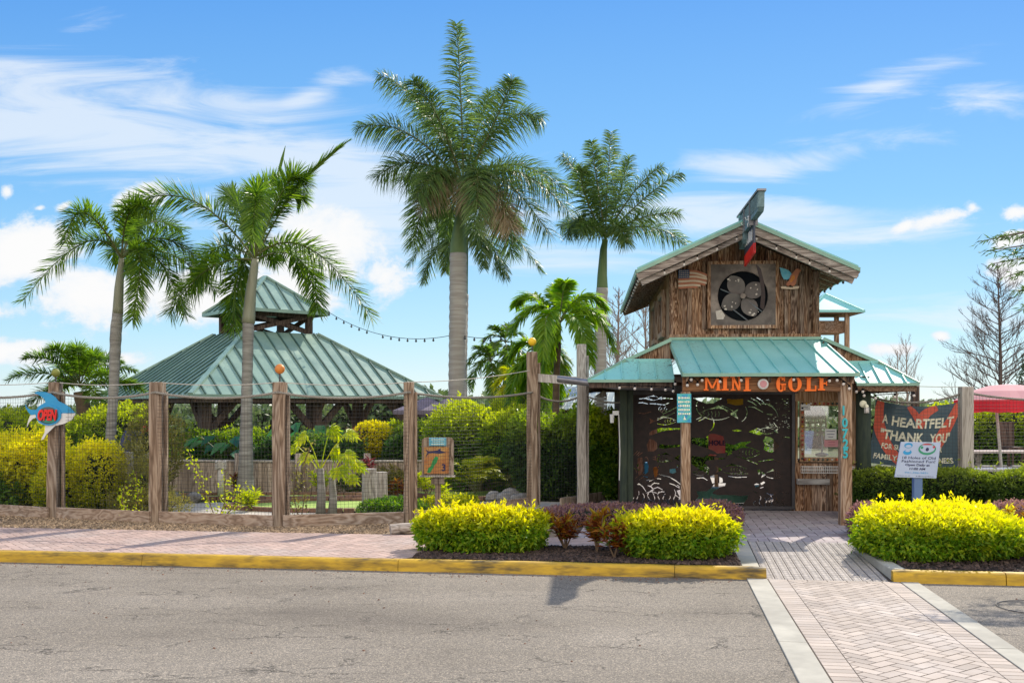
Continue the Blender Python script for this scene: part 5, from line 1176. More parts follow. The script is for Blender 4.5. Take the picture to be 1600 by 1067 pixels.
def strip(name,cl,wd,mat,o=.004,n=24):   # painted ribbon on the cloth following a (u,v) centre line
    P=[Vector(p) for p in cl]; Q=[]
    for k in range(n+1):
        t=k/n*(len(P)-1); i=min(int(t),len(P)-2); f=t-i
        p0,p1,p2,p3=P[max(i-1,0)],P[i],P[i+1],P[min(i+2,len(P)-1)]
        Q.append(.5*((2*p1)+(p2-p0)*f+(2*p0-5*p1+4*p2-p3)*f*f+(3*p1-p0-3*p2+p3)*f**3))
    V=[]
    for k,q in enumerate(Q):
        t=(Q[min(k+1,n)]-Q[max(k-1,0)]).normalized(); nn=Vector((-t.y*1.0,t.x*1.25)); w_=wd*(.75+.5*math.sin(PI*k/n))
        for s_ in (-1,-.33,.33,1):
            u=min(1,max(0,q.x+nn.x*w_*s_)); v=min(1,max(0,q.y+nn.y*w_*s_)); V.append(bn(u,v,o))
    mb=MB(); mb.add(V,[(k*4+j,(k+1)*4+j,(k+1)*4+j+1,k*4+j+1) for k in range(n) for j in range(3)]); return mb.build(name,MT[mat],BN)
strip('heart_ribbon',[(.07,.0),(.045,.25),(.09,.5),(.22,.76),(.36,.99)],.055,'bannerred'); strip('heart_ribbon',[(.97,.02),(.90,.25),(.80,.48),(.70,.70),(.62,.9)],.06,'bannerred',.005)
strip('heart_ribbon',[(.72,.03),(.60,.10),(.54,.22),(.52,.36)],.05,'bannerred'); strip('heart_ribbon',[(.40,.01),(.46,.12),(.50,.26)],.03,'bannerred',.0052)
def btext(s,u0,u1,v,hh,sh=0,bold=.012,ul=True):
    me=text_me(s,1,.0,1,sh,bold,1.0)
    n=len(me.vertices); co=np.zeros(n*3); me.vertices.foreach_get('co',co); co=co.reshape(-1,3); xa,xb=co[:,0].min(),co[:,0].max(); ya,yb2=co[:,1].min(),co[:,1].max()
    co=np.array([tuple(bn(u0+(x-xa)/(xb-xa)*(u1-u0),v-((y-ya)/(yb2-ya)-.5)*hh,.009)) for x,y,z in co]); me.vertices.foreach_set('co',co.ravel()); me.update(); me.materials.append(MT['bannertext']); link('lettering',me,BN)
def serif_text(words,v,hh,bold=.02,sh=.06):
    for s,u0,u1,dv,k in words: btext(s,u0,u1,v+dv,hh*k,sh,bold)
serif_text([('A',.09,.155,.0,1),('HEARTFELT',.20,.93,.01,1.08)],.27,.145,.03)
serif_text([('"THANK',.08,.57,.0,1.1),('YOU"',.65,.90,.01,1.05)],.51,.15,.035)
serif_text([('FOR SUPPORTING OUR',.12,.80,.0,1.)],.70,.09,.03,0); serif_text([('FAMILY-OWNED BUSINESS',.06,.92,.02,1.)],.855,.09,.03,0)
# right fence with post, ropes, net
RFN=empty('rope_fence',(7.1,16.3,0),0,'rope and net fence right of the building with one thick weathered post','fence')
ro=Vector(RFN.location)
mb=MB(); x,y=at(1509,700,16.3).x,16.3; zt=CH+36/F*16.3; mb.box((x-ro.x,0,zt/2),(.19,.17,zt)); bevel(mb.build('post',MT['piling'],RFN),.012)
mb=MB(); mb.box((x-ro.x+2.4,.1,zt/2),(.18,.17,zt)); bevel(mb.build('post',MT['piling'],RFN),.012)
rope((x-ro.x+.1,-.02,CH+25/F*16.3),(x-ro.x+2.3,.05,CH+20/F*16.3),.08,.02,'rope',RFN); rope((c4[0].x-ro.x-.1,c4[0].y-ro.y,c4[0].z+.05),(x-ro.x-.1,0,CH+24/F*16.3),.12,.02,'rope',RFN)
rope((c4[3].x-ro.x,.1,CH-92/F*16.3),(x-ro.x+2.3,-.1,CH-93/F*16.3),.01,.007,'cord',RFN,'cord'); rope((x-ro.x,-.03,CH+36/F*16.3),(c4[0].x-ro.x-.3,.3,CH+44/F*16.3),.03,.006,'cord',RFN,'cord')
net((x-ro.x+.1,-.02,0),(x-ro.x+2.3,.05,0),.55,lambda t:CH+24/F*16.3-.32*t*(1-t),RFN); net((4.25+1.5-ro.x,.15,0),(x-ro.x-.1,0.0,0),.55,lambda t:CH+12/F*16.3-.32*t*(1-t),RFN)
# blue opening hours sign
d=13.3; s4=[at(1408,690,d),at(1470,691,d),at(1463,747,d),at(1398,745,d)]
IS=empty('opening_hours_sign',(at(1436,720,d).x,d,0),0,'pale blue opening hours board on a blue post in front of the banner','sign'); io=Vector(IS.location)
mb=MB(); V=[p-io for p in s4]; V=V[::-1]; mb.add(V+[p+Vector((0,.02,0)) for p in V],[(0,1,2,3),(7,6,5,4),(0,4,5,1),(1,5,6,2),(2,6,7,3),(3,7,4,0)]); mb.build('board',MT['signblue'],IS)
def ip(u,v,o=.003): t=s4[0].lerp(s4[1],u); b=s4[3].lerp(s4[2],u); p=t.lerp(b,v)-io; p.y-=o; return p
def itext(s,u0,u1,v,hh,bold=0.,mat='ink',sh=0.):
    me=text_me(s,1,.0,1,sh,bold); n=len(me.vertices); co=np.zeros(n*3); me.vertices.foreach_get('co',co); co=co.reshape(-1,3); xa,xb=co[:,0].min(),co[:,0].max(); ya,y2=co[:,1].min(),co[:,1].max()
    co=np.array([tuple(ip(u0+(x-xa)/(xb-xa)*(u1-u0),v-((y-ya)/(y2-ya)-.5)*hh)) for x,y,z in co]); me.vertices.foreach_set('co',co.ravel()); me.update(); me.materials.append(MT[mat]); link('lettering',me,IS)
itext('18 Holes of Old',.10,.92,.44,.075,.005); itext('Fashioned Fun!',.10,.92,.54,.075,.005); itext('Open Daily at',.20,.80,.65,.085,.025); itext('11:00 AM',.32,.70,.75,.065,.03); itext('941-306-5831',.22,.78,.86,.045,0,'logoblue'); itext('Follow us on        & @minigolfplace',.05,.93,.955,.03,.005)
def iflat(pts,mat,name,o): mb=MB(); mb.add([ip(u,v,o) for u,v in pts],[tuple(range(len(pts)))[::-1]]); return mb.build(name,MT[mat],IS)
def iel(cx,cy,rx,ry,a0=0,a1=360,n=30): return [(cx+rx*math.cos(math.radians(q)),cy+ry*math.sin(math.radians(q))) for q in np.linspace(a0,a1,n,endpoint=a1-a0<360)]
iflat(iel(.20,.10,.105,.075),'logoblue','logo',.003); iflat(iel(.20,.12,.075,.04),'signblue','logo_inset',.005)
iflat(iel(.20,.29,.105,.075),'logoblue','logo',.003); iflat(iel(.20,.25,.06,.03),'signblue','logo_inset',.005)
iflat(iel(.68,.19,.22,.165),'logogreen','logo',.003); iflat(iel(.68,.17,.185,.125),'signblue','logo_inset',.005); iflat(iel(.66,.08,.12,.045,180,360),'logored','logo_arch',.007); iflat(iel(.68,.20,.04,.05),'ink','logo_centre',.007); iflat(iel(.84,.13,.035,.035),'logored','logo_spot',.007); iflat(iel(.54,.15,.035,.04),'logogreen','logo_spot',.007)
zp=at(1435,748,d).z; mb=MB(); mb.box((0,.06,(zp+.25)/2),(.11,.08,zp+.25)); bevel(mb.build('post',MT['postblue'],IS),.006)
# red umbrella, tables
UM=empty('red_parasol',(at(1566,700,20.0).x,20.0,0),0,'sun faded red parasol with a pink top and leaning white pole','umbrella')
cx,cz=at(1574,600,20).x-UM.location.x,at(1574,600,20).z; zr_=at(0,625,20).z; zv=at(0,645,20).z; R_=.98
mb=MB(); V=[(cx,0,cz)]; n=8; rings=[(.35,.90),(.7,.55),(1.,.0)]
for rr_,hh in rings:
    for k in range(n*4):
        a=2*PI*k/(n*4)+.2; dip=.94+.06*abs(math.cos(a*4-.8)); V.append((cx+R_*rr_*math.cos(a)*dip,R_*rr_*math.sin(a)*dip,zr_+(cz-zr_)*hh))
N=n*4; f=[(0,1+k,1+(k+1)%N) for k in range(N)]+[(1+r*N+k,1+(r+1)*N+k,1+(r+1)*N+(k+1)%N,1+r*N+(k+1)%N) for r in range(2) for k in range(N)]
mb.add(V,f); mb.build('canopy',MT['umbpink'],UM)
mb=MB(); V=[]
for k in range(N): 
    a=2*PI*k/N+.2; dip=.94+.06*abs(math.cos(a*4-.8)); V+=[(cx+R_*math.cos(a)*dip,R_*math.sin(a)*dip,zr_),(cx+R_*1.01*math.cos(a)*dip,R_*1.01*math.sin(a)*dip,zv+.03*abs(math.sin(k*PI/4)))]
mb.add(V,[(2*k,2*k+1,2*((k+1)%N)+1,2*((k+1)%N)) for k in range(N)]); mb.build('valance',MT['umbred'],UM)
mb=MB(); mb.tube([(at(1567,735,20).x-UM.location.x,0,.2),(at(1557,640,20).x-UM.location.x,0,1.7),(cx,0,cz)],.028,10); mb.build('pole',MT['white'],UM,smooth=True)
def table(x,y,z,L,W,label,mat='greywood'):
    t=empty('picnic_table',(x,y,0),0,label,'table'); mb=MB()
    for k in range(5): mb.box((0,(k-2)*W/5,z),(L,W/5-.012,.04))
    mb.build('table_top',MT[mat],t); 
    for s_ in (-1,1):
        mb=MB(); mb.bar((s_*L*.33,-W*.45,.02),(s_*L*.33,W*.12,z-.03),.09,.04); mb.bar((s_*L*.33,W*.45,.02),(s_*L*.33,-W*.12,z-.03),.09,.04); mb.build('leg',MT[mat],t)
    for s_ in (-1,1): mb=MB(); mb.box((0,s_*W*.85,z*.6),(L,.24,.04)); mb.build('bench',MT['white' if mat=='w' else mat],t)
    return t
table(at(1585,0,20.3).x,20.5,at(0,706,20.3).z,1.9,.8,'grey slatted picnic table under the red parasol'); table(at(1600,0,17.6).x,17.8,at(0,734,17.6).z,2.2,.5,'low pale table behind the green hedge at the right edge','white') if False else None
mb=MB(); p=at(1575,733,18.4); mb.box((0,0,0),(1.7,.35,.05)); 
for s_ in (-.6,.6): mb.box((s_,0,-p.z/2),(.07,.3,p.z-.05))
bevel(mb.build('bench',MT['white'],loc=(p.x,18.4,p.z),label='long white bench top showing just over the hedge at the right edge',cat='bench'),.01)
c_=at(1572,668,21.5); mb=MB(); mb.box((0,0,0),(.32,.05,.55)); mb.box((0,-.25,-.27),(.32,.4,.05)); 
for a,b in ((-.14,-.4),(.14,-.4),(-.14,0),(.14,0)): mb.box((a,b,-.6),(.04,.04,.62))
mb.build('chair',MT['darkwood'],loc=(c_.x,21.5,c_.z-.15),label='dark wooden high chair behind the picnic table',cat='chair')
# garden umbrellas
def parasol(px0,px1,pyt,pye,d,label,grp='plum grey garden parasols'):
    a,b=at(px0,pye,d),at(px1,pye,d); t=at((px0+px1)/2,pyt,d); u=empty('garden_parasol',((a.x+b.x)/2,d,0),.2,label,'umbrella',grp); R_=(b.x-a.x)/2
    mb=MB(); n=6; V=[(0,0,t.z)]+[(R_*math.cos(2*PI*k/n),R_*math.sin(2*PI*k/n),a.z) for k in range(n)]+[(R_*math.cos(2*PI*k/n),R_*math.sin(2*PI*k/n),a.z-.10) for k in range(n)]
    mb.add(V,[(0,1+k,1+(k+1)%n) for k in range(n)]+[(1+k,1+n+k,1+n+(k+1)%n,1+(k+1)%n) for k in range(n)]); mb.build('canopy',MT['umbrella'],u)
    mb=MB(); mb.tube([(0,0,0),(0,0,t.z)],.03,8); mb.build('pole',MT['darkmetal'],u); return u
parasol(614,720,620,641,26,'plum grey parasol between the pavilion eave and the thick royal palm'); parasol(652,745,621,645,30,'plum grey parasol half hidden behind the thick royal palm trunk')
def part(nm,mat,par,fn,**k): mb=MB(); fn(mb); return mb.build(nm,MT[mat],par,**k)
# ------------------------------------------------------------------ PAVILION
PVa=math.radians(38.7); PC=Vector((-7.28,30.25,0)); PV=empty('garden_pavilion',PC,PVa,'square open pavilion with a two tier pale green metal roof on dark timber posts','pavilion')
hs_=3.73; ze_=2.05; zt_=at(0,523,30.2).z; ht_=1.13
def tier(h0,z0,h1,z1_,seam,mat,hip=True):
    mb=MB()
    for k in range(4):
        c,s=math.cos(k*PI/2),math.sin(k*PI/2); R=lambda x,y,z:(x*c-y*s,x*s+y*c,z)
        n=int(round(2*h0/seam)); 
        for i in range(n):
            a0,a1=-h0+2*h0*i/n,-h0+2*h0*(i+1)/n
            def ty(a):   # how far up a seam that starts at x=a runs before it meets the hip
                return 0. if abs(a)<=h1 else (abs(a)-h1)/(h0-h1)
            def tp(a): t=1-ty(a); return R(a,-h0+(h0-h1)*t,z0+(z1_-z0)*t)
            pts=[R(a0,-h0,z0),R(a1,-h0,z0)]
            if 1-ty(a1)>.001: pts.append(tp(a1))
            if a0<-h1<a1: pts.append(R(-h1,-h1,z1_))
            if a0<h1<a1: pts.insert(-1 if False else 3,R(h1,-h1,z1_))
            if 1-ty(a0)>.001: pts.append(tp(a0))
            if len(pts)>2: mb.add(pts,[tuple(range(len(pts)))])
            if i>0 and 1-ty(a0)>.02: p=R(a0,-h0,z0); q=tp(a0); mb.bar((p[0],p[1],p[2]+.02),(q[0],q[1],q[2]+.02),.032,.05,1)
        mb.bar(R(-h0,-h0,z0+.02),R(-h1,-h1,z1_+.02),.13,.06)
        mb.bar(R(-h0,-h0-.01,z0-.03),R(h0,-h0-.01,z0-.03),.05,.09)
    return mb.build('roof',[MT[mat],MT['seam']],PV)
tier(hs_,ze_,ht_,zt_,.40,'tealdark')
zc0=at(0,490,30.2).z; zc1=at(0,433,30.2).z; hc=1.36
tier(hc,zc0,.02,zc1,.38,'tealdark')
def cup(mb):
    h=.93
    for a in (-1,1):
        for b in (-1,1): mb.box((a*h,b*h,(zt_+zc0)/2-.0),(.17,.17,zc0-zt_+.1))
    for a in (-1,1):
        mb.box((0,a*h,zc0-.08),(2*h,.10,.14)); mb.box((a*h,0,zc0-.08),(.10,2*h,.14))
        mb.bar((-h,a*h,zt_+.05),(h,a*h,zc0-.1),.08,.12); mb.bar((h,a*h+.01,zt_+.05),(-h,a*h+.01,zc0-.1),.08,.12); mb.bar((a*h,-h,zt_+.05),(a*h,h,zc0-.1),.08,.12); mb.bar((a*h+.01,h,zt_+.05),(a*h+.01,-h,zc0-.1),.08,.12)
part('cupola_frame','darkwood',PV,cup)
def und(mb):
    for a in (-1,1): mb.box((0,a*(hs_-.12),ze_-.10),(2*hs_-.2,.12,.16)); mb.box((a*(hs_-.12),0,ze_-.1),(.12,2*hs_-.45,.16))
    for k in range(9):
        t=-hs_+.4+k*(2*hs_-.8)/8
        for s_ in (-1,1): 
            mb.bar((t,s_*(hs_-.1),ze_-.03),(t*.35,s_*ht_,zt_-.12),.06,.12); mb.bar((s_*(hs_-.1),t,ze_-.03),(s_*ht_,t*.35,zt_-.12),.06,.12)
part('eave_frame','darkwood',PV,und)
for a,b in ((-1,-1),(1,-1),(1,1),(-1,1),(0,-1),(1,0),(0,1),(-1,0)):
    q=hs_-.62; X_,Y_=a*q,b*q
    part('post','darkwood',PV,lambda mb: mb.box((X_,Y_,1.0),(.26,.26,2.0)))
    def br(mb):
        for dx,dy in ((1,0),(-1,0),(0,1),(0,-1)):
            if abs(X_+dx*.8)<=q+.01 and abs(Y_+dy*.8)<=q+.01 and (abs(X_+dx*.8)>q-.9 and abs(b)==1 and dy==0 or abs(Y_)>=0 and (abs(a)==1 and dx==0) or (abs(b)==1 and dy==0)): mb.bar((X_+dx*.1,Y_+dy*.1,1.15),(X_+dx*.85,Y_+dy*.85,ze_-.1),.12,.16)
    part('brace','darkwood',PV,br)
part('floor_slab','path',PV,lambda mb: mb.box((0,0,.03),(2*hs_-.8,2*hs_-.8,.08)))
for (x,y) in ((-1.2,.2),(1.3,-.9)):
    t=empty('pavilion_table',PC+Vector((x,y,.07)),.3,'dark round table under the pavilion '+('on its left' if x<0 else 'on its right'),'table'); part('table_top','darkwood',t,lambda mb:mb.tube([(0,0,.70),(0,0,.75)],.55,20)); part('leg','darkwood',t,lambda mb:mb.tube([(0,0,0),(0,0,.7)],.06,8))
# string lights
def lights(pts_sag,nb,label,name='string_light',rb=.022,rad=.008,bm='bulb',drop=.06):
    L=empty(name,pts_sag[0][0],0,label,'string lights'); o=Vector(pts_sag[0][0]); mb=MB(); all_=[]
    for a,b,s in pts_sag: P=sag(a,b,s,16); mb.tube([p-o for p in P],rad,5); all_+=P[:-1]
    mb.build('cable',MT['black'],L)
    n=len(all_)
    for k in range(nb):
        p=all_[int((k+.5)/nb*(n-1))]-o; m=MB(); m.tube([p,p-Vector((0,0,drop*.5))],rb*.55,6,1); m.ball(p-Vector((0,0,drop*.5+rb)),rb,10,7,0,(1,1,1.15)); m.build('bulb',[MT[bm],MT['black']],L,smooth=True)
lights([(at(514,488,30),at(705,524,27),.35)],13,'dark string lights from the pavilion cupola to the thick royal palm',bm='darkglass',rb=.03)
lights([(at(722,524,27),at(800,522,24),.08)],5,'short run of string lights between the royal palm and the small palm',bm='darkglass',rb=.03)
BLl=lambda x,y,z: BO+AX*x+AY*y+Vector((0,0,z))
yR=YF+.045
lights([(BLl(XP-.05,yR,ZP-.17),BLl(XP-HWd+.12,yR,roofz(XP-HWd)-.10),.03)],5,'cream bulbs strung along the left rake of the gable')
lights([(BLl(XP+.05,yR,ZP-.17),BLl(XP+HWd-.12,yR,roofz(XP+HWd)-.10),.03)],5,'cream bulbs strung along the right rake of the gable')
xe_=XP-HWd-.01; lights([(BLl(xe_+.05,YF+.1,roofz(xe_)-.04),BLl(xe_+.05,YB-.2,roofz(xe_)-.04),.0)],15,'cream bulbs under the left eave of the gable roof')
xe_=XP+HWd+.01; lights([(BLl(xe_,YF+.1,roofz(xe_)-.04),BLl(xe_-.02,YB-.2,roofz(xe_)-.04),.0)],12,'small dark bulbs under the right eave of the gable roof',bm='darkglass',rb=.022)
x_a,x_b=E0+.05,E1-.05; yq=BY-.09
for k,(px,py) in enumerate(((1080,592),(1092,594),(1092,601),(1075,601),(1158,594),(1240,594),(1296,594),(1313,595),(1318,600),(1326,607),(1303,618))):
    pass
def bulbset(label,pts,y,nm='string_light'):
    P=[BLl(*( (bl(px,py,y)[0],y,bl(px,py,y)[1]) )) for px,py in pts]; L=empty(nm,P[0],0,label,'string lights'); o=P[0]
    mb=MB(); mb.tube([p-o+Vector((0,0,.05)) for p in P],.007,5); mb.build('cable',MT['black'],L)
    for p in P: m=MB(); q=p-o; m.tube([q+Vector((0,0,.05)),q+Vector((0,0,.02))],.016,6,1); m.ball(q,.023,12,8,0,(1,1,1.1)); m.build('bulb',[MT['bulb'],MT['black']],L,smooth=True)
bulbset('cream bulbs looped along the left end of the porch beam',[(1074,602),(1080,593),(1090,601),(1097,594),(1125,596)],BY-.09)
bulbset('cream bulbs looped along the right end of the porch beam',[(1158,594),(1240,593),(1296,595),(1308,594),(1318,600),(1327,607)],BY-.10)
bulbset('bulbs hanging under the left wing eave',[(968,606),(992,607),(1018,608),(1040,609),(1052,611),(1055,600)],-1.05)
bulbset('white bulbs strung along the right wing toward the round pole',[(1338,612),(1350,618),(1348,612),(1368,622),(1398,620),(1428,618)],-.95)
# ------------------------------------------------------------------ VEGETATION
def nrm(a): return a/np.maximum(np.linalg.norm(a,axis=1,keepdims=True),1e-9)
def add_leaves(mb,P,D,Nn,L,W,m=0,fold=.15,bend=0.):
    P=np.asarray(P);n=len(P); D=nrm(D); Sd=nrm(np.cross(D,Nn)); Nn=nrm(np.cross(Sd,D)); L=np.broadcast_to(L,(n,))[:,None]; W=np.broadcast_to(W,(n,))[:,None]
    mid=P+D*L*.45; V=np.stack([P,mid+Sd*W*.5+Nn*W*fold,P+D*L-Nn*L*bend,mid-Sd*W*.5+Nn*W*fold],1).reshape(-1,3)
    mb.add(V,np.arange(n*4).reshape(n,4),m)
def wob(P,s,seed):
    r=np.random.default_rng(seed); o=np.zeros(len(P))
    for k in range(5):
        d=r.normal(size=3); d/=np.linalg.norm(d); o+=np.sin(P@d*s*(1+k*.6)+r.uniform(0,6.3))/(1+k*.5)
    return o/2.5
def bush(name,c,half,n,leafm,L=.035,W=.018,p=2.4,label=None,cat='shrub',group=None,seed=1,rz=0.,amp=.10,k=5,core=.84,depth=.16,cut=True,up=.35,wf=3.,sprigs=0,stems=0,aspect=None,loc_only=False,bend=.15,holes=0.):
    """leaf rosettes spread over and inside a lumpy superellipsoid, with a shaded inner mass"""
    r=np.random.default_rng(seed); c=np.array(c,float); h=np.array(half,float)
    d=nrm(r.normal(size=(int(n*1.7),3))); a=np.abs(d); rad=(a**p).sum(1)**(-1/p); u=d*rad[:,None]
    P=u*h; sc_=1+amp*wob(u,wf,seed)-depth*r.uniform(0,1,len(P))**2; P*=sc_[:,None]
    keepm=(P[:,2]+c[2]>.0+.02) if cut else np.ones(len(P),bool)
    if holes: keepm&=wob(P/np.max(h)*3,2.2,seed+9)>-1+holes
    P=P[keepm][:n]; u=u[keepm][:n]; n=len(P)
    Nr=nrm(np.sign(u)*np.abs(u)**(p-1)/h)
    if sprigs:
        ii=r.integers(0,n,sprigs); P[ii]+=Nr[ii]*r.uniform(.03,.11,(sprigs,1))*max(.5,min(1.5,h.max()))+[0,0,.04]
    ca,sa=math.cos(rz),math.sin(rz); R=np.array([[ca,-sa,0],[sa,ca,0],[0,0,1]])
    Pk=np.repeat(P,k,0); Nk=np.repeat(Nr,k,0)
    D=Nk*.75+r.normal(size=Pk.shape)*.62; D[:,2]+=up; D=nrm(D); Nn=nrm(np.array([0,0,1.])+Nk*.6+r.normal(size=Pk.shape)*.45)
    Pk=Pk+r.normal(size=Pk.shape)*L*.35
    mb=MB(); Lr=L*r.uniform(.65,1.3,len(Pk)); add_leaves(mb,Pk@R.T,D@R.T,Nn@R.T,Lr,Lr*(W/L),0,.15,bend)
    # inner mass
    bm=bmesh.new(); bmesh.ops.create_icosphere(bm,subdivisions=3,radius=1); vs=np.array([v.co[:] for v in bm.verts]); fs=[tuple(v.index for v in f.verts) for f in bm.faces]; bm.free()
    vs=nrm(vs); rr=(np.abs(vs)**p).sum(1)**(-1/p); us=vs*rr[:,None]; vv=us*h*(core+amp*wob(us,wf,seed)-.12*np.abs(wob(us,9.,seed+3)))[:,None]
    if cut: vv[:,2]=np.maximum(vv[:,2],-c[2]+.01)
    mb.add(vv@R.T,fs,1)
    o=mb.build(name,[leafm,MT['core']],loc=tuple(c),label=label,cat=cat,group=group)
    if stems:
        m2=MB()
        for q in range(stems):
            x,y=r.uniform(-.75,.75,2)*h[:2]; m2.tube([(x*.7,y*.7,-c[2]),(x*.85,y*.85,-c[2]*.4),(x,y,0)],[.012,.009,.006],4)
        e=empty(name,tuple(c),0,label,cat,group); o['label']=''; del o['label']; del o['category']
        if group: del o['group']
        o.name='foliage'; o.location=(0,0,0); o.parent=e; m2.build('stems',MT['barkbrown'],e); return e
    return o
def rframe(u,v,z): p=rf(u,v,z); return p
# golden hedges (in the kerb frame)
H1a=at(750,0,12.1); 
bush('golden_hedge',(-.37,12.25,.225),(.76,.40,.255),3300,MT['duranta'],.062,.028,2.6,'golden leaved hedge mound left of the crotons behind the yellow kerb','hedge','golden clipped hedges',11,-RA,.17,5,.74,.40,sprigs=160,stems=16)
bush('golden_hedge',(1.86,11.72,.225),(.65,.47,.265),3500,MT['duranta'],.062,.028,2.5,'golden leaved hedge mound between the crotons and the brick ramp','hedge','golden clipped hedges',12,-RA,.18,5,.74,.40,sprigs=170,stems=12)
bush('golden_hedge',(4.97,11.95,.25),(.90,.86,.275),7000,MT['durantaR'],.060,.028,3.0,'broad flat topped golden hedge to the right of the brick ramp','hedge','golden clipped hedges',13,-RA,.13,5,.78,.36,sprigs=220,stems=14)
# crotons
def croton(x,y,h,w,label,seed,n=300,mat='croton',L=.13):
    r=np.random.default_rng(seed); e=empty('croton_plant',(x,y,0),0,label,'plant','crotons and small leafy plants'); mb=MB(); st=MB()
    for s_ in range(5):
        a=r.uniform(0,6.28); tx,ty=w*.55*math.cos(a)*r.uniform(.3,1),w*.45*math.sin(a)*r.uniform(.3,1); tz=h*r.uniform(.7,1)
        st.tube([(0,0,0),(tx*.5,ty*.5,tz*.45),(tx,ty,tz*.92)],[.012,.009,.006],5)
        m=n//5; t=r.uniform(.38,1,m)[:,None]; P=np.array([tx,ty,tz*.95])*t+r.normal(size=(m,3))*[.02,.02,.01]
        an=r.uniform(0,6.28,m); el=r.uniform(-.1,1.15,m)*np.clip(t[:,0]+.15,0,1.1); D=np.column_stack([np.cos(an)*np.cos(el),np.sin(an)*np.cos(el),np.sin(el)])
        add_leaves(mb,P,D,np.tile([0,0,1.],(m,1))+r.normal(size=(m,3))*.3,L*r.uniform(.7,1.2,m),L*.26,0,.2,.12)
    mb.build('foliage',MT[mat],e); st.build('stems',MT['barkbrown'],e); return e
croton(.64,12.3,.46,.40,'orange and yellow croton just right of the left golden hedge',1,330); croton(1.0,12.05,.50,.44,'dark purple green croton with yellow tips in the middle of the bed',2,380); croton(1.16,11.62,.42,.36,'leggy croton with green and maroon blades left of the middle golden hedge',3,320)
croton(1.38,11.62,.18,.2,'low young croton at the foot of the middle golden hedge',7,110,L=.09)
croton(5.95,12.0,.62,.5,'red and orange croton at the far right end of the bed',4,420); croton(6.15,11.5,.55,.45,'maroon croton leaning out at the right edge of the bed',5,350)
# purple ground cover
bush('purple_shrub',(1.4,15.1,.12),(1.15,.55,.16),2600,MT['lorop'],.035,.018,2.4,'low purple ground cover in front of the tall fence posts','ground cover',None,21,0,.2,5,.7,.2)
bush('purple_shrub',(2.75,14.35,.16),(.45,.55,.22),1500,MT['lorop'],.035,.018,2.2,'small bronze shrub behind the white boulder at the ramp','shrub',None,22,0,.2,5,.7,.2)
bush('purple_shrub',(4.72,13.6,.18),(.25,.4,.24),1100,MT['lorop'],.035,.018,2.2,'pink purple shrub tucked against the foot of the right porch post','shrub',None,23,0,.15,5,.7,.2)
bush('purple_shrub',(7.1,13.7,.20),(1.0,.4,.24),2400,MT['lorop'],.035,.018,2.6,'pink purple shrub row between the golden and green hedges at the right','shrub',None,24,0,.12,5,.75,.2)
bush('purple_shrub',(6.2,11.15,.10),(.5,.25,.13),700,MT['lorop'],.03,.015,2.2,'sparse pale pink ground cover at the right edge of the bed','ground cover',None,25,0,.2,5,.5,.2)
# green hedges at right
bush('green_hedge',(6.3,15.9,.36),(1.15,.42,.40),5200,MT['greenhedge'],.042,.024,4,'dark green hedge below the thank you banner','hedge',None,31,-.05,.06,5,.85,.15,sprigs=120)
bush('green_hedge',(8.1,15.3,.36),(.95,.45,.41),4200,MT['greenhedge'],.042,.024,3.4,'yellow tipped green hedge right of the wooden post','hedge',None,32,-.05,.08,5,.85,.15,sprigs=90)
bush('green_hedge',(12.2,24.5,.8),(2.6,.8,1.0),6000,MT['midbush'],.09,.05,3.2,'sunlit green hedge behind the red parasol','hedge',None,33,0,.1,5,.85,.2,sprigs=120)
# left garden
bush('yellow_bush',(-8.35,17.6,.55),(.75,.7,.80),2600,MT['yellowbush'],.085,.040,2.0,'tall yellow leaved bush under the shark sign at the left edge','bush',None,41,0,.38,5,.55,.6,sprigs=420)
bush('yellow_bush',(-7.35,17.2,.40),(.60,.6,.62),1900,MT['yellowbush'],.080,.038,2.0,'lower yellow bush directly behind the first fence post','bush',None,48,0,.38,5,.5,.6,sprigs=320)
bush('green_bush',(-8.9,16.9,.25),(.8,.4,.42),1200,MT['midbush'],.075,.04,2.0,'small green bush low at the left edge behind the kick board','bush',None,49,0,.35,5,.5,.6,sprigs=200)
bush('yellow_bush',(-6.85,17.0,.55),(.42,.5,.62),2200,MT['yellowbush'],.05,.027,2.2,'narrow yellow bush right behind the first fence post','bush',None,42,0,.2,5,.7,.25,sprigs=80)
bush('green_bush',(-11.2,22.,.9),(2.6,1.2,.75),4200,MT['midbush'],.09,.05,2.4,'bright green bush beyond the yellow one at the left edge','bush',None,43,0,.2,5,.8,.25)
bush('green_bush',(-8.7,22.3,.8),(1.2,1.,.9),3200,MT['midbush'],.08,.045,2.2,'green bush at the foot of the young palm','bush',None,44,0,.2,5,.8,.25)
bush('wispy_shrub',(-6.1,16.9,.45),(.45,.35,.72),900,MT['brush'],.08,.012,2.,'wispy dry shrub of thin upright stems beside the leaning left palm','shrub',None,45,0,.3,5,.0001,.8,up=.9,sprigs=120,stems=26)
bush('wispy_shrub',(-6.35,18.2,1.0),(.5,.4,.75),1100,MT['brush'],.07,.025,2.,'loose yellow green shrub behind the wispy stems','shrub',None,46,0,.3,5,.4,.5,up=.6,sprigs=120,stems=16)
bush('wispy_shrub',(-5.8,16.4,.18),(.6,.3,.22),600,MT['brush'],.06,.014,2.,'low scruffy growth along the kick board by the grey piling','shrub',None,47,0,.3,5,.0001,.8,up=.9,stems=14)
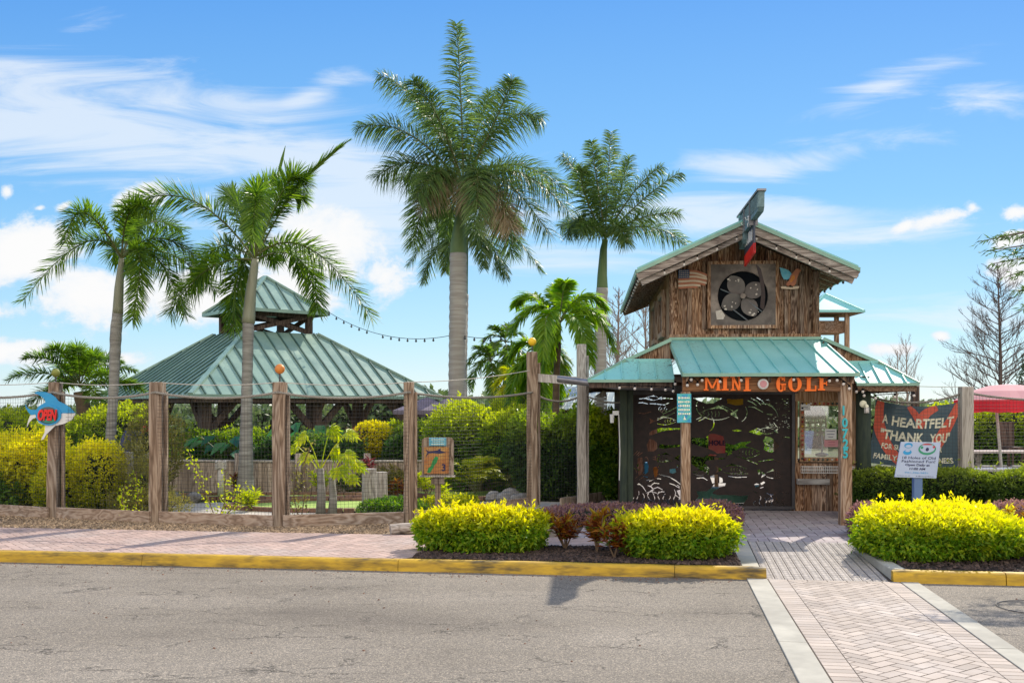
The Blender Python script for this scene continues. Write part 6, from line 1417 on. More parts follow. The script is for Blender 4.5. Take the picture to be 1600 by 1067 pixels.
# mid garden masses
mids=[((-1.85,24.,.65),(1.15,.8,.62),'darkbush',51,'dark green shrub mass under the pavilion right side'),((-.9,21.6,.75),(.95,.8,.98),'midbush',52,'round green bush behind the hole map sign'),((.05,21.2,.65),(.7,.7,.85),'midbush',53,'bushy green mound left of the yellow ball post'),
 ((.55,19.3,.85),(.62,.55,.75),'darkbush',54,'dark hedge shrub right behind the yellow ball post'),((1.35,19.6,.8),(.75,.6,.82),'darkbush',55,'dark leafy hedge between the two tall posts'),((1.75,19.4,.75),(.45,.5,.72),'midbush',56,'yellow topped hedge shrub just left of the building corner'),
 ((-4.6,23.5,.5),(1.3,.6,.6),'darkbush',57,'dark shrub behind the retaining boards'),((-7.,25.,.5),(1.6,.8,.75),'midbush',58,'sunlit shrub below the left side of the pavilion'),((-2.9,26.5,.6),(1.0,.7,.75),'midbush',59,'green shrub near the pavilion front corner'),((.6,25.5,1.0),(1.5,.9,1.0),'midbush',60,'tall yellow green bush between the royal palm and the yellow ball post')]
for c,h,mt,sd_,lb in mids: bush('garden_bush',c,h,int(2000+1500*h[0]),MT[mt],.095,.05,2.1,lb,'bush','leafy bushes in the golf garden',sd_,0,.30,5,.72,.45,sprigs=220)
bush('courtyard_bush',(5.0,27.2,.6),(1.9,.7,.72),2600,MT['midbush'],.08,.04,2.3,'sunlit yellow green bush in the courtyard seen through the gate cutouts','bush',None,66,0,.25,5,.6,.4,sprigs=100); bush('courtyard_bush',(2.9,27.0,.7),(1.1,.7,.85),1800,MT['midbush'],.09,.05,2.3,'taller green bush in the courtyard seen through the left of the gate','bush',None,67,0,.25,5,.6,.4,sprigs=100)
bush('yellow_shrub',(-3.35,24.8,.95),(.50,.4,.40),1400,MT['duranta'],.06,.03,2.2,'clipped yellow topped shrub under the right pavilion eave','shrub',None,61,0,.1,5,.8,.2); 
bush('low_shrub',(-1.85,15.9,.08),(.5,.3,.22),700,MT['midbush'],.05,.03,2.,'low leafy growth behind the fourth fence post','shrub',None,62,0,.3,5,.4,.5); bush('low_shrub',(-.95,16.3,.06),(.5,.3,.25),700,MT['yellowbush'],.05,.03,2.,'low yellowish growth at the foot of the map sign','shrub',None,63,0,.3,5,.4,.5)
bush('low_shrub',(-3.15,21.,.15),(.7,.3,.32),1100,MT['darkbush'],.06,.03,2.,'low dark shrub by the short grey piling','shrub',None,64,0,.3,5,.6,.4); bush('low_shrub',(-2.4,20.8,.2),(.4,.3,.3),700,MT['brush'],.06,.03,2.,'pinkish dry shrub before the retaining boards','shrub',None,65,0,.3,5,.5,.4)
for k,(x,y,h,mt,lb) in enumerate(((-4.35,17.0,.34,'philo','lime green plant at the left edge of the wide putting green'),(-2.1,18.9,.42,'croton','reddish croton at the back rim of the wide putting green'),(-1.15,17.9,.38,'philo','lime green plant just beyond the hole map sign'),(-5.3,19.9,.45,'croton','reddish croton in front of the retaining boards'),(-3.8,20.2,.5,'philo','bright fern like plant before the retaining boards'),(-1.6,19.6,.5,'philo','bright leafy plant left of the map board in the garden'))):
    croton(x,y,h,h*.9,lb,90+k,200,mt,.14)
# vines on the net
def vine(x,y,pts,label,seed,n=150):
    r=np.random.default_rng(seed); e=empty('climbing_vine',(x,y,0),0,label,'vine','vines growing up the fence net'); mb=MB(); st=MB()
    for pl in pts:
        P=[Vector((a,r.uniform(-.03,.03),b)) for a,b in pl]; st.tube(P,[.008]*len(P),5)
        for k in range(n):
            t=r.uniform(.1,1)*(len(P)-1); i=min(int(t),len(P)-2); p=P[i].lerp(P[i+1],t-i); D=r.normal(size=3); D[2]+=.2
            q=p+Vector(r.normal(size=3)*.05); add_leaves(mb,[q[:]],np.array([D]),np.array([r.normal(size=3)]),.05*r.uniform(.6,1.3),.03)
    mb.build('foliage',MT['philo' if seed%2 else 'brush'],e); st.build('stems',MT['barkbrown'],e)
vine(-4.35,15.1,[[(0,0),(-.15,.4),(-.3,.75),(-.42,1.05)],[(0,0),(.12,.35),(.1,.7)],[(0,0),(.3,.3),(.35,.55)]],'yellow green vine sprawling on the net between the second and third posts',1,120)
vine(-3.1,15.0,[[(0,0),(.08,.5),(.05,.9),(.15,1.15)],[(0,0),(-.1,.4),(-.05,.8)]],'thin vine climbing the net right of the orange ball post',2,110)
vine(-5.75,15.5,[[(0,0),(.1,.4),(.05,.75)],[(0,0),(-.15,.3),(-.1,.55)]],'scraggly vine at the net by the grey piling',3,90)
# palms ------------------------------------------------------------------
def frond(mb,p0,p1,p2,L,n=70,W=.035,plume=.5,droop=.35,start=.14,rach=.022,fwd=.75,seed=0,dens=2,mr=1,profile=None,tipL=.35):
    r=np.random.default_rng(seed); p0,p1,p2=[np.array(p,float) for p in (p0,p1,p2)]
    t=np.linspace(start,.995,n); t=np.repeat(t,dens); t=np.clip(t+r.uniform(-.5,.5,len(t))*(1-start)/n,start,1)
    B=lambda t:((1-t)**2)[:,None]*p0+(2*t*(1-t))[:,None]*p1+(t**2)[:,None]*p2
    T=lambda t:nrm((2*(1-t))[:,None]*(p1-p0)+(2*t)[:,None]*(p2-p1))
    P=B(t); Tn=T(t); up=np.array([0,0,1.])+0*Tn; 
    ch=p2-p0; ref=np.cross(ch,[0,0,1.]); 
    if np.linalg.norm(ref)<.15*np.linalg.norm(ch): ref=ref+np.array([1.,.3,0])*np.linalg.norm(ch)
    ref/=np.linalg.norm(ref)
    Sd=nrm(ref-(Tn@ref)[:,None]*Tn); U=np.cross(Sd,Tn); U=U*np.sign(U[:,2:3]+1e-6)
    lp=np.minimum(1,.35+((t-start)/(1-start))*2.6)*(1-(1-tipL)*np.clip((t-.55)/.45,0,1)**1.4)
    for side in (-1,1):
        n_=len(t); el=r.normal(0,plume,n_)*1.0+.25
        f=fwd*(.6+.7*t)+r.normal(0,.08,n_)
        D=nrm(Sd*side*np.cos(el)[:,None]+U*np.sin(el)[:,None]+Tn*f[:,None])
        LL=(L*lp*r.uniform(.85,1.1,n_))[:,None]; wv=nrm(np.cross(D,U+Sd*.01*side)+r.normal(size=D.shape)*.25)*W*.5
        g=np.array([0,0,-1.]); pts=[]
        for s_,ww in ((0,.45),(.4,1.),(.75,.65),(1.,.05)):
            c=P+D*LL*s_+g*LL*droop*s_**2; pts+= [c+wv*ww,c-wv*ww]
        V=np.stack(pts,1).reshape(-1,3); b=(np.arange(n_)*8)[:,None,None]; fc=np.array([(0,1,3,2),(2,3,5,4),(4,5,7,6)])[None]
        mb.add(V,(b+fc).reshape(-1,4),0)
    tt=np.linspace(0,1,10); C=B(tt); mb.tube([Vector(c) for c in C],[rach*(1-.85*q) for q in tt],5,mr)
def palm(name,label,d,base_px,pts,rads,crownpx,fronds,fm,L,W,plume,droop,barkm,shaft=None,shaftm=None,rach=.022,n=70,dens=2,group=None,cat='palm tree',deadf=0,seed=0,zbase=None,spear=None,fwd=.75,tipL=.35):
    """pts: trunk outline (pixel centres from the ground up) at depth d; fronds: (control px, tip px, depth of control, depth of tip)"""
    s_=d/F; b=at(base_px[0],base_px[1],d); o=empty(name,(b.x,d,0),0,label,cat,group); O=Vector((b.x,d,0))
    P=[at(x,y,d)-O for x,y in pts]; P[0].z=0 if zbase is None else zbase
    mb=MB(); Q=[];R_=[]
    for i in range(len(P)-1):
        k=max(2,int((P[i+1]-P[i]).length/.12))
        for j in range(k): 
            t=j/k; Q.append(P[i].lerp(P[i+1],t)); R_.append((rads[i]+(rads[i+1]-rads[i])*t)*(1+.035*((len(Q)%2)*2-1)))
    Q.append(P[-1]);R_.append(rads[-1]); mb.tube(Q,R_,16); mb.build('trunk',MT[barkm],o,smooth=True)
    if shaft:
        sp_=[at(x,y,d)-O for x,y,_ in shaft]; mb=MB(); Q=[];R_=[]
        for i in range(len(sp_)-1):
            for j in range(5): t=j/5; Q.append(sp_[i].lerp(sp_[i+1],t)); R_.append(shaft[i][2]+(shaft[i+1][2]-shaft[i][2])*t)
        Q.append(sp_[-1]);R_.append(shaft[-1][2]); mb.tube(Q,R_,14); mb.build('crown_shaft',MT[shaftm],o,smooth=True)
    c0=at(*crownpx,d)-O
    for i,(cx,cy,tx,ty,dc,dt) in enumerate(fronds):
        mb=MB(); p1=at(cx,cy,d)-O+Vector((0,dc,0)); p2=at(tx,ty,d)-O+Vector((0,dt,0)); 
        frond(mb,c0+Vector((0,0,random.uniform(-.03,.05))),p1,p2,L*random.uniform(.92,1.08),n,W,plume,droop,rach=rach,seed=seed*50+i,dens=dens,fwd=fwd,tipL=tipL)
        dead=i>=len(fronds)-deadf
        mb.build('frond',[MT['dead'] if dead else fm,MT['rachis']],o,label='dry brown hanging frond' if dead else None)
    for s0 in (spear or []):
        mb=MB(); a=at(s0[0],s0[1],d)-O; b_=at(s0[2],s0[3],d)-O; mb.tube([c0 if s0[4] else a,a.lerp(b_,.5) if not s0[4] else a,b_],[.03,.028,.004],6); mb.build('spear_leaf',fm,o)
    return o
# foxtail palms at left
palm('foxtail_palm','slender foxtail palm with drooping fronds behind the first fence posts',19.5,(170,775),[(168,775),(172,700),(178,600),(181,520),(184,488)],[.135,.098,.09,.108,.098],(190,404),
 [(150,330,50,470,-.2,-.3),(120,350,150,400,1.2,1.9),(200,300,180,355,.5,.9),(150,290,160,400,-.9,-1.6),(205,300,262,345,-.4,-.8),(240,340,302,400,.1,.2),(250,355,228,505,-.4,-.7),(210,330,250,480,.8,1.5),(185,300,230,330,1.2,2.0),(235,350,300,440,1.0,1.6)],
 MT['frond'],.42,.024,1.0,.16,'bark',[(184,490,.10),(186,450,.085),(190,404,.05)],'shaftgrey',n=66,dens=3,tipL=.6,seed=1,spear=[(201,345,202,298,0)])
palm('foxtail_palm','thick trunked foxtail palm in front of the pavilion with a bent spear leaf',19.6,(383,772),[(383,775),(384,740),(385,650),(387,560),(388,502)],[.185,.145,.112,.10,.112],(399,405),
 [(300,255,202,345,-.3,-.6),(345,270,315,280,.9,1.7),(370,290,420,262,.5,.9),(430,240,436,400,-1.2,-2.0),(480,330,585,500,-.2,-.4),(470,350,470,470,.9,1.7),(330,400,288,495,-.5,-.8),(345,380,330,500,.9,1.6),(350,320,390,380,1.3,2.2),(440,260,462,300,.3,.6),(300,330,262,430,1.1,1.8),(455,250,478,288,-.2,-.3)],
 MT['frond'],.48,.027,1.0,.16,'bark',[(388,505,.125),(392,455,.10),(399,405,.07)],'shaftgrey',n=76,dens=3,tipL=.6,seed=2,spear=[(436,268,446,228,0)])
# half-open spear leaf leaning right
mb=MB(); c0=at(405,395,19.6); c1=at(452,285,19.6); c2=at(543,222,19.6); o=[x for x in bpy.data.objects if x.get('label','').startswith('thick trunked foxtail')][0]; O=Vector(o.location)
frond(mb,c0-O,c1-O,c2-O,.42,60,.03,.25,.02,.25,.02,1.9,77,2); mb.tube([at(470,282,19.6)-O,at(510,248,19.6)-O,c2-O],[.035,.03,.004],6); mb.build('frond',[MT['frond'],MT['rachis']],o)
# royal palms
palm('royal_palm','tallest royal palm with a thick smooth grey trunk in the centre',27,(713,745),[(713,745),(713,690),(714,600),(716,480),(716,396)],[.30,.245,.225,.235,.225],(724,292),
 [(722,150,713,38,0,0),(660,130,590,112,.2,.3),(640,180,566,208,-.3,-.5),(700,200,650,125,1.,1.8),(780,150,845,180,.1,.2),(790,170,800,145,-.6,-1.),(650,230,592,285,-.3,-.6),(660,250,620,260,.8,1.5),(800,230,886,340,-.4,-.8),(800,210,890,290,.6,1.),(770,240,855,380,-.8,-1.4),(690,250,660,330,-.9,-1.5),(760,230,745,375,-1.2,-1.9),(660,260,640,370,.7,1.2),(770,250,800,385,.9,1.5),(720,250,690,345,1.2,2.),(740,190,765,120,.9,1.4),(690,180,655,160,-1.,-1.7),(690,270,672,330,-.6,-1.),(775,290,800,370,-.9,-1.2),(745,290,752,330,-.9,-1.3)],
 MT['frondroyal'],.74,.027,.75,.45,'barkroyal',[(716,397,.222),(716,385,.225),(718,350,.15),(722,300,.11)],'shaft',rach=.035,n=80,dens=3,fwd=.55,tipL=.5,seed=3,deadf=3)
palm('royal_palm','lower royal palm half hidden behind the tallest trunk',36,(722,730),[(722,730),(722,560),(724,460)],[.2,.18,.18],(728,360),
 [(690,330,640,415,0,-.3),(680,370,665,445,-.4,-.8),(780,320,848,425,0,.2),(770,370,790,440,-.5,-.9),(700,300,660,340,.5,1.),(770,300,820,350,.5,1.),(728,300,735,290,.8,1.2),(750,340,757,425,-.8,-1.2),(705,350,700,430,-.8,-1.2)],
 MT['frondroyal'],.62,.036,.6,.5,'barkroyal',[(724,462,.16),(726,400,.13),(728,362,.08)],'shaft',rach=.035,n=60,dens=3,seed=4)
palm('royal_palm','royal palm with a bright green crown shaft between the centre palm and the building',31,(938,745),[(938,745),(938,640),(938,540),(941,450)],[.22,.20,.185,.175],(946,372),
 [(948,290,955,208,0,0),(915,270,880,240,.2,.3),(900,300,905,275,-.6,-1.),(900,320,885,372,-.3,-.5),(995,280,1035,258,.1,.2),(1000,310,1055,280,-.4,-.8),(1010,330,1078,385,0,.1),(990,340,1050,345,-.8,-1.3),(920,330,880,340,.8,1.4),(975,290,990,230,.8,1.3),(930,290,920,235,-.6,-1.),(960,340,970,390,-.9,-1.4),(930,350,900,372,-.7,-1.2)],
 MT['frondroyal'],.62,.028,.75,.40,'barkroyal',[(941,452,.175),(941,430,.15),(943,390,.11),(946,374,.08)],'shaft',rach=.032,n=66,dens=3,fwd=.6,tipL=.5,seed=5)
# Christmas palms in the middle
cp=[((870,690),(868,600),(870,530),(873,510)),]
palm('adonidia_palm','bright green arching palm just left of the gate roof',22.5,(868,770),[(868,760),(868,690),(869,600),(872,535)],[.085,.08,.075,.07],(874,505),
 [(835,450,800,520,-.2,-.3),(830,430,806,470,.6,1.),(865,430,878,448,.5,.8),(880,440,883,446,-.2,-.3),(910,430,948,480,.2,.3),(930,450,955,545,-.3,-.4),(905,470,915,570,-.7,-1.1),(850,460,845,560,-.8,-1.2),(860,500,840,590,-.4,-.7),(905,440,930,500,.8,1.3)],
 MT['frondbright'],.42,.045,.35,.42,'barkbrown',[(872,537,.065),(874,505,.04)],'shaftgrey',rach=.02,n=50,dens=3,seed=6,fwd=.9,tipL=.45)
palm('adonidia_palm','shorter bright palm leaning behind the yellow ball post',24,(853,760),[(853,750),(854,690),(853,620),(848,580)],[.08,.075,.07,.065],(845,560),
 [(820,510,798,560,0,0),(815,540,795,625,-.3,-.4),(850,500,860,520,.4,.7),(865,520,880,590,-.4,-.6),(838,560,850,640,-.6,-1.),(828,530,825,600,.6,1.),(868,540,872,640,.3,.5),(825,570,815,660,.2,.3)],
 MT['frondbright'],.42,.045,.35,.45,'barkbrown',None,None,rach=.02,n=46,dens=3,seed=7,fwd=.9,tipL=.45)
for k,(cx,cy,d,lb,sc_) in enumerate(((767,565,33,'slim distant palm right of the thick royal trunk',1.),(790,535,34,'taller distant palm behind the yellow ball post',1.),(810,600,30,'leafy low palm behind the yellow ball post',.8))):
    palm('areca_palm',lb,d,(cx+3,700),[(cx+3,700),(cx+4,640),(cx,cy+20)],[.07,.06,.05],(cx,cy),[(cx-22,cy-28,cx-40,cy+10,0,0),(cx-25,cy-8,cx-30,cy+45,-.3,-.5),(cx+2,cy-30,cx+8,cy-28,.3,.5),(cx+20,cy-30,cx+36,cy+4,0,.1),(cx+22,cy-5,cx+26,cy+42,-.4,-.5),(cx-8,cy-25,cx-22,cy-22,-.3,-.6),(cx+5,cy+10,cx+2,cy+60,-.4,-.7)],
     MT['frond' if k<2 else 'areca'],.42,.05,.3,.35,'barkbrown',rach=.02,n=30,dens=2,seed=8+k,fwd=.8)
# pygmy date palm
import itertools
fr=[]
for k,a in enumerate(np.linspace(8,172,13)):
    r_=86*(1 if k%2 else .86); an=math.radians(a); fr.append((125+r_*.62*math.cos(an),600-r_*.72*math.sin(an)-8,125+r_*math.cos(an),604-r_*.62*math.sin(an)+(12 if a<35 or a>145 else 0),(-.5 if k%2 else .6),(-1. if k%2 else 1.1)))
fr+=[(90,600,60,640,-.5,-.8),(160,600,185,640,-.5,-.8),(80,590,45,612,.6,1.),(170,590,200,600,.5,.9)]
palm('date_palm','young date palm with a feathery round crown behind the shark sign',23.5,(142,700),[(146,740),(140,690),(132,650),(127,612)],[.10,.12,.15,.17],(125,603),fr,MT['frond'],.36,.026,.6,.15,'barkbrown',rach=.016,n=52,dens=3,seed=12)
# areca clump, philodendrons, elephant ears, cordylines
def clump(name,x,y,h,n,leafm,L,W,label,cat,seed,spread=.6,lobes=False,wd=.12,group=None):
    r=np.random.default_rng(seed); e=empty(name,(x,y,0),0,label,cat,group); mb=MB()
    for i in range(n):
        a=r.uniform(0,6.28); el=r.uniform(.35,1.3); q=h*r.uniform(.75,1.1); tip=np.array([math.cos(a)*math.cos(el)*q*spread*1.6,math.sin(a)*math.cos(el)*q*spread*1.6,q*math.sin(el)*.85])
        frond(mb,(0,0,.05),(tip[0]*.35,tip[1]*.35,tip[2]*1.05+.1),tip,L,22,W,.15,.3,.3,.01,seed=seed*9+i,dens=1,fwd=.8)
    mb.build('foliage',[leafm,MT['rachis']],e); return e
clump('areca_clump',-.72,19.9,.95,26,MT['areca'],.26,.03,'yellow green feathery clump right of the hole map sign','plant',1,.5)
clump('areca_clump',.0,24.5,1.7,26,MT['areca'],.36,.045,'tall yellow green feathery clump left of the yellow ball post','plant',2,.45)
clump('strappy_plant',.02,20.4,.5,24,MT['brush'],.10,.03,'strappy grey green plant at the edge of the right putting green','plant',3,.7)
def lobed(x,y,items,label,seed,trunks):
    e=empty('philodendron',(x,y,0),0,label,'plant','lobed yellow green philodendrons'); r=np.random.default_rng(seed)
    for (tx,h,rd) in trunks: part('trunk','bark',e,lambda mb: mb.tube([(tx,0,0),(tx+.02,0,h*.5),(tx,0,h)],[rd*1.25,rd,rd*.8],12),smooth=True)
    mb=MB(); st=MB()
    for (ox,oz,lx,lz,sz,dy) in items:
        c=Vector((lx,dy,lz)); st.tube([(ox,0,oz),((ox+lx)/2,dy*.5,(oz+lz)/2+.05),c],[.010,.008,.006],5)
        ax=Vector((lx-ox,dy,-.15)).normalized(); nn=Vector((r.normal()*.2,-.55,.85)).normalized(); sd=ax.cross(nn).normalized()
        for k in range(9):
            t=-1.15+2.3*k/8; dirv=(ax*math.cos(t*1.35)+sd*math.sin(t*1.35)).normalized(); ll=sz*(1-.35*abs(t))
            add_leaves(mb,[tuple(c)],np.array([dirv]),np.array([nn]),ll,ll*.34,0,.1,.18); add_leaves(mb,[tuple(c+dirv*ll*.4)],np.array([(dirv+sd*.8*np.sign(t+.01)).normalized()]),np.array([nn]),ll*.5,ll*.2,0,.1,.2)
    mb.build('foliage',MT['philo'],e); st.build('leaf_stalks',MT['philo'],e)
lobed(-2.85,15.75,[(-.1,.75,-.32,1.3,.30,0),(-.1,.75,.05,1.4,.3,.05),(-.1,.75,-.25,1.0,.25,-.1),(-.1,.75,.3,1.33,.28,0),(.08,.6,.28,1.02,.32,-.05),(.08,.6,.42,.85,.28,0),(.08,.6,.2,.8,.3,-.15),(.08,.6,.1,1.08,.28,.1),(.08,.6,.35,.66,.25,-.1),(-.1,.7,-.45,1.12,.22,0)],'short philodendron with ringed stubby trunks between the third and fourth posts',5,[(-.1,.78,.065),(.08,.62,.06)])
r=np.random.default_rng(5)
for k,(x,y,lb) in enumerate(((-6.6,24.2,'big leaved elephant ear clump below the pavilion left side'),(-5.2,24.6,'big leaved elephant ear clump in front of the pavilion corner post'),(-4.5,25.2,'tall banana like clump with paddle leaves beside the foxtail trunk'))):
    e=empty('elephant_ear',(x,y,0),0,lb,'plant','big leaved plants below the pavilion'); mb=MB(); st=MB()
    for i in range(30):
        a=r.uniform(0,6.28); q=r.uniform(.2,.95); h=r.uniform(.45,1.45)-.35*q; p=np.array([math.cos(a)*q,math.sin(a)*q*.7,h]); D=np.array([math.cos(a),math.sin(a)-.3,-.35]); st.tube([(0,0,.02),tuple(p*[.5,.5,.7]),tuple(p)],.012,4)
        add_leaves(mb,[p],np.array([D]),np.array([[r.normal()*.3,-.5,1.]]),r.uniform(.4,.65),r.uniform(.24,.36),0,.08,.25)
    mb.build('foliage',MT['bigleaf'],e); st.build('leaf_stalks',MT['rachis'],e)
def spiky(x,y,z,h,label,seed,mat='cordy',n=60): 
    e=empty('cordyline',(x,y,0),0,label,'plant'); mb=MB(); r=np.random.default_rng(seed); a=r.uniform(0,6.28,n); el=r.uniform(.1,1.4,n); D=np.column_stack([np.cos(a)*np.cos(el),np.sin(a)*np.cos(el),np.sin(el)]); P=np.column_stack([r.normal(0,.06,n),r.normal(0,.06,n),z+r.uniform(0,h*.6,n)])
    add_leaves(mb,P,D,np.tile([0,0,1.],(n,1)),h*.55*r.uniform(.6,1.1,n),.06,0,.2,.2); mb.build('foliage',MT[mat],e); part('stem','barkbrown',e,lambda m:m.tube([(0,0,0),(0,0,z+h*.6)],.02,6))
spiky(-3.72,24.0,.5,.85,'purple red leaved cordyline below the right pavilion eave',3,n=110); spiky(-2.9,20.2,.45,.35,'small pink leaved cordyline beyond the short grey piling',4)
# bare trees ---------------------------------------------------------------
def bare(name,label,x,y,h,seed,spread=.5,levels=3,mat='twig',r0=.09,cone=False,group=None,nb=26,zb=0,up=.8,sub=7):
    r=random.Random(seed); e=empty(name,(x,y,0),0,label,'tree',group); mb=MB(); top=Vector((r.uniform(-.2,.2),0,h)); tr=[Vector((0,0,zb)),Vector((.05*h*r.uniform(-.3,.3),0,h*.5)),top]
    mb.tube([tr[0],tr[0].lerp(tr[1],.5),tr[1],tr[1].lerp(tr[2],.5),tr[2]],[r0,r0*.85,r0*.6,r0*.35,.012],8); mb.build('trunk',MT[mat],e,smooth=True)
    mb=MB()
    def trunk(t): return tr[0].lerp(tr[1],t*2) if t<.5 else tr[1].lerp(tr[2],t*2-1)
    def twig(p,d,L,rad,lev):
        q=[p]; dd=d.copy(); n=4
        for i in range(n): dd=(dd+Vector((r.uniform(-.16,.16),r.uniform(-.16,.16),r.uniform(-.02,.12)))).normalized(); q.append(q[-1]+dd*L/n)
        mb.tube(q,[rad*(1-.75*i/n) for i in range(n+1)],4 if lev<2 else 3,cap=False)
        if lev<levels:
            for k in range(sub if lev==0 else 4):
                t=r.uniform(.2,1)*n; i=min(int(t),n-1); pp=q[i].lerp(q[i+1],t-i); nd=(dd+Vector((r.uniform(-1,1),r.uniform(-1,1),r.uniform(-.35,.75)))*.75).normalized(); twig(pp,nd,L*r.uniform(.28,.5),rad*.5,lev+1)
    for k in range(nb):
        t=.18+.8*(k/nb)**.9; a=k*2.4+r.uniform(-.4,.4); L=h*spread*(1-t*.86)*r.uniform(.75,1.1) if cone else h*spread*(.35+.65*math.sin(PI*min(1,t*1.05)))*r.uniform(.6,1)
        twig(trunk(t),Vector((math.cos(a),math.sin(a),up*r.uniform(.6,1.2))).normalized(),L,r0*.34*(1-t*.6),0)
    mb.build('branches',MT[mat],e); return e
d=38; bare('bare_cypress','bare cone shaped cypress rising behind the red parasol',at(1563,0,d).x,d,at(0,412,d).z,3,.42,3,'twig',.10,True,nb=64,up=.62,sub=8)
bare('bare_tree','thin leafless tree between the building and the cypress, taller of the two',at(1420,0,36).x,36,at(0,530,36).z,4,.30,2,'twiglight',.06,False,None,22,up=1.6); bare('bare_tree','thin leafless tree just right of the gate roof eave',at(1400,0,34).x,34,at(0,548,34).z,5,.28,2,'twiglight',.05,False,None,18,up=1.7)
bare('bare_tree','pale leafless tree directly behind the royal palm with the green shaft',at(962,0,34).x,34,at(0,450,34).z,6,.32,3,'twiglight',.09,True,None,44,up=.9); bare('bare_tree','leafless tree filling the gap left of the gable wall',at(1012,0,32).x,32,at(0,478,32).z,7,.42,3,'twiglight',.09,False,None,26,up=1.)
bare('bare_tree','small leafless tree seen between the two tall fence posts',at(884,0,38).x,38,at(0,545,38).z,8,.3,2,'twiglight',.07,True,None,26,up=.9)
# conifer partly in frame and overhanging spray
e=empty('conifer',(at(1600,0,30).x+.4,30,0),0,'dark conifer standing behind the parasol at the right edge','tree'); part('trunk','twig',e,lambda mb:mb.tube([(0,0,0),(0,0,at(0,540,30).z)],[.12,.03],8)); mb=MB(); r=np.random.default_rng(8)
zt3=at(0,545,30).z
for k in range(26):
    z=.8+(zt3-1.)*k/26; 
    for j in range(5):
        a=r.uniform(0,6.28); L=.95*(1-.55*k/26)*r.uniform(.6,1.1); m=70; t=r.uniform(.1,1,m)[:,None]; P=np.array([math.cos(a)*L,math.sin(a)*L,z+.12*L])*[1,1,0]*t+[0,0,z]+r.normal(size=(m,3))*.05; add_leaves(mb,P,r.normal(size=(m,3))+[0,0,.4],r.normal(size=(m,3)),.11,.035)
mb.build('foliage',MT['conifer'],e)
e=empty('overhanging_tree',(7.6,13.0,0),0,'drooping feathery green tree branch reaching in from the upper right edge','tree'); part('trunk','twig',e,lambda mb:mb.tube([(0,0,0),(.05,0,2.2),(.0,0,4.6)],[.14,.10,.05],10),smooth=True)
st=MB(); mb=MB(); r=np.random.default_rng(9); d=13.0
for (px,py) in ((1528,378),(1542,392),(1552,412),(1578,430),(1588,455),(1575,398),(1592,372),(1560,370),(1596,480)):
    tip=at(px,py,d)-Vector((7.6,13.,0)); root=Vector((.0,0,tip.z-.1+r.uniform(-.1,.1))); mid=root.lerp(tip,.5)+Vector((0,r.uniform(-.2,.2),.18)); 
    st.tube([root,mid,tip],[.03,.014,.004],5); m=150; t=r.uniform(.12,1,m); P=np.array([((1-a)**2*root+2*a*(1-a)*mid+a*a*tip)[:] for a in t])+r.normal(size=(m,3))*[.03,.05,.02]
    D=np.array(tip-root)*.5+r.normal(size=(m,3))*.45; D[:,2]-=.35; add_leaves(mb,P,D,r.normal(size=(m,3)),r.uniform(.07,.13,m),.016,0,.1,.1)
mb.build('foliage',MT['frondfar'],e); st.build('branches',MT['twig'],e)
# distant vegetation and water-edge trees
def belt(name,label,x0,x1,y,z0,z1,n,L,mat,seed,dy=6):
    r=np.random.default_rng(seed); x=r.uniform(x0,x1,n); hh=z1*(.62+.22*np.sin(x*.09*60/y+seed)+.16*np.sin(x*.31*60/y+1.7*seed)+.1*np.sin(x*.9)); z=r.uniform(0,1,n)**.7*hh; P=np.column_stack([x,y+r.uniform(-dy,dy,n),z+z0]); mb=MB(); add_leaves(mb,P,r.normal(size=(n,3))+[0,0,.3],r.normal(size=(n,3)),L*r.uniform(.6,1.3,n),L*.7); 
    xs=np.linspace(x0,x1,200); hb=z1*(.62+.22*np.sin(xs*.09*60/y+seed)+.16*np.sin(xs*.31*60/y+1.7*seed)+.1*np.sin(xs*.9))*.82; V=[(a,y,z0) for a in xs]+[(a,y,z0+b) for a,b in zip(xs,hb)]; mb.add(V,[(i,i+1,201+i,200+i) for i in range(199)],1)
    return mb.build(name,[MT[mat],MT['core'] if mat!='farhazy' else MT['farhazy']],label=label,cat='trees',kind='stuff')
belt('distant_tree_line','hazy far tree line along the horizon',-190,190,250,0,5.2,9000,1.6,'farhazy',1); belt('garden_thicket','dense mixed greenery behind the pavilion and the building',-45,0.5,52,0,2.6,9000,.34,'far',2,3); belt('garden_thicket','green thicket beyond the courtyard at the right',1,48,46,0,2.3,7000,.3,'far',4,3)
# other garden furniture ----------------------------------------------------
RW=empty('retaining_fence',(-4,20.9,0),0,'curved low fence of upright grey brown planks in front of the garden plants','fence')
def curvept(t): return Vector((-7.6+7.3*t,21.1-.9*math.sin(PI*t)*.4+.6*(t-.5)**2,0))-Vector((-4,20.9,0))
k=0
for sgm in range(6):
    mb=MB(); t0,t1=sgm/6,(sgm+1)/6; n=12
    for i in range(n):
        a,b=curvept(t0+(t1-t0)*i/n),curvept(t0+(t1-t0)*(i+1)/n); c=(a+b)/2; h=.62+random.uniform(-.012,.012); mb.bar((c.x,c.y,0),(c.x,c.y,h),(b-a).length-.008,.035,up=(0,1,0))
    mb.build('plank_panel',MT['retain'],RW); a,b=curvept(t0),curvept(t1); mb=MB(); mb.bar((a.x,a.y,.64),(b.x,b.y,.64),.10,.035); mb.build('cap_rail',MT['piling'],RW)
for i,t in enumerate((.03,.28,.45,.64,.95)):
    c=curvept(t); mb=MB(); mb.tube([(c.x,c.y-.08,0),(c.x,c.y-.08,.80)],.07,12); mb.build('post',MT['retain'],RW,smooth=True)
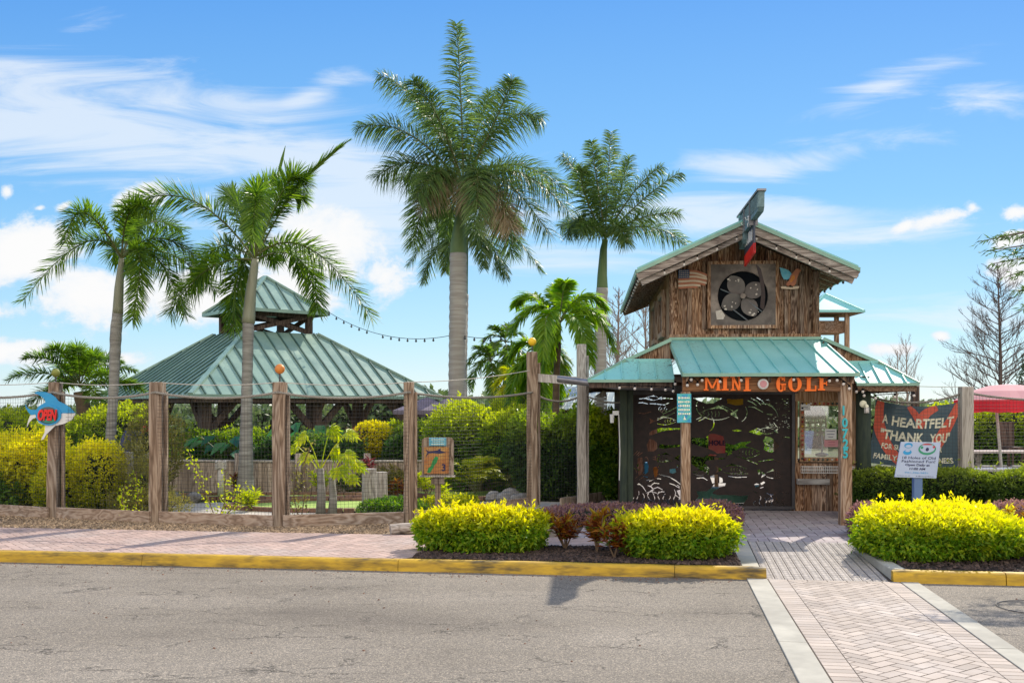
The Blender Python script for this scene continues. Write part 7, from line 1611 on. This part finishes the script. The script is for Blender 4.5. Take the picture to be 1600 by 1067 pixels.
def piling(px,py0,py1,d,w,label,net_=True,top='piling'):
    x=at(px,0,d).x; z=at(0,py0,d).z; e=empty('grey_piling',(x,d,0),0,label,'post','short grey dock pilings in the garden'); mb=MB(); mb.tube([(0,0,-.02),(0,0,z*.5),(0,0,z)],[w*1.06,w,w*.95],14); mb.build('timber',MT[top],e,smooth=False); return e
piling(199,706,800,17.2,.105,'short grey piling behind the net left of the second fence post'); piling(577,732,802,16.6,.12,'short split grey piling right of the philodendron'); piling(596,737,790,17.0,.10,'second grey piling just behind the split one')
mb=MB(); 
for k in range(7): mb.tube([(.10*math.cos(a)+.02*k,.05*math.sin(a),.11*math.sin(a)+.01*k) for a in np.linspace(0,2*PI,15)],.02,6)
p=at(232,717,18.); mb.build('rope_coil',MT['cord'],smooth=True,loc=tuple(p),label='whitish rope coil hung beside the left grey piling',cat='rope')
p=at(345,727,19.5); mb=MB()
for k in range(5): mb.tube([(.09*math.cos(a),.07*math.sin(a),.03*k-.05+.015*math.sin(3*a)) for a in np.linspace(0,2*PI,15)],.018,6)
mb.tube([(0,0,-.05),(0,0,-p.z)],.06,10); mb.build('rope_coil',MT['cord'],smooth=True,loc=tuple(p),label='pale rope wound on a short stake before the retaining boards',cat='rope')
p=at(226,672,21.); mb=MB(); mb.ball((0,0,0),.085,18,12); mb.tube([(0,0,-.07),(0,0,-p.z)],.012,5); mb.build('red_buoy',MT['signred'],smooth=True,loc=tuple(p),label='round red buoy ball on a stake left of the second fence post',cat='buoy')
p=at(198,720,19.0); e=empty('tarp_cover',(p.x,19.2,0),0,'dark navy covered upright behind the left grey piling','cover'); part('cover','ink',e,lambda mb:mb.tube([(0,0,0),(0.02,0,.5),(0,0,1.0),(0.05,0,1.25),(0.05,0,1.3)],[.26,.28,.22,.17,.12],12),smooth=True)
x=at(629,0,13.9).x
e=MB(); e.tube([(-.16,-.05,.06),(0,0,.075),(.2,.05,.09)],[.075,.07,.06],12); e.tube([(-.05,.08,.05),(.25,.16,.06)],[.05,.04],10); e.build('driftwood_log',MT['log'],smooth=False,loc=(x,13.9,0),label='bleached driftwood log lying at the fence corner beside the left golden hedge',cat='log')
def rock(x,y,s,label,seed,mat='rock',sq=(1,1,.7),group='grey rocks in the golf garden'):
    bm=bmesh.new(); bmesh.ops.create_icosphere(bm,subdivisions=3,radius=1); r=np.random.default_rng(seed); vs=np.array([v.co[:] for v in bm.verts]); fs=[tuple(v.index for v in f.verts) for f in bm.faces]; bm.free()
    vs=vs*(1+.22*wob(vs,2.2,seed)+.07*wob(vs,6,seed+1))[:,None]*np.array(sq)*s; mb=MB(); mb.add(vs,fs); return mb.build('rock',MT[mat],loc=(x,y,s*sq[2]*.6),label=label,cat='rock',group=group)
rl=[(-1.0,17.0,.11,'grey rock by the map sign post'),(-2.05,19.4,.17,'dark grey boulder between the piling and the fourth post'),(-.33,19.0,.15,'left rock of the pile at the green'),(-.1,18.8,.17,'middle rock of the pile beside the green'),(.12,18.6,.15,'right rock of the pile beside the yellow ball post'),(.0,19.2,.2,'large rear rock of the pile beside the green'),(.2,19.0,.14,'small rear rock beside the yellow ball post'),(-6.1,18.3,.2,'rounded grey stone left of the second fence post'),(-5.8,18.7,.16,'smaller grey stone behind the second fence post')]
for k,(x,y,s,l) in enumerate(rl): rock(x,y,s,l,70+k)
rock(at(1122,0,12.55).x,12.6,.27,'smooth white boulder behind the middle golden hedge',90,'whiterock',(1.05,.7,.85),None)
p=at(795,745,19.5); rock(p.x,19.5,.11,'pale blue rock resting on the pile near the green',91,'aqua',(1,1,.9),None)
# colourful boards under the pavilion and shop behind
e=empty('painted_bench',(at(618,0,27).x,27,0),0,'bench with blue green painted back slats under the pavilion right corner','bench')
for k,m in enumerate(('aqua','mapgreen','ballyellow','logoblue','aqua')): part('back_slat',m,e,lambda mb:mb.box((-.32+.16*k,0,at(0,680,27).z+.05),(.15,.04,.55)))
part('seat','greywood',e,lambda mb:mb.box((0,-.2,.75),(.85,.4,.05))); part('leg','greywood',e,lambda mb:(mb.box((-.35,-.2,.37),(.07,.3,.74)),mb.box((.35,-.2,.37),(.07,.3,.74))))
SB=empty('shop_building',(2.2,25.5,0),-.05,'low brown boarded shop with a pale corrugated roof behind the tall fence posts','building')
z0_=at(0,640,24).z; part('roof','shoproof',SB,lambda mb:(mb.add([(-1.5,-1.6,at(0,640,24).z+.0),(1.5,-1.6,at(0,640,24).z),(1.5,1.,at(0,603,26).z),(-1.0,1.,at(0,603,26).z)],[(0,1,2,3)]),[mb.bar((-1.45+.16*k,-1.62,at(0,640,24).z+.01),(-1.0+.145*k if k<18 else 1.5,1.,at(0,603,26).z+.01),.03,.02) for k in range(19)]))
part('wall','shopwall',SB,lambda mb:mb.box((0,-.6,.85),(2.7,.1,1.7))); part('corner_post','darkwood',SB,lambda mb:mb.box((-1.3,-1.4,.85),(.12,.12,1.7)))
w_=part('window','frame',SB,lambda mb:mb.box((-.85,-.67,1.2),(.5,.05,.8))); part('pane','aqua',w_,lambda mb:mb.box((-.85,-.70,1.2),(.4,.03,.7)))
part('sign_board','ink',SB,lambda mb:mb.box((.45,-.68,1.0),(.35,.03,.55)))
d=19.6; a,b=at(928,620,d),at(949,672,d); e=empty('slatted_totem',((a.x+b.x)/2,d,0),0,'white slatted totem with a peaked top left of the building corner','ornament')
part('body','white',e,lambda mb:[mb.box((0,0,b.z+(a.z-b.z)*(k+.5)/9),((b.x-a.x)*(1-.1*(k/9)),.10,(a.z-b.z)/9-.012)) for k in range(9)]); part('head','piling',e,lambda mb:mb.prism([(-.13,a.z),(.12,a.z),(.10,a.z+.09),(.05,a.z+.12)],lambda x,y,t:(x,-.06+.12*t,y))); part('core','piling',e,lambda mb:mb.box((0,.0,a.z/2),(.12,.06,a.z)))
